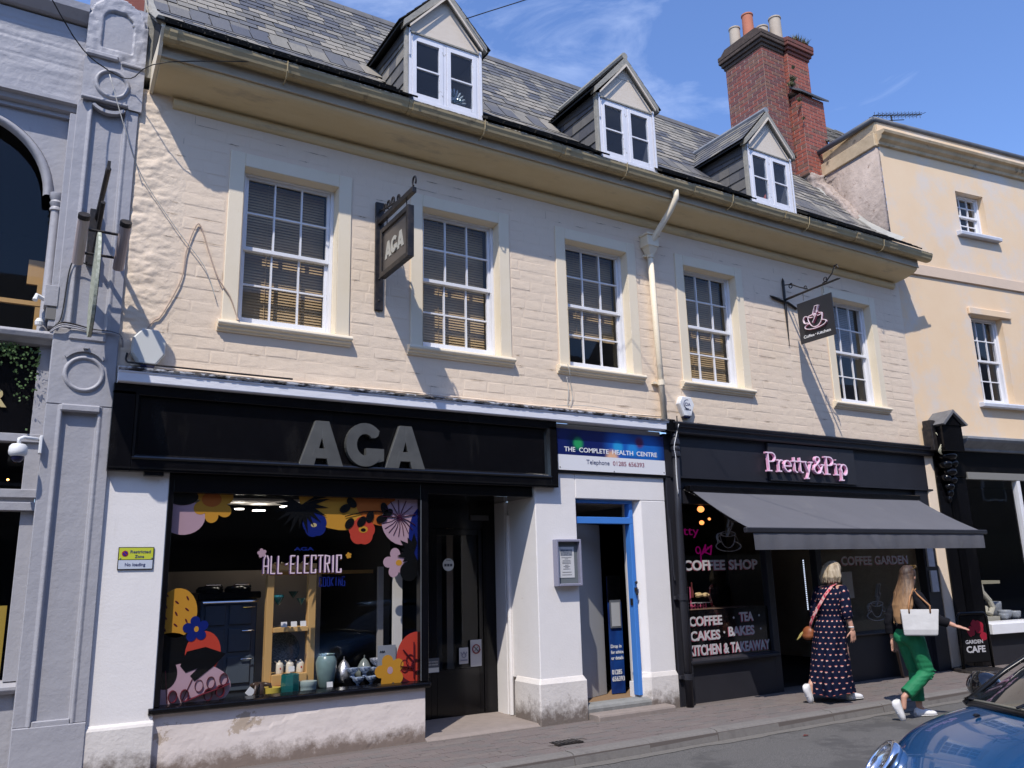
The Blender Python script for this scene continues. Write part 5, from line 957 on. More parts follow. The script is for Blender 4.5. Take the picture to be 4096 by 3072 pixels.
t_ = MB().poly([(-.05, -.01), (0, -.05), (.05, .0), (-.005, .045)], 0, .004).build('price_tag', MATS['card_white'], None, label='white price tag propped before the bronze animal ornament', category='tag'); t_.location = (2.10, .16, Z+.055)
t_ = MB().box(-.10, .10, 0, .01, 0, .22).build('notice_card', mat('grey_card', (.24, .26, .30), .6), None, label='grey framed notice card behind the red leaf graphic', category='card'); t_.location = (3.52, .30, Z+.15); q = text('AGA', 3.44, .298, Z+.30, .02, .06, off=.02); q.build('card_lettering', M_blk, None).parent = t_; bpy.context.view_layer.update(); bpy.data.objects['card_lettering'].matrix_parent_inverse = t_.matrix_world.inverted()
# ================================================================== health centre
H = thing('health_centre_sign', 'blue and white health centre name board above the blue door', 'sign')
M_hs = bpy.data.materials.new('blurred_blue_print'); M_hs.use_nodes = True; t = M_hs.node_tree; b = t.nodes['Principled BSDF']; b.inputs['Roughness'].default_value = .3
tc_ = N(t, 'ShaderNodeTexCoord'); vals = []
base = N(t, 'ShaderNodeRGB'); base.outputs[0].default_value = (.005, .012, .10, 1); last = base.outputs[0]
for (cx, cz, r_, col) in ((6.50, 3.13, .33, (.01, .10, .42)), (6.92, 3.08, .34, (.01, .12, .45)), (5.79, 3.16, .16, (.0, .01, .06)), (5.84, 3.13, .10, (.02, .30, .10)), (6.45, 3.12, .11, (.02, .30, .62)), (6.80, 3.2, .10, (.10, .02, .08)), (6.35, 2.98, .13, (.75, .42, .25)), (6.68, 3.10, .12, (.02, .22, .60))):
    mp_ = N(t, 'ShaderNodeVectorMath', operation='DISTANCE'); mp_.inputs[1].default_value = (cx, -.04, cz); t.links.new(tc_.outputs['Object'], mp_.inputs[0])
    mr = N(t, 'ShaderNodeMapRange', interpolation_type='SMOOTHSTEP'); mr.inputs[1].default_value = r_; mr.inputs[2].default_value = r_*.35; t.links.new(mp_.outputs['Value'], mr.inputs[0])
    mx_ = N(t, 'ShaderNodeMix', data_type='RGBA'); mx_.inputs[7].default_value = (*col, 1); t.links.new(mr.outputs[0], mx_.inputs[0]); t.links.new(last, mx_.inputs[6]); last = mx_.outputs[2]
t.links.new(last, b.inputs['Base Color'])
M_wht = mat('sign_white', (.72, .72, .74), .3)
MB().box(5.535, 7.205, -.045, -.0, 2.985, 3.30).build('blue_panel', M_hs, H); MB().box(5.535, 7.205, -.046, -.0, 2.80, 2.984).build('white_panel', M_wht, H)
xx = 5.63
for w_, wd_ in (('THE', .16), ('COMPLETE', .45), ('HEALTH', .33), ('CENTRE', .335)): text(w_, xx, -.046, 3.025, .058, wd_, off=.012).build('lettering', mat('letter_white', (.8, .8, .8), .4), H); xx += wd_+.058
text('Telephone', 5.95, -.047, 2.885, .056, .35, off=.0).build('lettering', mat('letter_slate_blue', (.06, .07, .16), .4), H); text('01285 656393', 6.355, -.047, 2.885, .056, .50, off=-.004).build('lettering', mat('letter_dark_red', (.25, .03, .07), .4), H)
for x, z in ((5.56, 2.83), (7.18, 2.83), (7.18, 3.26), (6.37, 2.81), (5.56, 3.27)): MB().lathe([(.008, 0), (.006, -.004), (.001, -.005)], (x, -.046, z), 8, 0, 'y').build('screw', M_iron, H)
MB().box(5.5, 7.22, -.02, .0, 2.765, 2.797).build('batten', M_iron, H)
DR = thing('blue_door_frame', 'bright blue door frame of the health centre entrance', 'door frame')
f = MB(); f.box(6.655, 6.712, .06, .16, .16, 2.18); f.box(5.80, 6.712, .06, .16, 2.18, 2.26); f.box(5.80, 6.712, .06, .16, 2.43, 2.468); f.box(6.66, 6.712, .06, .16, 2.26, 2.43); f.build('frame', M_blue, DR, bev=.004)
MB().quad((5.80, .11, 2.26), (6.66, .11, 2.26), (6.66, .11, 2.43), (5.80, .11, 2.43)).build('fanlight', M_shopglass, DR)
o = MB(); o.box(6.67, 6.70, .035, .06, 1.36, 1.41); o.lathe([(.012, 0), (.02, -.02), (.001, -.04)], (6.685, .05, 1.47), 10, 0, 'y'); o.lathe([(.01, 0), (.022, -.02), (.001, -.03)], (6.685, .05, 1.34), 10, 0, 'y'); o.box(6.643, 6.655, .08, .12, 1.20, 1.28); o.build('lock', M_iron, DR)
EN = thing('entrance_hall', 'white walled entrance hall with brown mat seen through the blue door frame', 'hall')
r = MB(); r.quad((5.80, .16, .1), (5.80, 2.4, .1), (5.80, 2.4, 2.47), (5.80, .16, 2.47)); r.quad((6.72, .165, .1), (6.735, .30, .1), (6.735, .30, 2.47), (6.72, .165, 2.47)); r.quad((6.735, .30, .1), (7.25, .32, .1), (7.25, .32, 2.47), (6.735, .30, 2.47)); r.quad((7.25, .32, .1), (7.25, 2.4, .1), (7.25, 2.4, 2.47), (7.25, .32, 2.47)); r.quad((5.80, 2.4, .1), (7.25, 2.4, .1), (7.25, 2.4, 2.47), (5.80, 2.4, 2.47)); r.quad((5.8, .25, 2.47), (7.25, .25, 2.47), (7.25, 2.4, 2.47), (5.8, 2.4, 2.47)); r.build('hall_wall', M_roomw, EN)
MB().quad((6.06, .40, .13), (6.60, .62, .13), (6.60, .62, 2.2), (6.06, .40, 2.2)).build('inner_door', mat('grey_white_door', (.36, .36, .36), .5), EN); MB().box(5.90, 6.05, .40, .44, .13, 2.2).build('inner_door_frame', mat('dark_grey_frame', (.08, .08, .085), .6), EN)
MB().box(6.70, 6.725, .17, .29, .12, .30).build('skirting', M_white, EN)
MB().box(5.80, 7.25, .12, 2.4, .02, .125).build('door_mat', mat('coir_mat', (.19, .12, .065), .95, (.25, .16, .09), 60, .9, .004, 120), EN)
MB().prism([(.13, -.05), (-.0, -.05), (-.018, .09), (-.008, .115), (.02, .135), (.15, .14)], 5.80, 6.80).build('door_sill', mat('grey_stone_sill', (.26, .26, .25), .8, (.19, .19, .18), 8, .9, .003, 40), EN, bev=.008)
MB().prism([(.0, -.1), (-.20, -.1), (-.20, .035), (-.18, .05), (.0, .052)], 5.85, 6.99).build('stone_step', M_conc, EN, bev=.012)
BN = thing('banner', 'navy blue advice banner standing inside the health centre entrance', 'banner')
bx = MB(); bx.box(0, .205, 0, .01, 0, 1.42); bx.build('banner_sheet', mat('navy_banner', (.005, .014, .09), .4, (.01, .06, .26), 1.6, .5, stretch=(1.5, 1, 1)), BN); MB().box(.0, .205, -.003, .0, 1.1, 1.42).build('banner_top', M_blk, BN)
for s_, z, h, w_ in (('Drop in', .56, .042, .16), ('for advice', .49, .042, .185), ('or details', .42, .042, .18), ('01285', .245, .058, .15), ('656393', .165, .058, .185)): text(s_, .012, -.004, z-.02, h, w_, off=.01).build('lettering', MATS['letter_white'], BN)
MB().box(.02, .18, -.02, -.004, .78, 1.12).build('leaflet_holder', mat('dark_holder', (.10, .11, .13), .4), BN); MB().box(.035, .165, -.024, -.0205, .80, 1.09).build('leaflet', mat('grey_leaflet', (.35, .36, .38), .6), BN)
BN.location = (6.61, .53, .135)
BN.rotation_euler = (0, 0, -.06)
# notice case and parking sign
NC = thing('notice_case', 'lilac grey glazed notice case with a typed sheet on the white pier', 'notice case')
M_lil = mat('lilac_grey_frame', (.24, .24, .31), .4)
f = MB(); f.box(5.44, 5.465, -.09, 0, 1.455, 1.985); f.box(5.765, 5.79, -.09, 0, 1.455, 1.985); f.box(5.465, 5.765, -.09, 0, 1.955, 1.985); f.box(5.465, 5.765, -.09, 0, 1.455, 1.485); f.build('case_frame', M_lil, NC, bev=.005)
MB().box(5.465, 5.765, -.03, 0, 1.485, 1.955).build('back_board', mat('grey_felt', (.15, .17, .18), .9), NC); MB().box(5.50, 5.715, -.034, -.03, 1.55, 1.90).build('paper', MATS['card_white'], NC); MB().box(5.525, 5.69, -.036, -.034, 1.80, 1.87).build('printed_photo', mat('photo_print', (.10, .12, .17), .5, (.3, .32, .36), 30, .6), NC)
tx = MB(); 
for i, (w_, z) in enumerate(((.14, 1.775), (.05, 1.76), (.11, 1.74), (.12, 1.725), (.12, 1.71), (.05, 1.69), (.09, 1.675), (.05, 1.66), (.1, 1.645), (.13, 1.61), (.14, 1.58))): tx.box(5.607-w_/2, 5.607+w_/2, -.0355, -.0342, z, z+.005)
tx.build('printed_lines', mat('grey_ink', (.12, .12, .14), .6), NC); MB().quad((5.465, -.07, 1.485), (5.765, -.07, 1.485), (5.765, -.07, 1.955), (5.465, -.07, 1.955)).build('glass', M_glass, NC)
PS = thing('parking_sign', 'small yellow and white restricted zone parking plate on the left white pier', 'sign')
MB().box(.866, 1.154, -.012, -.003, 1.725, 1.918).build('plate', M_blk, PS); MB().box(.872, 1.148, -.014, -.012, 1.812, 1.912).build('yellow_panel', mat('sign_yellow', (.52, .55, .05), .4), PS); MB().box(.872, 1.148, -.014, -.012, 1.731, 1.806).build('white_panel', mat('sign_blueish_white', (.52, .56, .64), .4), PS)
text('Restricted', .962, -.0142, 1.866, .026, .165, off=.012).build('lettering', MATS['letter_slate_blue'], PS); text('Zone', 1.0, -.0142, 1.825, .026, .075, off=.012).build('lettering', MATS['letter_slate_blue'], PS); text('No loading', .925, -.0142, 1.755, .028, .165, off=.012).build('lettering', MATS['letter_slate_blue'], PS)
MB().lathe([(.026, 0), (.026, -.001), (.001, -.001)], (.920, -.0142, 1.862), 20, 0, 'y').build('round_symbol', mat('symbol_red', (.35, .02, .03), .4), PS); MB().lathe([(.019, 0), (.019, -.001), (.001, -.001)], (.920, -.0155, 1.862), 20, 0, 'y').build('round_symbol', mat('symbol_blue', (.01, .02, .25), .4), PS); strokes([(.007, [(.905, 1.877), (.935, 1.847)])], -.017, .007, .001).build('round_symbol', MATS['symbol_red'], PS)
for x in (.885, 1.140): MB().lathe([(.007, 0), (.005, -.004), (.001, -.005)], (x, -.0145, 1.822), 8, 0, 'y').build('screw', M_chrome, PS)
# ================================================================== coffee shop front (right shop)
Q = empty('coffee_shopfront', (0, 0, 0), label='charcoal coffee shopfront with pink letters on its fascia, under the grey awning', category='shopfront')
MB().prism([(0, 3.345), (-.10, 3.345), (-.115, 3.36), (-.12, 3.42), (-.145, 3.43), (-.15, 3.46), (-.165, 3.475), (-.165, 3.495), (0, 3.53)], 7.30, 13.07).build('cornice', M_char, Q, bev=.003)
MB().box(7.225, 13.07, -.03, .1, 2.79, 3.345).build('fascia', M_char, Q); MB().box(7.30, 13.07, -.045, -.03, 2.775, 2.80).build('fascia_bead', M_char, Q)
MB().box(9.13, 11.02, -.075, -.0305, 2.80, 3.335).build('name_panel', mat('charcoal_panel', (.024, .024, .029), .45), Q, bev=.003)
f = MB(); f.box(7.225, 7.47, -.02, .12, -.05, 2.79); f.box(12.55, 12.88, -.02, .12, -.05, 2.79); f.box(9.02, 9.14, .05, .16, -.02, 2.6); f.box(10.05, 10.17, .05, .16, -.02, 2.6); f.box(7.47, 9.02, .05, .14, -.05, .44); f.box(10.17, 12.55, .05, .14, -.05, .60); f.box(7.47, 12.55, .03, .14, 2.45, 2.79)
f.build('joinery', M_char, Q, bev=.004)
MB().prism([(.14, .44), (-.015, .445), (-.03, .46), (-.03, .49), (.0, .505), (.14, .52)], 7.44, 9.04).build('window_sill', M_char, Q, bev=.004); MB().prism([(.14, .60), (.0, .605), (-.01, .63), (.14, .66)], 10.15, 12.57).build('window_sill', M_char, Q, bev=.004)
MB().quad((7.47, .10, .50), (9.02, .10, .50), (9.02, .10, 2.45), (7.47, .10, 2.45)).build('pane', M_shopglass, Q); MB().quad((10.17, .10, .65), (12.55, .10, .65), (12.55, .10, 2.45), (10.17, .10, 2.45)).build('pane', M_shopglass, Q)
MB().box(7.47, 9.02, .104, .12, .50, 1.10).build('black_window_film', M_blk, Q)
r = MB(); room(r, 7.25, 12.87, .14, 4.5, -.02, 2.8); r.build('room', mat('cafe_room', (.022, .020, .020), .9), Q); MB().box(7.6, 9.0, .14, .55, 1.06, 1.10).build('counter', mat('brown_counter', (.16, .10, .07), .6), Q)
ld = MB(); [ld.box(10.92, 10.934, 1.0, 1.012, .95+i*.03, .966+i*.03) for i in range(26)]; ld.build('led_strip', mat('led_glow', (.6, .7, 1), .5, emit=(.7, .8, 1, 1.1)), Q, kind='stuff')
for x, y, z, r_ in ((8.42, .62, 2.44, .05), (8.40, .60, 2.25, .035), (8.75, .8, 2.32, .022)): MB().ell((x, y, z), (r_, r_, r_*.9), 10).build('pendant_lamp', mat('amber_glow', (1, .5, .2), .5, emit=(1, .33, .09, 1.6)), Q)
# coffee fascia name in slab letters
u = .2615/.30
def g_line(*p): return [tuple(q) for q in p]
def slab(ch, x, z, X=.158, A=.255, w_=.022):
    S_ = {'P': (.155, [[(.035, 0), (.035, A)], [(0, A), (.075, A)], [(0, 0), (.08, 0)], [(.035, A), (.09, A)]+arc(.09, A-.062, .055, .062, 90, -90, 9)+[(.035, A-.124)]]),
          'r': (.098, [[(.03, 0), (.03, X)], [(0, X), (.03, X)], [(0, 0), (.068, 0)], [(.03, X-.045)]+arc(.072, X-.045, .036, .045, 170, 55, 6)]),
          'e': (.135, [[(.008, X*.52), (.118, X*.52)]+arc(.063, X*.5, .056, X*.5, 5, 318, 18)]),
          't': (.082, [[(.035, .215), (.035, .03)]+arc(.062, .03, .027, .03, 180, 290, 5), [(-.005, X), (.075, X)]]),
          'y': (.15, [[(.02, X), (.072, .01)], [(.126, X), (.06, -.03), (.04, -.078)], [(-.005, X), (.045, X)], [(.10, X), (.15, X)], [(.012, -.078), (.072, -.078)]]),
          '&': (.19, [[(.165, .0), (.055, .165)]+arc(.078, .205, .036, .04, 205, -30, 10)+[(.055, .13)]+arc(.062, .062, .058, .062, 110, 350, 12)+[(.155, .13)], [(.12, .13), (.18, .13)]]),
          'i': (.078, [[(.035, 0), (.035, X)], [(0, X), (.035, X)], [(0, 0), (.072, 0)], [(.035, .215), (.035, .228)]]),
          'p': (.15, [[(.03, -.078), (.03, X)], [(0, X), (.03, X)], [(0, -.078), (.065, -.078)], arc(.078, X*.5, .052, X*.5, 180, -180, 20)])}[ch]
    return S_[0], [[(x+a, z+b) for a, b in l] for l in S_[1]]
x = 9.02; LS = []
for chh in 'Pretty&Pip':
    adv, l = slab(chh, 0, 0); sx = 1.27; LS.append([[(x+a*sx, 2.93+b) for a, b in q] for q in l]); x += (adv+.012)*sx
for l in LS: strokes(l, -.082, .0225, .035).build('letter', M_pink, Q); strokes(l, -.121, .0165, .004).build('letter_face', M_pinkf, Q)
# window writing
Mw = mat('window_white', (.46, .45, .47), .6, spec=.1); Mr = mat('window_red_shade', (.42, .10, .14), .5)
def wtext(s_, x, z, h, w_, y=.094, m=Mw):
    a = text(s_, x, y, z, h, w_, off=.03); a.build('window_lettering', m, Q); a = text(s_, x-.009, y+.004, z-.007, h, w_, off=.03); a.build('window_lettering', Mr, Q)
wtext('COFFEE SHOP', 7.53, 1.60, .125, 1.36); wtext('COFFEE', 7.56, .905, .115, .58); wtext('TEA', 8.46, .925, .115, .26); wtext('CAKES', 7.565, .725, .115, .52); wtext('BAKES', 8.24, .75, .115, .48); wtext('KITCHEN & TAKEAWAY', 7.53, .545, .125, 1.46)
wtext('COFFEE GARDEN', 10.66, 1.62, .125, 1.62)
for x, z in ((7.525, .955), (8.35, .975), (8.83, .985), (7.53, .775), (8.16, .80), (8.84, .81)): MB().lathe([(.015, 0), (.015, -.002), (.001, -.002)], (x, .094, z), 10, 0, 'y').build('window_dot', Mw, Q)
Mcup = mat('dim_white_line', (.30, .29, .30), .6); cup = lambda cx, cz, k: [arc(cx, cz-.05*k, .17*k, .09*k, -20, 200, 14)[::1], arc(cx, cz+.02*k, .12*k, .15*k, 180, 360, 12), arc(cx, cz-.11*k, .2*k, .06*k, 120, 420, 20), arc(cx, cz+.03*k, .12*k, .03*k, 0, 360, 14), arc(cx-.13*k, cz-.01*k, .05*k, .05*k, 60, 280, 10), [(cx-.02*k, cz), (cx+.03*k, cz+.12*k), (cx+.0*k, cz+.11*k), (cx+.06*k, cz+.27*k), (cx+.10*k, cz+.27*k), (cx+.06*k, cz+.15*k), (cx+.09*k, cz+.16*k), (cx-.02*k, cz)]]
strokes(cup(8.36, 2.03, 1.15), .095, .008, .001).build('cup_drawing', Mcup, Q); strokes(cup(11.35, 1.0, 1.2), .095, .008, .001).build('cup_drawing', Mcup, Q)
Mneon = mat('magenta_neon', (.12, .0, .06), .4, emit=(.75, .0, .35, .10)); text('Pretty', 7.42, .30, 2.06, .12, .62, off=.0).build('neon_lettering', Mneon, Q); strokes([arc(8.0, 1.86, .04, .045, 0, 360, 12)+[(8.04, 1.72), (8.0, 1.68)], [(8.07, 1.82), (8.14, 1.93), (8.12, 1.83), (8.19, 1.90)], [(8.05, 1.80), (8.25, 1.92), (8.22, 1.80), (8.10, 1.84)]], .30, .014, .006).build('neon_lettering', Mneon, Q)
for i, (x, z0, z1) in enumerate(((12.60, 1.56, 1.90), (12.62, 1.17, 1.50))): MB().box(x, x+.17, -.05, -.02, z0, z1).build('menu_case', mat('menu_paper', (.55, .56, .60), .5, (.45, .46, .50), 12, .6), Q, bev=.003)
MB().box(10.62, 10.86, .085, .095, 1.14, 1.52).build('menu_sheet', mat('shaded_sheet', (.34, .33, .33), .6), Q)
P2 = thing('cake_tray', 'pink wire tray stand with cakes on the cafe counter behind the glass', 'tray')
o = MB(); o.tube([(7.84, .34, 1.10), (7.84, .34, 1.38), (7.74, .34, 1.38)], .011, 6); o.tube([(7.84, .34, 1.13), (8.15, .40, 1.13)], .009, 6); o.tube([(7.84, .5, 1.13), (8.15, .5, 1.13)], .009, 6); [o.tube([(7.86+i*.05, .34, 1.10), (7.86+i*.05, .34, 1.17)], .008, 5) for i in range(6)]; o.build('wire_frame', mat('pink_wire', (.55, .10, .20), .4), P2); MB().box(7.83, 8.18, .33, .52, 1.168, 1.176).build('tray_top', mat('pale_tray', (.4, .4, .42), .4), P2)
o = MB(); [o.ell((8.10+random.uniform(-.09, .10), .40+random.uniform(-.05, .05), 1.27+random.uniform(-.02, .02)), (.035, .03, .02), 6) for _ in range(12)]; o.build('cakes', mat('cake_crust', (.45, .30, .13), .8, (.6, .48, .28), 20, .8), P2)
PP = thing('pepper_mill', 'dark red slim bottle standing behind the cakes on the cafe counter', 'bottle'); smooth_by_angle(MB().lathe([(.02, 0), (.022, .08), (.008, .14), (.012, .19), (.001, .2)], (8.03, .5, 1.24), 10).build('bottle', mat('dark_red_glass', (.12, .03, .03), .3), PP))
# awning
AW = thing('awning', 'grey canvas awning with a straight valance pulled out over the coffee shop', 'awning')
aw = MB(); nx = 24; ny = 6
AX0, AX1, AY0, AZ0, AY1, AZ1 = 7.62, 12.50, -.03, 2.635, -1.0, 2.075
for s_ in (0, 1):
    o0 = len(aw.v)
    for i in range(nx+1):
        for j in range(ny+1):
            f = j/ny; aw.v.append((AX0+(AX1-AX0)*i/nx, AY0+(AY1-AY0)*f, AZ0+(AZ1-AZ0)*f-.028*math.sin(f*math.pi)-.006*math.sin(i*1.3+f*2)*f-.004*math.sin(i*.45)-s_*.003))
    for i in range(nx):
        for j in range(ny): a = o0+i*(ny+1)+j; aw.f.append((a, a+ny+1, a+ny+2, a+1)); aw.m.append(0)
aw.build('canvas', M_awn, AW, smooth=True)
MB().box(AX0-.1, AX1+.12, -1.045, -.985, 2.015, 2.08).build('front_bar', M_char, AW, bev=.01); MB().box(AX0-.05, AX1+.05, -.10, .03, 2.60, 2.68).build('cassette', M_blk, AW, bev=.01)
vl = MB()
for i in range(61):
    x = AX0+.02+(AX1-AX0)*i/60; w0 = .012*math.sin(i*1.7)+.008*math.sin(i*.6); vl.v += [(x, -1.03, 2.02), (x, -1.035+w0*.5, 1.93), (x+.01, -1.03+w0, 1.815)]
    if i: a = (i-1)*3; vl.f += [(a, a+3, a+4, a+1), (a+1, a+4, a+5, a+2)]; vl.m += [0, 0]
vl.build('valance', M_awn, AW, smooth=True)
for xa, xb in ((7.72, 8.5), (12.5, 11.7)): MB().tube([(xa, -.06, 2.58), ((xa+xb)/2+.3*(1 if xb < xa else -1), -.55, 2.20), (xb, -.98, 2.00)], .022, 6).build('folding_arm', M_iron, AW)
o = MB(); a, b = Vector((7.46, -.08, 2.62)), Vector((8.42, -.55, 2.06))
for i in range(34): c = a.lerp(b, (i+.5)/34); d = (b-a)/34*.7; u_ = Vector((.008, 0, 0)) if i % 2 else Vector((0, .008, 0)); o.tube([c-d*.5, c+u_, c+d*.5, c-u_, c-d*.5], .0028, 4)
o.build('chain', M_iron, AW)
# ================================================================== pipes, signs, alarms on the facade
DP = thing('cream_downpipe', 'cream painted downpipe with hopper head between the middle windows', 'downpipe')
o = MB().tube([(7.30, -.52, 6.60), (7.30, -.52, 6.50), (7.265, -.42, 6.33), (7.16, -.12, 5.97), (7.15, -.095, 5.92)], .042, 12).build('swan_neck', M_sur, DP, smooth=True)
h = MB(); h.prism([(-.17, 5.90), (-.0, 5.90), (-.0, 6.06), (-.17, 6.06)], 7.06, 7.26); h.build('hopper_head', M_sur, DP, bev=.01); MB().box(7.045, 7.275, -.185, -.0, 6.055, 6.085).build('hopper_rim', M_sur, DP, bev=.004); h = MB(); h.loft([[(7.08, -.16, 5.90), (7.24, -.16, 5.90), (7.24, -.01, 5.90), (7.08, -.01, 5.90)], [(7.12, -.12, 5.80), (7.21, -.12, 5.80), (7.21, -.03, 5.80), (7.12, -.03, 5.80)]]); h.build('hopper_moulding', M_sur, DP, bev=.004)
MB().tube([(7.165, -.075, 5.82), (7.19, -.075, 4.6), (7.225, -.075, 3.52)], .040, 14).build('pipe', M_sur, DP, smooth=True)
for z in (5.80, 4.02): MB().tube([(7.167 if z > 5 else 7.21, -.075, z-.04), (7.167 if z > 5 else 7.21, -.075, z+.03)], .049, 14).build('collar', M_sur, DP); MB().box(7.10, 7.27, -.05, -.0, z-.02, z+.01).build('pipe_bracket', M_sur, DP)
BP = thing('black_downpipe', 'black iron downpipe running down beside the coffee shop to the pavement', 'downpipe')
smooth_by_angle(MB().lathe([(.02, 3.40), (.03, 3.36), (.052, 3.33), (.055, 3.30), (.045, 3.29), (.062, 3.24), (.064, 3.20), (.045, 3.18), (.060, 3.16), (.060, 3.12), (.052, 3.11), (.062, 3.06), (.060, 3.04), (.046, 3.03)], (7.355, -.10, 0), 18).build('ornate_head', M_char, BP))
MB().tube([(7.355, -.10, 3.10), (7.33, -.10, 2.3), (7.305, -.10, 1.3), (7.30, -.10, -.01)], .046, 16).build('pipe', M_char, BP, smooth=True)
for z in (2.62, 1.28, .34): MB().tube([(7.345 if z > 2 else 7.303, -.10, z), (7.345 if z > 2 else 7.303, -.10, z+.008)], .047, 16).build('pipe_joint', M_iron, BP)
for z in (1.24, .30): MB().tube([(7.303, -.10, z), (7.303, -.10, z+.07)], .058, 16).build('collar', M_char, BP); MB().box(7.21, 7.39, -.07, -.03, z+.01, z+.05).build('pipe_bracket', M_char, BP); MB().tube([(7.25, -.085, z+.03), (7.27, -.085, z+.03)], .028, 8).build('lug', M_char, BP)
MB().tube([(7.24, -.03, 2.25), (7.242, -.035, 1.55), (7.25, -.04, 1.48)], .012, 8).build('thin_black_conduit', M_char, None, label='thin black conduit on the edge of the charcoal pilaster', category='conduit')
cable('white_cable', [(7.38, -.17, 3.46), (7.33, -.16, 3.30), (7.28, -.16, 3.15), (7.30, -.155, 3.02), (7.29, -.155, 2.8), (7.30, -.155, 2.55)], .005, M_plastic, 'thin white cable twisting down the top of the black downpipe')
MB().box(7.18, 7.34, -.16, -.02, 3.36, 3.52).build('cornice_block', M_blk, Q, bev=.01); MB().tube([(7.335, -.19, 3.36), (7.335, -.19, 3.56)], .008, 6).build('iron_strap', M_iron, Q)
def alarm(name, cx, cz, rx, rz, d, label, m, txt=None):
    a = thing(name, label, 'alarm box'); pts = [(-rx, .25*rz), (-rx*.62, rz), (rx*.62, rz), (rx, .25*rz), (rx*.48, -rz), (-rx*.48, -rz)] if txt else [(-rx, -.42*rz), (-rx*.98, .45*rz), (-.45*rx, rz), (.5*rx, rz), (rx, .4*rz), (rx*.98, -.35*rz), (.45*rx, -rz), (-.5*rx, -rz)]
    o = MB(); o.loft([[(cx+x*1.0, .0, cz+z) for x, z in pts], [(cx+x, -d*.75, cz+z) for x, z in pts], [(cx+x*.93, -d, cz+z*.93) for x, z in pts]]); o.build('cover', m, a, bev=.003)
    o = MB(); low = sorted(pts, key=lambda p: p[1])[:2]; o.box(cx-rx*.42, cx+rx*.42, -d*.9, -.01, cz-rz-.022, cz-rz+.002); o.build('blue_lens', M_bluepl, a, bev=.01); return a
alarm('alarm_box', .975, 3.73, .145, .17, .10, 'plain faceted white alarm box striped by shadows on the rough quoins', mat('alarm_grey_white', (.62, .63, .61), .45))
a = alarm('alarm_box', 7.645, 3.735, .135, .135, .075, 'white six sided alarm box with round logo right of the cream downpipe', M_plastic, 'CIA')
text('CIA', 7.60, -.077, 3.745, .042, .10, off=.01).build('lettering', MATS['letter_slate_blue'], a); strokes([(.005, arc(7.645, 3.765, .062, .062, 70, 290, 16))], -.076, .005, .002).build('logo_ring', MATS['letter_slate_blue'], a); text('01285 655689', 7.59, -.077, 3.685, .014, .115).build('lettering', MATS['grey_ink'], a)
cable('rope_cable', [(.80, -.03, 3.62), (.99, -.02, 3.98), (1.07, -.02, 4.07), (1.22, -.02, 4.45), (1.25, -.02, 4.75), (1.32, -.02, 5.02), (1.37, -.02, 5.03), (1.46, -.02, 4.78), (1.56, -.03, 4.52), (1.68, -.03, 4.35), (1.76, -.02, 4.15), (1.765, -.09, 4.10)], .0065, M_rope, 'brown cable looping up and over between the alarm box and the first window')
cable('cable', [(.83, -.03, 3.56), (1.3, -.03, 3.555), (2.4, -.025, 3.55), (3.9, -.03, 3.56), (5.3, -.025, 3.552), (7.25, -.03, 3.57)], .011, M_wall, 'cream painted cable lying along the top of the white cornice')
cable('cable', [(.80, -.05, 3.66), (.80, -.06, 3.58), (.9, -.14, 3.55), (1.5, -.15, 3.545), (2.3, -.15, 3.545)], .009, M_iron, 'black cable sagging over the left end of the white cornice')
cable('cable', [(5.70, -.09, 4.10), (5.72, -.095, 4.0), (5.78, -.03, 3.85), (5.80, -.02, 3.68), (5.72, -.03, 3.60), (5.74, -.03, 3.80), (5.72, -.03, 3.95)], .005, M_wirew, 'thin loose wire hanging from the sill of the middle window')
cable('cable', [(5.5, -.10, 3.56), (6.0, -.12, 3.59), (6.6, -.09, 3.56)], .004, M_wirew, 'stray thin wire lying on the cornice below the middle window')
# hanging cooker sign
HS = thing('hanging_sign', 'black hanging sign board with three grey letters between the first two windows', 'sign')
MB().box(3.205, 3.30, -.035, -.0, 4.44, 5.71).build('wall_post', M_iron, HS, bev=.003); MB().box(3.225, 3.275, -.95, -.02, 5.44, 5.50).build('arm', M_iron, HS, bev=.003); MB().tube([(3.25, -.03, 5.60), (3.25, -.62, 5.50)], .011, 6).build('tie', M_iron, HS)
for (y, z, r_) in ((-.95, 5.56, .04), (-.40, 5.57, .035), (-.28, 5.58, .035), (-.18, 5.585, .03), (-.55, 5.54, .03)): o = MB(); o.tube([(3.25, y+r_*math.cos(t), z+r_*math.sin(t)*1.3) for t in [k*.5 for k in range(-2, 9)]], .011, 6); o.build('scroll', M_iron, HS)
fr = MB(); y0, y1, z0, z1 = -.87, -.12, 4.77, 5.335
fr.box(3.215, 3.285, y0, y0+.055, z0, z1); fr.box(3.215, 3.285, y1-.055, y1, z0, z1); fr.box(3.215, 3.285, y0+.055, y1-.055, z1-.055, z1); fr.box(3.215, 3.285, y0+.055, y1-.055, z0, z0+.055); fr.build('frame', M_iron, HS, bev=.003)
MB().box(3.235, 3.265, y0+.055, y1-.055, z0+.055, z1-.055).build('board', mat('dark_brown_board', (.075, .065, .058), .3), HS)
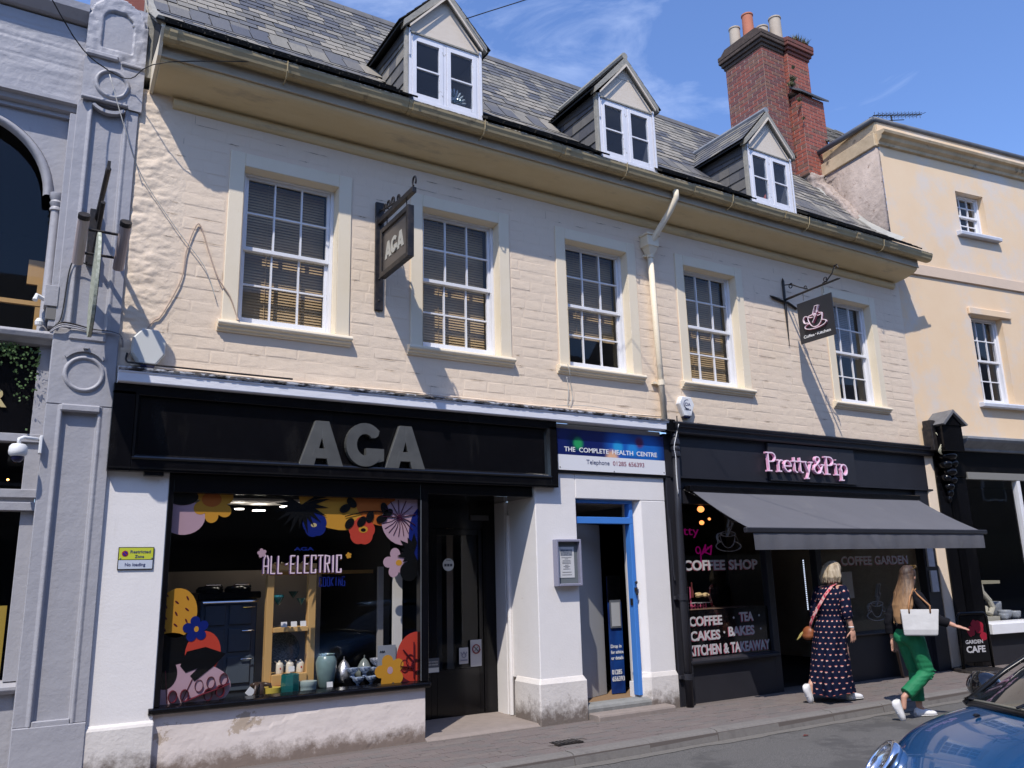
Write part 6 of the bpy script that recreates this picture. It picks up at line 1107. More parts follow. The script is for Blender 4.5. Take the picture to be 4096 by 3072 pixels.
for c_ in (3.232,):
    t_ = strokes([], 0, .03, .0)
    def yz(m, x): m.v = [(x-(v[1]), -v[0], v[2]) for v in m.v]; return m
    for k, (ya, zz) in enumerate(((-.235, 4.945), (-.56, 4.945))):
        m = MB(); P = lambda a, b: (a*.17, b*.19); d_ = .003
        m.prism([P(0, 0), P(.335, 0), P(.50, .62), P(.50, 1), P(.345, 1)], -d_, 0, 0, 'y'); m.prism([P(.665, 0), P(1, 0), P(.655, 1), P(.5, 1), P(.5, .62)], -d_-.0003, 0, 0, 'y'); m.prism([P(.27, .165), P(.73, .165), P(.665, .385), P(.335, .385)], -d_-.0006, 0, 0, 'y')
        m.v = [(3.233+v[1], ya-v[0], zz+v[2]) for v in m.v]; m.build('letter', mat('sign_letter_grey', (.42, .41, .36), .4), HS)
    m = strokes([(.045, arc(.08, .095, .06, .073, 40, 322, 18))], 0, .045, .003); m.prism([(.08, .085), (.16, .085), (.16, .03), (.115, .02), (.11, .045), (.08, .045)], -.0085, 0, 0, 'y'); m.v = [(3.233+v[1], -.405-v[0], 4.945+v[2]) for v in m.v]; m.build('letter', MATS['sign_letter_grey'], HS)
for y in (-.24, -.76): MB().tube([(3.25, y, 5.44), (3.25, y, 5.335)], .007, 6).build('hanging_link', M_iron, HS)
for z in (4.55, 4.80, 5.62): MB().ell((3.25, -.037, z), (.012, .008, .012), 6).build('bolt', M_iron, HS)
# hanging coffee sign
HC_ = thing('hanging_sign', 'charcoal hanging sign with a pink coffee cup on a scrolled bracket', 'sign')
xs_ = 9.884
MB().tube([(xs_, -.02, 5.96), (xs_, -.02, 5.90), (xs_, -.02, 5.4), (xs_, -.018, 4.87)], [.001, .022, .02, .004], 6).build('wall_spike', M_iron, HC_); o = MB(); o.tube([(xs_-.33, -.02, 5.62), (xs_-.26, -.025, 5.60), (xs_-.05, -.03, 5.56), (xs_+.05, -.03, 5.56), (xs_+.24, -.02, 5.50), (xs_+.28, -.02, 5.49)], [.004, .022, .02, .02, .018, .003], 6); o.build('cross_strap', M_iron, HC_)
MB().tube([(xs_, -.02, 5.60), (xs_, -.5, 5.615), (xs_, -.98, 5.625), (xs_, -1.02, 5.62)], [.02, .016, .016, .006], 6).build('arm', M_iron, HC_)
def spiral(cy, cz, r0, a0, a1, n=14): return [(xs_, cy+(r0*(1-.7*i/n))*math.cos(a0+(a1-a0)*i/n), cz+(r0*(1-.7*i/n))*math.sin(a0+(a1-a0)*i/n)) for i in range(n+1)]
for cy, cz, r0, a0, a1 in ((-.16, 5.78, .045, 2.2, -5), (-.42, 5.68, .035, -2.5, 4), (-.78, 5.69, .045, -2.2, 4.5), (-.97, 5.80, .04, 3.6, -2)): o = MB(); o.tube(spiral(cy, cz, r0, a0, a1), .008, 5); o.build('scroll', M_iron, HC_)
MB().tube([(xs_, -.05, 5.83), (xs_, -.18, 5.80), (xs_, -.30, 5.72), (xs_, -.45, 5.64)], .009, 5).build('scroll', M_iron, HC_); MB().tube([(xs_, -.72, 5.64), (xs_, -.80, 5.66), (xs_, -.90, 5.74), (xs_, -.95, 5.84), (xs_, -1.0, 5.84)], .010, 5).build('scroll', M_iron, HC_)
for y in (-.36, -.72):
    for k in range(3): o = MB(); o.tube([(xs_+.008*math.cos(t)*(k % 2), y+.008*math.cos(t)*((k+1) % 2), 5.575-k*.035+.018*math.sin(t)) for t in [q*1.05 for q in range(7)]], .003, 4); o.build('chain_link', M_iron, HC_)
MB().box(xs_-.008, xs_+.008, -.85, -.235, 4.835, 5.462).build('board', mat('charcoal_board', (.03, .03, .034), .4), HC_)
def to_side(m, y0, z0, k=1.): m.v = [(xs_-.0085+v[1], y0-v[0]*k, z0+v[2]*k) for v in m.v]; return m
cc = [arc(0, .01, .128, .022, 0, 360, 18), arc(0, .0, .128, .165, 180, 360, 14)+[(.128, .01)], arc(.0, -.135, .19, .055, 128, 412, 22), arc(-.155, -.03, .042, .055, 50, 300, 12)]
bolt = [(-.035, -.10), (.03, .0), (-.01, -.0), (.0, .02), (-.025, .02), (.03, .135), (.085, .135), (.045, .045), (.065, .045), (.03, .01), (.045, .005), (-.035, -.10)]
to_side(strokes([(.011, l) for l in cc[:1]+cc[1:]]+[(.009, bolt)], 0, .02, .0015), -.545, 5.19).build('cup_drawing', mat('sign_rose', (.50, .16, .24), .5), HC_)
to_side(strokes([(.010, [(a+.003, b+.003) for a, b in l]) for l in cc]+[(.007, [(a+.003, b+.003) for a, b in bolt])], -.012, .012, .0015), -.545, 5.19).build('cup_drawing', mat('sign_pale_pink', (.85, .72, .78), .5), HC_)
to_side(text('Coffee', 0, 0, 0, .045, .19, off=.014), -.30, 4.905).build('lettering', MATS['letter_white'], HC_); to_side(text('Kitchen', 0, 0, 0, .045, .235, off=.014), -.54, 4.905).build('lettering', MATS['letter_white'], HC_); to_side(MB().box(0, .012, -.003, 0, 0, .012), -.51, 4.922).build('lettering', MATS['letter_white'], HC_)
# pavement A-board
AB = thing('pavement_sign', 'black framed swing sign reading garden cafe by the cream stone strip', 'sign', None, (13.0, -.38, -.03)); AB.rotation_euler = (0, 0, math.radians(-14))
o = MB().tube([(-.29, 0, .05), (-.29, 0, .80), (-.24, 0, .87), (.24, 0, .87), (.29, 0, .80), (.29, 0, .05)], .022, 8).build('frame', M_blk, AB, smooth=True)
MB().box(-.25, .25, -.012, .012, .14, .84).build('poster', M_blk, AB, bev=.01); MB().lathe([(.36, 0), (.38, .02), (.36, .05), (.001, .07)], (0, 0, 0), 24).build('rubber_base', M_iron, AB)
fp = MB()
for c_, r_ in (((.10, .66), .10), ((-.06, .60), .08), ((.17, .52), .07), ((0.02, .70), .07)): fp.prism(flower(c_[0], c_[1], r_, 5, .3, .2, 30), -.0145-r_*.01, -.012, 0, 'y')
fp.build('poster_flower', mat('poster_red', (.30, .012, .03), .5), AB)
text('GARDEN', -.20, -.0145, .42, .055, .34, off=.02).build('lettering', MATS['window_white'], AB); text('CAFE', -.20, -.0145, .29, .095, .37, off=.03).build('lettering', MATS['window_white'], AB)
LB_ = thing('leaning_board', 'small brown edged board leaning on the cafe wall behind the walker in green', 'board', None, (11.5, -.10, -.02)); MB().box(0, .38, -.03, 0, 0, .62).build('board', M_char, LB_); MB().box(-.02, .0, -.035, .005, 0, .64).build('edge', mat('brown_edge', (.16, .09, .05), .6), LB_); MB().box(-.02, .40, -.036, .006, -.0, .02).build('edge', MATS['brown_edge'], LB_); LB_.rotation_euler = (-.12, 0, 0)

OR = thing('glass_ornament', 'spiky teal and clear glass ornament inside the right casement of the left dormer', 'ornament', None, (4.06, -.30, 6.93))
o = MB(); [o.ell((random.uniform(-.09, .09), random.uniform(-.02, .05), .08+random.uniform(0, .18)), (.022, .02, .025), 6) for _ in range(14)]; o.build('teal_beads', M_tealg, OR)
o = MB()
for k in range(11): a = math.radians(12+k*15.6); o.tube([(.02*math.cos(a), 0, .12+.02*math.sin(a)), (.15*math.cos(a), -.0, .12+.17*math.sin(a)), (.17*math.cos(a), 0, .12+.2*math.sin(a))], [.008, .014, .003], 6)
o.build('glass_spikes', mat('clear_glass_rod', (.45, .5, .52), .1), OR)
CB = thing('chair', 'red rounded chair back inside the right casement of the right dormer', 'chair', None, (9.47, -.28, 6.83)); MB().prism([(-.11, 0), (.10, 0), (.10, .18)]+arc(-.005, .20, .105, .16, 0, 180, 12)+[(-.11, .18)], 0, .04, 0, 'y').build('chair_back', mat('red_chair', (.42, .05, .035), .5), CB, bev=.008)
# ================================================================== people
M_skin = mat('skin', (.52, .29, .20), .5, (.47, .25, .18), 9, .8); M_shoe = mat('white_shoe', (.74, .73, .73), .5); M_sole = mat('shoe_sole', (.60, .59, .57), .7, (.45, .44, .42), 40, .6)
def cap(mb, a, b, ra, rb, n=12, flat=1.):
    a, b = Vector(a), Vector(b); d = (b-a); L_ = d.length; d.normalize(); pts = []; rs = []
    for k in (-1, -.8, -.45, 0): pts.append(a+d*ra*k); rs.append(ra*math.sqrt(max(.0004, 1-k*k)))
    for k in (.33, .66): pts.append(a+(b-a)*k); rs.append(ra+(rb-ra)*k)
    for k in (0, .45, .8, 1): pts.append(b+d*rb*k); rs.append(rb*math.sqrt(max(.0004, 1-k*k)))
    return mb.tube(pts, rs, n)
def hand(mb, wrist, dirv, palm_n, spread=.3, curl=.35, thumb_side=1):
    w_ = Vector(wrist); d = Vector(dirv).normalized(); n_ = Vector(palm_n); n_ = (n_-d*n_.dot(d)).normalized(); s_ = d.cross(n_).normalized()
    R_ = Matrix((s_, n_, d)).transposed()
    mb.ell(w_+d*.045, (.040, .017, .055), 10, rot=R_)
    for i, (o, l) in enumerate(((-.030, .068), (-.010, .078), (.011, .074), (.030, .058))):
        p = w_+d*.075+s_*o; dd = (d+s_*o*spread*12).normalized(); r_ = .0088
        for k, f in enumerate((.42, .33, .25)): q = p+dd*l*f; cap(mb, p, q, r_, r_*.92, 8); p = q; r_ *= .92; dd = (dd+n_*curl*.5).normalized()
    p = w_+d*.02+s_*(-.032*thumb_side); dd = (d*.7-s_*thumb_side*.75+n_*.25).normalized()
    for l in (.035, .028): q = p+dd*l; cap(mb, p, q, .0115, .0095, 8); p = q; dd = (dd+d*.35).normalized()
def head(mb, c, fwd, s_=1.):
    c = Vector(c); f = Vector(fwd).normalized(); u = Vector((0, 0, 1)); l = u.cross(f).normalized(); R_ = Matrix((f, l, u)).transposed(); P = lambda a, b, z: c+f*a*s_+l*b*s_+u*z*s_
    mb.ell(P(0, 0, .02), (.095*s_, .075*s_, .105*s_), 14, rot=R_); mb.ell(P(.03, 0, -.05), (.062*s_, .056*s_, .062*s_), 12, rot=R_); mb.ell(P(.075, 0, -.09), (.024*s_, .026*s_, .018*s_), 8, rot=R_)
    cap(mb, P(.092, 0, .015), P(.108, 0, -.022), .009*s_, .013*s_, 8); mb.ell(P(.090, 0, -.055), (.012*s_, .026*s_, .010*s_), 8, rot=R_)
    for sd in (-1, 1): mb.ell(P(.0, sd*.078, -.01), (.020*s_, .008*s_, .031*s_), 8, rot=R_); mb.ell(P(.085, sd*.03, .018), (.010*s_, .014*s_, .009*s_), 8, rot=R_)
    return P
def shoe(parent, heel, toe, up, w_=.045):
    h, t = Vector(heel), Vector(toe); d = (t-h).normalized(); u = Vector(up); u = (u-d*u.dot(d)).normalized(); s_ = d.cross(u); L_ = (t-h).length
    rings = []; sr = []
    for f, wd, ht in ((0, .62, .050), (.05, .80, .072), (.2, .85, .082), (.4, .80, .072), (.55, .92, .056), (.75, 1.0, .045), (.9, .82, .035), (1.0, .4, .022)):
        c = h+d*L_*f; rings.append([c+s_*w_*wd*math.cos(a)+u*(.020+max(0, math.sin(a))*ht+min(0, math.sin(a))*.006) for a in [k*math.pi/7 for k in range(14)]]); sr.append([c+s_*w_*(wd+.08)*math.cos(a)+u*(.011+.011*math.sin(a)) for a in [k*math.pi/6 for k in range(12)]])
    o = MB().loft(rings).build('shoe', M_shoe, parent, smooth=True); MB().loft(sr).build('sole', M_sole, o, smooth=False)
    lc = MB(); 
    for f in (.42, .5, .58): c = h+d*L_*f+u*.082; lc.tube([c-s_*.022-u*.008*(f*2), c+s_*.022-u*.008*(f*2)], .004, 5)
    lc.build('laces', M_shoe, o); return o
def eyes(P, parent, s_=1.):
    o = MB()
    for sd in (-1, 1): o.ell(P(.092, sd*.03, .018), (.006, .010, .006), 6)
    o.build('eyes', mat('eye_dark', (.03, .025, .02), .2), parent); o = MB().ell(P(.098, 0, -.055), (.006, .022, .006), 6); o.build('lips', mat('lip', (.45, .16, .14), .5), parent)
# --- woman in the long navy dress
W1 = empty('person', (8.98, -.84, -.022), math.radians(4), label='person with a blonde bob in a long navy dress printed with small pale motifs', category='person')
b = MB()
cap(b, (0, .09, .86), (-.04, .10, .47), .085, .056); cap(b, (-.04, .10, .47), (-.27, .10, .20), .054, .036); cap(b, (0, -.09, .86), (.17, -.10, .47), .085, .056); cap(b, (.17, -.10, .47), (.24, -.10, .10), .054, .036)
cap(b, (-.27, .10, .20), (-.30, .10, .08), .034, .03); cap(b, (.24, -.10, .10), (.32, -.10, .05), .036, .028)
b.ell((0, 0, .92), (.13, .165, .13)); b.ell((0, 0, 1.08), (.115, .14, .17)); b.ell((0, 0, 1.25), (.125, .165, .14)); cap(b, (0, .13, 1.335), (0, -.13, 1.335), .058, .058); cap(b, (0, 0, 1.33), (.02, 0, 1.46), .052, .048)
cap(b, (0, -.165, 1.33), (-.03, -.235, 1.08), .050, .040); cap(b, (-.03, -.235, 1.08), (.02, -.285, .86), .040, .026); cap(b, (0, .165, 1.33), (-.02, .22, 1.08), .050, .040); cap(b, (-.02, .22, 1.08), (.10, .20, .88), .040, .026)
hand(b, (.022, -.288, .85), (.12, -.05, -1), (.35, 1, 0), .2, .4); hand(b, (.105, .20, .87), (.3, 0, -1), (0, -1, 0), .2, .4, -1)
hd = (.035, 0, 1.545); P1 = head(b, hd, (.94, -.3, -.12))
mesh_obj('body', remesh(b, .0065, 1), M_skin, W1); eyes(P1, W1)
# dress: one lofted skin with folds and a printed repeat
def dress_mat():
    m = bpy.data.materials.new('navy_print_fabric'); m.use_nodes = True; t = m.node_tree; b_ = t.nodes['Principled BSDF']; b_.inputs['Roughness'].default_value = .8; b_.inputs['Specular IOR Level'].default_value = .1; Lk = t.links.new
    uv = N(t, 'ShaderNodeUVMap', uv_map='uv'); sp = N(t, 'ShaderNodeSeparateXYZ'); Lk(uv.outputs[0], sp.inputs[0])
    def mth(op, a, b__=None, c__=None):
        n = N(t, 'ShaderNodeMath', operation=op)
        for i, v in enumerate((a, b__, c__)):
            if v is None: continue
            if isinstance(v, (int, float)): n.inputs[i].default_value = v
            else: Lk(v, n.inputs[i])
        return n.outputs[0]
    vv = mth('MULTIPLY', sp.outputs[1], 1/.066); row = mth('FLOOR', vv); off = mth('MULTIPLY', mth('MODULO', row, 2.), .5); uu = mth('ADD', mth('MULTIPLY', sp.outputs[0], 1/.078), off)
    fu = mth('SUBTRACT', mth('FRACT', uu), .5); fv = mth('SUBTRACT', mth('FRACT', vv), .5)
    top = mth('MULTIPLY', mth('LESS_THAN', mth('ADD', mth('POWER', mth('MULTIPLY', mth('ABSOLUTE', fu), 1/.22), 2.), mth('POWER', mth('MULTIPLY', fv, 1/.13), 2.)), 1.), mth('GREATER_THAN', fv, -.0))
    low = mth('MULTIPLY', mth('LESS_THAN', mth('ADD', mth('ABSOLUTE', mth('MULTIPLY', fu, .9)), mth('MULTIPLY', fv, -1.1)), .19), mth('LESS_THAN', fv, .0))
    m1 = N(t, 'ShaderNodeMix', data_type='RGBA'); m1.inputs[6].default_value = (.004, .006, .022, 1); m1.inputs[7].default_value = (.52, .16, .13, 1); Lk(top, m1.inputs[0])
    m2 = N(t, 'ShaderNodeMix', data_type='RGBA'); m2.inputs[7].default_value = (.48, .38, .34, 1); Lk(low, m2.inputs[0]); Lk(m1.outputs[2], m2.inputs[6]); Lk(m2.outputs[2], b_.inputs['Base Color']); return m
M_dress = dress_mat()
def cloth_loft(parent, name, spec, m, n=72, fold=None, uvw=True, caps=False):
    # spec rows: (z, cx, cy, rx, ry)
    mb = MB(); mb.uv = []; rows = []
    for i in range(len(spec)-1):
        for k in range(5):
            f = k/5; rows.append([spec[i][j]+(spec[i+1][j]-spec[i][j])*(f*f*(3-2*f) if j else f) for j in range(5)])
    rows.append(list(spec[-1])); N_ = n+1
    for z, cx, cy, rx, ry in rows:
        for k in range(N_):
            a = 2*math.pi*k/n; w_ = fold(z, a) if fold else 0; mb.v.append((cx+(rx+w_)*math.cos(a), cy+(ry+w_)*math.sin(a), z+(.012*math.sin(3*a) if z < .2 else 0))); mb.uv.append((a/(2*math.pi)*(1.5), z))
    for i in range(len(rows)-1):
        for k in range(n): a = i*N_+k; mb.f.append((a, a+1, a+N_+1, a+N_)); mb.m.append(0)
    return mb.build(name, m, parent, smooth=True)
def fold1(z, a):
    t = max(0, min(1, (1.0-z)/.85)); g = .010*math.sin(a*3+4*z)*(z > .98)
    return t*(.028*math.sin(a*7+1.2*math.sin(z*5))+.016*math.sin(a*12+z*3+1)+.010*math.sin(a*19-z*6))+g*.6
cloth_loft(W1, 'dress', [(1.385, 0, 0, .065, .085), (1.365, -.0, 0, .085, .135), (1.33, -.005, 0, .125, .195), (1.25, -.01, 0, .15, .205), (1.12, -.01, 0, .145, .18), (1.02, 0, 0, .135, .165), (.99, 0, 0, .138, .168), (.93, -.01, 0, .165, .195), (.80, -.01, 0, .185, .205), (.60, -.01, 0, .210, .205), (.35, -.005, 0, .250, .225), (.15, .0, 0, .285, .24), (.10, .0, 0, .29, .245)], M_dress, fold=fold1)
def sleeve(parent, pts, rs, m, uvo=0., n=24):
    mb = MB(); mb.tube(pts, rs, n, caps=False); mb.uv = [((i % n)/n*.45+uvo, (i//n)*.06) for i in range(len(mb.v))]; return mb.build('sleeve', m, parent, smooth=True)
for sy in (-1, 1):
    e = (-.03, .24*sy, 1.06) if sy < 0 else (-.02, .225, 1.07)
    sleeve(W1, [(0, .10*sy, 1.345), (0, .155*sy, 1.335), (-.005, .185*sy, 1.27), (-.015, .21*sy, 1.18), (-.022, .228*sy, 1.11), e, (e[0]+.012, e[1]+.01*sy, 1.01), (e[0]+.018, e[1]+.012*sy, .985)], [.045, .068, .070, .069, .067, .068, .064, .052], M_dress)
MB().lathe([(.030, -.006), (.034, 0), (.030, .006)], (.012, -.278, .885), 14).build('bracelet', M_plastic, W1)
shoe(W1, (-.335, .10, .225), (-.285, .10, .0), (-1.0, 0, .15)); shoe(W1, (.17, -.10, .0), (.43, -.13, .0), (0, 0, 1))
def hair_mesh(parts, vox=.008, sm=2): return remesh(parts, vox, sm)
h = MB(); hc = Vector(hd)
h.ell(hc+Vector((-.022, 0, .045)), (.118, .112, .108), 14); h.ell(hc+Vector((-.05, .03, -.03)), (.092, .088, .10), 12); h.ell(hc+Vector((-.04, -.045, -.03)), (.094, .075, .10), 12); h.ell(hc+Vector((-.06, -.02, -.085)), (.065, .075, .055), 10)
for k in range(46):
    a = math.radians(95+170*k/45+random.uniform(-3, 3)); r0 = .117+random.uniform(-.005, .008); x, y = math.cos(a), math.sin(a); p = [hc+Vector((-.02+x*r0*.35, y*r0*.35, .142)), hc+Vector((-.02+x*r0*.85, y*r0*.85, .09)), hc+Vector((-.022+x*r0*1.02, y*r0*1.02, .02)), hc+Vector((-.02+x*r0*1.14, y*r0*1.16, -.055+random.uniform(-.012, .012))), hc+Vector((-.015+x*r0*(1.0+random.uniform(-.1, .1)), y*r0*1.02, -.105-random.uniform(0, .03)))]; h.tube(p, [.006, .0095, .012, .013, .006], 6)
mesh_obj('hair', hair_mesh(h, .0055, 1), mat('ash_blonde_hair', (.24, .18, .11), .5, (.45, .37, .26), 9, .5, stretch=(3.2, 3.2, .7), bump=.002, bs=60), W1)
st = MB(); pts = [(.05, -.06, 1.39), (-.02, -.085, 1.412), (-.10, -.075, 1.375), (-.170, -.03, 1.27), (-.182, .05, 1.14), (-.172, .13, 1.02), (-.138, .20, .92), (-.09, .24, .86)]
for i in range(len(pts)-1):
    a, c = Vector(pts[i]), Vector(pts[i+1]); d = (c-a).normalized(); o_ = Vector((-1, .15, .1)); s_ = d.cross(o_).normalized()*.023; nn = s_.cross(d).normalized()*.003
    k0 = len(st.v); st.loft([[a-s_, a+s_, a+s_+nn, a-s_+nn], [c-s_, c+s_, c+s_+nn, c-s_+nn]], 0)
st.build('bag_strap', mat('striped_strap', (.50, .035, .07), .6, (.62, .38, .36), 1., .12, stretch=(8, 30, 30)), W1)
bg_ = MB(); bg_.ell((-.09, .265, .80), (.060, .085, .085), 12); bg_.ell((-.09, .265, .77), (.062, .088, .06), 12); o = mesh_obj('bag', remesh(bg_, .006), mat('tan_leather_bag', (.25, .08, .03), .42, (.20, .062, .024), 8, .8), W1)
t_ = MB(); [t_.tube([(-.13, .31, .82), (-.145, .345, .79-.02*k), (-.15, .37+.01*k, .745-.015*k)], .006, 5) for k in range(3)]; t_.build('bag_tassel', mat('yellow_tassel', (.45, .36, .12), .7), W1)
# --- woman in green trousers
W2 = empty('person', (9.20, -1.80, -.129), math.radians(-18), label='person with long hair, black top and green trousers carrying a white tote bag', category='person')
b = MB(); S2 = 1.0
cap(b, (0, .085, .90), (.13, .10, .50), .085, .056); cap(b, (.13, .10, .50), (.13, .09, .10), .054, .034); cap(b, (0, -.085, .90), (.10, -.11, .50), .085, .056); cap(b, (.10, -.11, .50), (-.20, -.09, .25), .054, .034)
cap(b, (.13, .09, .10), (.20, .09, .05), .036, .028); cap(b, (-.20, -.09, .25), (-.22, -.09, .14), .033, .03)
b.ell((0, 0, .96), (.125, .165, .13)); b.ell((0, 0, 1.12), (.105, .13, .17)); b.ell((0, 0, 1.28), (.12, .155, .14)); cap(b, (0, .125, 1.375), (0, -.125, 1.375), .055, .055); cap(b, (0, 0, 1.37), (.015, 0, 1.49), .050, .046)
cap(b, (0, .16, 1.37), (-.08, .225, 1.12), .048, .038); cap(b, (-.08, .225, 1.12), (-.06, .235, .87), .038, .025); cap(b, (0, -.16, 1.37), (.06, -.30, 1.14), .048, .038); cap(b, (.06, -.30, 1.14), (.24, -.44, 1.04), .038, .025)
hand(b, (-.06, .235, .86), (.12, .0, -1), (.1, -1, 0), .35, .25); hand(b, (.245, -.443, 1.037), (.80, -.55, -.28), (0, .2, -1), .55, .12, -1)
hd2 = (.03, 0, 1.585); P2_ = head(b, hd2, (.93, .35, -.12), .97); mesh_obj('body', remesh(b, .0065, 1), M_skin, W2); eyes(P2_, W2)
tr = MB(); 
tr.ell((0, 0, .955), (.138, .178, .10), 14); tr.ell((-.045, .06, .90), (.11, .10, .11), 12); tr.ell((-.045, -.06, .90), (.11, .10, .11), 12)
cap(tr, (0, .085, .88), (.12, .10, .52), .108, .080); tr.tube([(.12, .10, .56), (.128, .10, .50), (.125, .095, .32), (.12, .09, .17)], [.078, .078, .074, .078], 16)
cap(tr, (0, -.085, .88), (.105, -.11, .52), .108, .082); tr.tube([(.10, -.11, .56), (.10, -.11, .50), (-.03, -.10, .39), (-.165, -.09, .285)], [.080, .083, .078, .080], 16)
for i, z in enumerate((.53, .50, .47, .44)): tr.tube([(.17-.02*i, -.20, z), (.195-.02*i, -.12, z-.01), (.175-.02*i, -.04, z)], [.006, .014, .006], 6)
tm = remesh(tr, .008, 3)
nn = [v.normal.copy() for v in tm.vertices]
for v, vn in zip(tm.vertices, nn):
    p = v.co; k_ = math.exp(-((p.z-.50)/.10)**2)+.6*math.exp(-((p.z-.24)/.10)**2)+.5*math.exp(-((p.z-.84)/.06)**2)+.25
    v.co += vn*(.0075*k_*noise.noise(Vector((p.x*5, p.y*5, p.z*30)))+.004*noise.noise(Vector((p.x*16, p.y*16, p.z*6))))
mesh_obj('trousers', tm, mat('green_trousers', (.012, .185, .075), .7, (.010, .155, .062), 5, .8, bump=.004, bs=12), W2)
tp = MB(); tp.ell((0, 0, 1.0), (.132, .165, .07), 12); tp.ell((0, 0, 1.13), (.132, .158, .18), 14); tp.ell((0, 0, 1.29), (.14, .178, .14), 14); cap(tp, (0, .13, 1.375), (0, -.13, 1.375), .068, .068)
cap(tp, (0, .155, 1.365), (-.08, .225, 1.13), .072, .062); tp.tube([(-.08, .225, 1.15), (-.085, .23, 1.05), (-.07, .235, .93)], [.064, .068, .060], 14); cap(tp, (0, -.155, 1.365), (.06, -.30, 1.15), .072, .062); tp.tube([(.05, -.29, 1.16), (.12, -.35, 1.10), (.20, -.41, 1.062)], [.062, .060, .050], 14)
tm = remesh(tp, .008, 2)
nn = [v.normal.copy() for v in tm.vertices]
for v, vn in zip(tm.vertices, nn): p = v.co; v.co += vn*(.006*noise.noise(Vector((p.x*7, p.y*9, p.z*22))))
mesh_obj('top', tm, mat('black_top', (.007, .007, .009), .8, (.010, .010, .013), 8, .8, spec=.12, bump=.003, bs=14), W2)
h = MB(); hc = Vector(hd2); h.ell(hc+Vector((-.022, 0, .04)), (.105, .09, .098), 14)
h.loft([[hc+Vector((-.045+(.068+.010*math.sin(t*2.1))*rx*math.cos(t)+ox, ry*math.sin(t), z)) for t in [k*math.pi/10 for k in range(20)]] for z, rx, ry, ox in ((.10, .55, .055, .02), (.03, 1.0, .092, .0), (-.08, 1.0, .100, -.02), (-.20, .85, .115, -.07), (-.33, .6, .110, -.135), (-.45, .5, .090, -.16), (-.53, .35, .050, -.165))])
for k in range(54):
    a = math.radians(100+160*k/53+random.uniform(-3, 3)); x, y = math.cos(a), math.sin(a); lz = -.40-random.uniform(0, .16); wv = random.uniform(-.012, .012)
    h.tube([hc+Vector((-.02+x*.04, y*.035, .135)), hc+Vector((-.02+x*.09, y*.08, .07)), hc+Vector((-.03+x*.10, y*.095, -.03)), hc+Vector((-.095+x*.085, y*.116+wv, -.18)), hc+Vector((-.155+x*.06, y*.122-wv, -.32)), hc+Vector((-.185+x*.03, y*.095+wv, lz))], [.004, .006, .0075, .009, .009, .003], 6)
Rz = Matrix.Translation(hc) @ Matrix.Rotation(math.radians(20), 4, 'Z') @ Matrix.Translation(-hc); h.xf(Rz)
hm = bpy.data.materials.new('brown_to_blonde_hair'); hm.use_nodes = True; t = hm.node_tree; b_ = t.nodes['Principled BSDF']; b_.inputs['Roughness'].default_value = .6; tc_ = N(t, 'ShaderNodeTexCoord'); sp = N(t, 'ShaderNodeSeparateXYZ'); mr = N(t, 'ShaderNodeMapRange'); mr.inputs[1].default_value = 1.68; mr.inputs[2].default_value = 1.12
nz = N(t, 'ShaderNodeTexNoise', Scale=1., Detail=5); mp_ = N(t, 'ShaderNodeMapping'); mp_.inputs['Scale'].default_value = (45, 45, 4); t.links.new(tc_.outputs['Object'], mp_.inputs[0]); t.links.new(mp_.outputs[0], nz.inputs['Vector']); ad = N(t, 'ShaderNodeMath', operation='MULTIPLY_ADD'); ad.inputs[1].default_value = .9; sb = N(t, 'ShaderNodeMath', operation='SUBTRACT'); sb.inputs[1].default_value = .42
t.links.new(tc_.outputs['Object'], sp.inputs[0]); t.links.new(sp.outputs['Z'], mr.inputs[0]); t.links.new(nz.outputs['Fac'], ad.inputs[0]); t.links.new(mr.outputs[0], ad.inputs[2]); t.links.new(ad.outputs[0], sb.inputs[0]); crr = N(t, 'ShaderNodeValToRGB'); crr.color_ramp.elements[0].position = .1; crr.color_ramp.elements[0].color = (.04, .02, .012, 1); crr.color_ramp.elements[1].position = .95; crr.color_ramp.elements[1].color = (.33, .185, .085, 1); t.links.new(sb.outputs[0], crr.inputs[0]); t.links.new(crr.outputs[0], b_.inputs['Base Color'])
mesh_obj('hair', remesh(h, .0055, 1), hm, W2)
sg = MB()
for sd in (-1, 1): sg.lathe([(.001, 0), (.024, .002), (.026, .005), (.001, .007)], (0, 0, 0), 14)
sg = MB(); sg.tube([(.09, -.065, 1.70), (.10, 0, 1.715), (.09, .065, 1.70)], .007, 6); sg.tube([(.09, -.068, 1.70), (-.0, -.092, 1.665)], .005, 5); sg.tube([(.09, .068, 1.70), (-.0, .092, 1.665)], .005, 5); sg.ell((.098, -.034, 1.702), (.012, .028, .022), 8); sg.ell((.098, .034, 1.702), (.012, .028, .022), 8); sg.build('sunglasses', mat('tortoise_frame', (.10, .06, .02), .25), W2)
shoe(W2, (-.275, -.09, .235), (-.225, -.09, .0), (-.97, 0, .22), .046); shoe(W2, (.06, .09, .0), (.33, .07, .0), (0, 0, 1), .046)
TT = MB(); R_ = Matrix.Rotation(math.radians(-36), 4, 'Z')
rg = []
for z, hx, hy in ((.93, .160, .05), (.94, .175, .062), (1.0, .182, .065), (1.08, .188, .05), (1.16, .195, .036), (1.215, .202, .024), (1.22, .20, .018)): rg.append([R_ @ Vector((x, y, z)) for x, y in ((-hx, -hy), (0, -hy*1.15), (hx, -hy), (hx, hy), (0, hy*1.1), (-hx, hy))])
TT.loft(rg); TT.v = [(v[0]-.055, v[1]-.255, v[2]) for v in TT.v]
tote = TT.build('tote_bag', mat('white_tote', (.52, .51, .50), .55, (.44, .43, .42), 5, .8, bump=.004, bs=9), None, bev=.008, label='white tote bag with tan handles hanging from the shoulder of the walker in green', category='bag'); tote.location = W2.location; tote.rotation_euler = W2.rotation_euler
hm_ = mat('tan_handle', (.36, .17, .07), .5)
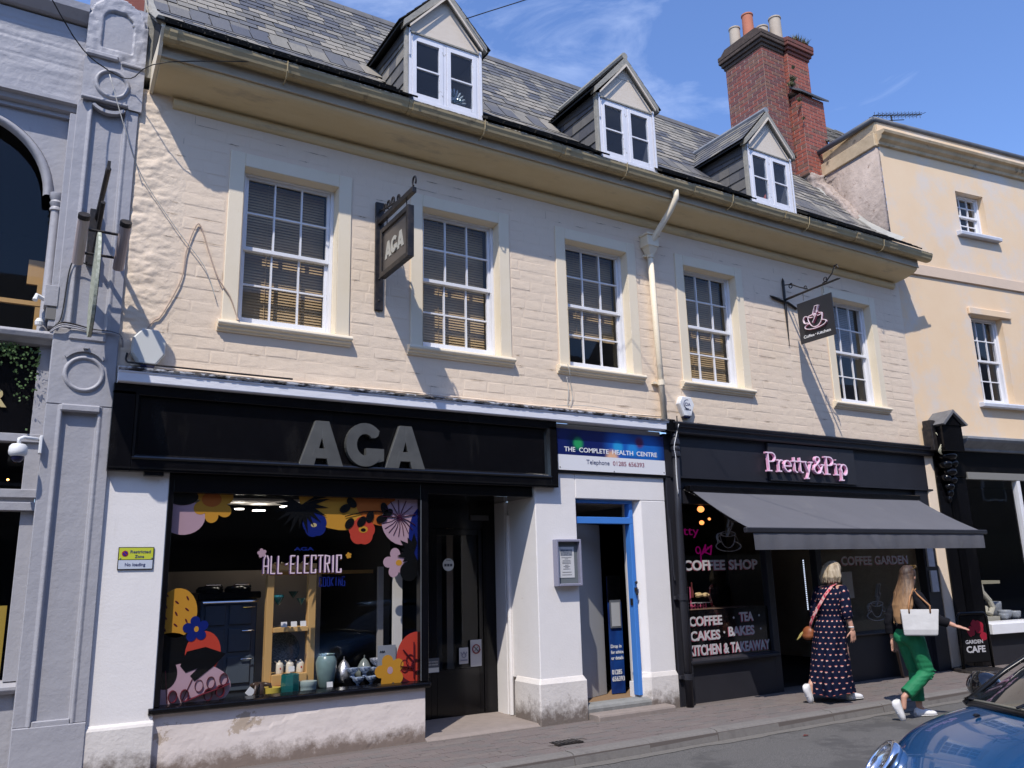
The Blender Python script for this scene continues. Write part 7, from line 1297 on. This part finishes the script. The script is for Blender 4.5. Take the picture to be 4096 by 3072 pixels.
for s_ in (-1, 1):
    c = [R_ @ Vector((x, s_*.035, 0)) + Vector((-.055, -.255, 0)) for x in (-.11, .11)]; MB().tube([c[0]+Vector((0, 0, 1.18)), c[0]+Vector((0, 0, 1.26)), (c[0]*.5+Vector((-.04, -.085, 0)))+Vector((0, 0, 1.36)), Vector((-.01+.02*s_, -.14, 1.448)), (c[1]*.35+Vector((-.04, -.10, 0)))+Vector((0, 0, 1.38)), c[1]+Vector((0, 0, 1.26)), c[1]+Vector((0, 0, 1.18))], .0095, 6).build('handle', hm_, tote, smooth=True)

def lean(root, kx, ky):
    for ch in root.children:
        for o in (ch,)+tuple(ch.children):
            if o.type == 'MESH' and 'leaned' not in o.data:
                for v in o.data.vertices: h_ = max(0, v.co.z-.25); v.co.x += kx*h_; v.co.y += ky*h_
                o.data['leaned'] = 1
lean(W1, .125, -.05); lean(W2, .075, -.01)
for o in (tote,)+tuple(tote.children):
    for v in o.data.vertices: h_ = max(0, v.co.z-.25); v.co.x += .075*h_; v.co.y += -.01*h_
# ================================================================== blue car
CR = empty('parked_car', (5.89, -5.86, -.135), math.radians(158), label='metallic blue small hatchback with black mirrors nosing into the lower right corner', category='car')
M_cp = mat('blue_car_paint', (.008, .085, .24), .25, coat=1., metal=.4, spec=.6); M_cb = mat('black_car_trim', (.008, .008, .009), .3); M_rub2 = mat('rubber', (.02, .02, .02), .8)
st_ = [(1.83, .42, .44, .42, .22), (1.80, .58, .53, .50, .2), (1.72, .70, .61, .56, .18), (1.60, .77, .70, .63, .17), (1.40, .815, .80, .73, .17), (1.20, .83, .862, .79, .17), (1.0, .838, .905, .84, .17), (.80, .842, .925, .865, .17), (.60, .843, .94, .88, .17), (.2, .845, .955, .90, .17), (-.6, .845, .965, .915, .17), (-1.3, .84, .96, .91, .18), (-1.6, .80, .90, .85, .2), (-1.76, .70, .80, .76, .22), (-1.80, .5, .7, .65, .25)]
rings = []
for x, w_, zc, zs, zb in st_:
    half = [(0, zc+.012), (w_*.3, zc+.006), (w_*.6, zc-.012), (w_*.80, zc-.035), (w_*.92, zs-.01), (w_*.985, zs-.07), (w_, zs-.17), (w_, (zs+zb)/2), (w_*.985, zb+.12), (w_*.95, zb), (w_*.5, zb-.02), (0, zb-.02)]
    rings.append([(x-(.09*(abs(y)/w_)**3 if x > 1.5 else .0)-.0, y, z) for y, z in half]+[(x-(.09*(abs(y)/w_)**3 if x > 1.5 else 0), -y, z) for y, z in half[-2:0:-1]])
body = MB().loft(rings).build('body', M_cp, CR, smooth=True); ss = body.modifiers.new('s', 'SUBSURF'); ss.levels = 2; ss.render_levels = 2
gh = [(1.02, .66, .91, .935, .60), (.74, .655, 1.09, .94, .64), (.46, .64, 1.24, 1.0, .66), (.22, .62, 1.31, 1.0, .70), (-.6, .62, 1.33, 1., .70), (-1.2, .60, 1.30, 1., .70), (-1.55, .58, 1.15, .95, .68), (-1.72, .56, .93, .92, .66)]
rings = []
for x, wt, zt, _, wb in gh:
    z0 = .90; rings.append([(x-.0, 0, zt+.015), (x-.01, wt*.5, zt+.008), (x-.03, wt*.85, zt-.02), (x-.05, wt*.97, max(zt-.07, z0+.005)), (x-.05, wt+(.74-wt)*.5, (zt+z0)/2), (x-.05, .74, z0), (x-.05, 0, z0-.02), (x-.05, -.74, z0), (x-.05, -wt-(.74-wt)*.5, (zt+z0)/2), (x-.05, -wt*.97, max(zt-.07, z0+.005)), (x-.03, -wt*.85, zt-.02), (x-.01, -wt*.5, zt+.008)])
M_cg = mat('car_glass', (.012, .015, .017), .04, spec=.9, coat=.5); smooth_by_angle(MB().loft(rings).build('greenhouse', M_cg, CR), 35)
for sy in (-1, 1): MB().tube([(.97, sy*.73, .875), (.70, sy*.675, 1.06), (.42, sy*.615, 1.22), (.22, sy*.59, 1.285)], .024, 8, flat=.6).build('windscreen_pillar', M_cb, CR, smooth=True)
rf = MB(); rf.loft([[(x, y*wy, z+dz-.012*abs(y)**2*3) for y in (-1, -.6, 0, .6, 1) for _ in (0,)]+[(x, y*wy, z+dz-.03) for y in (1, .6, 0, -.6, -1)] for x, wy, z, dz in ((.26, .56, 1.33, .012), (-.5, .59, 1.35, .012), (-1.2, .57, 1.325, .012), (-1.4, .54, 1.27, .012))]); rf.build('roof', M_cp, CR, smooth=True)
o = MB(); P_c = [(.70-.25*(abs(y)/.72)**2, y, .952-.03*(abs(y)/.72)**2) for y in [-.76+i*.076 for i in range(21)]]; P_c = [(1.10-.17*(abs(y)/.76)**2, y, .905-.04*(abs(y)/.76)**2.5) for y in [-.76+i*.076 for i in range(21)]]; o.tube(P_c, .017, 8); o.build('windscreen_seal', M_cb, CR, smooth=True)
o = MB(); o.tube([(x-.012, y*.985, z+.022) for x, y, z in P_c], .008, 6); o.build('chrome_strip', mat('aged_trim', (.34, .33, .26), .3, metal=.6), CR, smooth=True)
for sy in (-1, 1):
    m_ = MB().ell((.66, sy*.93, .935), (.095, .125, .098), 14); m_.build('mirror', mat('gloss_black_mirror', (.005, .005, .006), .08, coat=1.), CR, smooth=True); MB().tube([(.66, sy*.74, .88), (.66, sy*.86, .91)], .028, 8).build('mirror_stalk', M_cb, CR)
    Rh = Matrix.Translation((1.685, sy*.575, .595)) @ Matrix.Rotation(sy*math.radians(15), 4, 'Z') @ Matrix.Rotation(math.radians(-40), 4, 'Y')
    H_ = MB().lathe([(.112, -.06), (.125, -.03), (.128, .006), (.118, .022), (.102, .024), (.098, .010), (.102, -.02)], (0, 0, 0), 36, 0, 'x').xf(Rh @ Matrix.Diagonal((1, 1.0, 1.22, 1))).build('headlight', M_chrome, CR, smooth=True)
    MB().lathe([(.100, -.03), (.07, -.055), (.001, -.06)], (0, 0, 0), 24, 0, 'x').xf(Rh @ Matrix.Diagonal((1, 1, 1.22, 1))).build('reflector', mat('headlight_bowl', (.25, .26, .27), .15, (.5, .5, .52), 9, .3, metal=.8), H_, smooth=True)
    o = MB(); o.lathe([(.036, -.055), (.036, -.005), (.030, .0), (.001, .002)], (0, 0, .035), 16, 0, 'x'); o.lathe([(.030, -.055), (.030, -.01), (.001, -.008)], (0, .0, -.05), 16, 0, 'x'); o.xf(Rh); o.build('lamp', M_chrome, H_, smooth=True)
    MB().lathe([(.103, .002), (.08, .018), (.04, .028), (.001, .030)], (0, 0, 0), 24, 0, 'x').xf(Rh @ Matrix.Diagonal((1, 1, 1.22, 1))).build('lens', M_glass, H_, smooth=True)
    for wx in (1.22, -1.25):
        W_ = MB().lathe([(.20, -.09), (.285, -.09), (.305, -.06), (.305, .06), (.285, .09), (.20, .09)], (wx, sy*.745, .30), 28, 0, 'y').build('wheel', M_rub2, CR, smooth=True); o = MB(); o.lathe([(.20, 0), (.19, sy*.06), (.05, sy*.05), (.001, sy*.055)], (wx, sy*.77, .30), 20, 0, 'y')
        for k in range(7): a = k*math.pi*2/7; o.tube([(wx+.03*math.cos(a), sy*.835, .30+.03*math.sin(a)), (wx+.19*math.cos(a), sy*.835, .30+.19*math.sin(a))], .018, 6)
        o.build('rim', M_chrome, W_); MB().lathe([(.335, -.12), (.335, .0), (.315, .01), (.315, -.12)], (wx, sy*.765, .31), 28, 0, 'y').build('wheel_arch', M_cb, CR)
o = MB(); o.tube([(1.86, -.30, .46), (1.88, 0, .47), (1.86, .30, .46)], .03, 8); o.build('grille_bar', M_chrome, CR, smooth=True); MB().box(1.74, 1.80, -.7, .7, .20, .30).build('bumper', M_cb, CR, bev=.02)
MB().ell((1.20, -.33, .872), (.022, .014, .010), 8).build('washer_jet', M_cb, CR); MB().ell((1.20, .33, .872), (.022, .014, .010), 8).build('washer_jet', M_cb, CR)
seam = MB(); seam.tube([(x, -w_*.905, zs-.012) for x, w_, zc, zs, zb in st_[6:8]], .003, 5); seam.tube([(x, w_*.905, zs-.012) for x, w_, zc, zs, zb in st_[6:8]], .003, 5); seam.build('bonnet_seam', M_cb, CR)
for sy in (-1, 1): MB().tube([(1.12, sy*.1, .94), (.96, sy*.30+.2, .985), (.86, sy*.30+.3, 1.03)], .008, 5).build('wiper', M_cb, CR)
MB().tube([(.66+.098*math.cos(a), -.93+.0*a, .935+.1*math.sin(a)) for a in [k*math.pi/8 for k in range(17)]], .003, 5).build('mirror_seam', M_rub2, CR)
# ================================================================== small litter and wear on the ground
gd = MB(); rr = random.Random(5); prev = None
for i in range(241):
    x = -8+i*.15; w_ = .10+.06*noise.noise(Vector((x*1.7, 0, 0)))+.03*rr.random(); yb = -1.345-w_
    def rz(y): c = (y+6.65)/5.35; return -.10-.035*c*c
    cur = [(x, -1.337, rz(-1.337)+.005), (x, yb, rz(yb)+.0045)]
    if prev: gd.quad(prev[0], cur[0], cur[1], prev[1])
    prev = cur
gd.build('gutter_dust', mat('pale_road_dust', (.17, .158, .142), .95, (.13, .12, .11), 30, .9, .003, 80), None, kind='structure')
gm = MB()
for _ in range(150):
    x, y = rr.uniform(3.5, 13), rr.uniform(-1.12, -.08); r_ = rr.uniform(.008, .018); z = -.0135-.0235*(.3-y)/1.62+.0045; n_ = 7; gm.add([(x+r_*rr.uniform(.7, 1.1)*math.cos(k*6.283/n_), y+r_*rr.uniform(.7, 1.1)*math.sin(k*6.283/n_), z) for k in range(n_)], [tuple(range(n_))])
gm.build('chewing_gum_spots', mat('old_gum', (.10, .09, .085), .9), None, kind='stuff', label='flattened grey chewing gum spots scattered over the pavement', category='gum')
gr = MB()
for _ in range(700):
    x = rr.uniform(3.3, 13.2); y = -.045-abs(rr.gauss(0, .025)) if rr.random() < .6 else -1.36-abs(rr.gauss(0, .05)); z = (-.0135-.0235*(.3-y)/1.62+.004) if y > -1.2 else rz(y)+.006; r_ = rr.uniform(.002, .006)
    gr.add([(x-r_, y-r_, z), (x+r_, y-r_*.6, z), (x, y+r_, z), (x, y, z+r_)], [(0, 1, 3), (1, 2, 3), (2, 0, 3)])
gr.build('grit', mat('loose_grit', (.26, .23, .2), .95, (.12, .1, .09), 40, .8), None, kind='stuff', label='loose grit and crumbs along the wall foot and the kerb', category='grit')
lf_ = MB().add([(0, 0, .004), (.05, .02, .012), (.10, .01, .005), (.06, -.025, .01)], [(0, 1, 3), (1, 2, 3)]).build('fallen_leaf', mat('dark_red_leaf', (.12, .025, .02), .8), None, label='small dark red fallen leaf lying on the road by the kerb', category='leaf'); lf_.location = (7.35, -1.72, rz(-1.72)+.003)
# ================================================================== far side of the street (behind the camera; seen in reflections)
M_opp = mat('honey_stone', (.20, .165, .12), .9, (.16, .13, .095), 2, .9, .006, 12); M_oppw = mat('far_window', (.03, .035, .04), .1)
for i, (x0, x1, h_, lab) in enumerate(((-16, -7, 8.4, 'far side stone house at the left end of the street'), (-7, 1, 7.6, 'far side stone house facing the lavender shop'), (1, 10, 8.2, 'far side stone house facing the cooker shop'), (10, 20, 7.4, 'far side stone house facing the cafe'), (20, 32, 8.6, 'far side stone house right of the one facing the cafe'), (32, 46, 8.0, 'far side stone house near the right end of the street'), (46, 64, 8.8, 'far side stone house at the far right end of the street'))):
    O_ = empty('far_side_house', (0, 0, 0), label=lab, category='house'); O_['group'] = 'stone houses on the far side of the street'; mb = MB().box(x0+.01, x1-.01, -20, -14.2, -.4, h_); mb.build('wall', M_opp, O_)
    MB().prism([(-14.1, h_-.02), (-14.1, h_+.1), (-17.2, h_+2.6), (-20, h_)], x0+.02, x1-.02).build('roof', M_slats[1], O_)
    n = int((x1-x0)/2)
    for k in range(n):
        xx = x0+1+k*2.0
        for z in (3.9,): fr = MB().box(xx-.5, xx+.5, -14.2, -14.15, z, z+1.6).build('window', M_white, O_); MB().box(xx-.42, xx+.42, -14.15, -14.14, z+.08, z+1.52).build('pane', M_oppw, fr)
    MB().box(x0+.6, x1-.6, -14.2, -14.12, .3, 2.7).build('shop_window', M_oppw, O_)
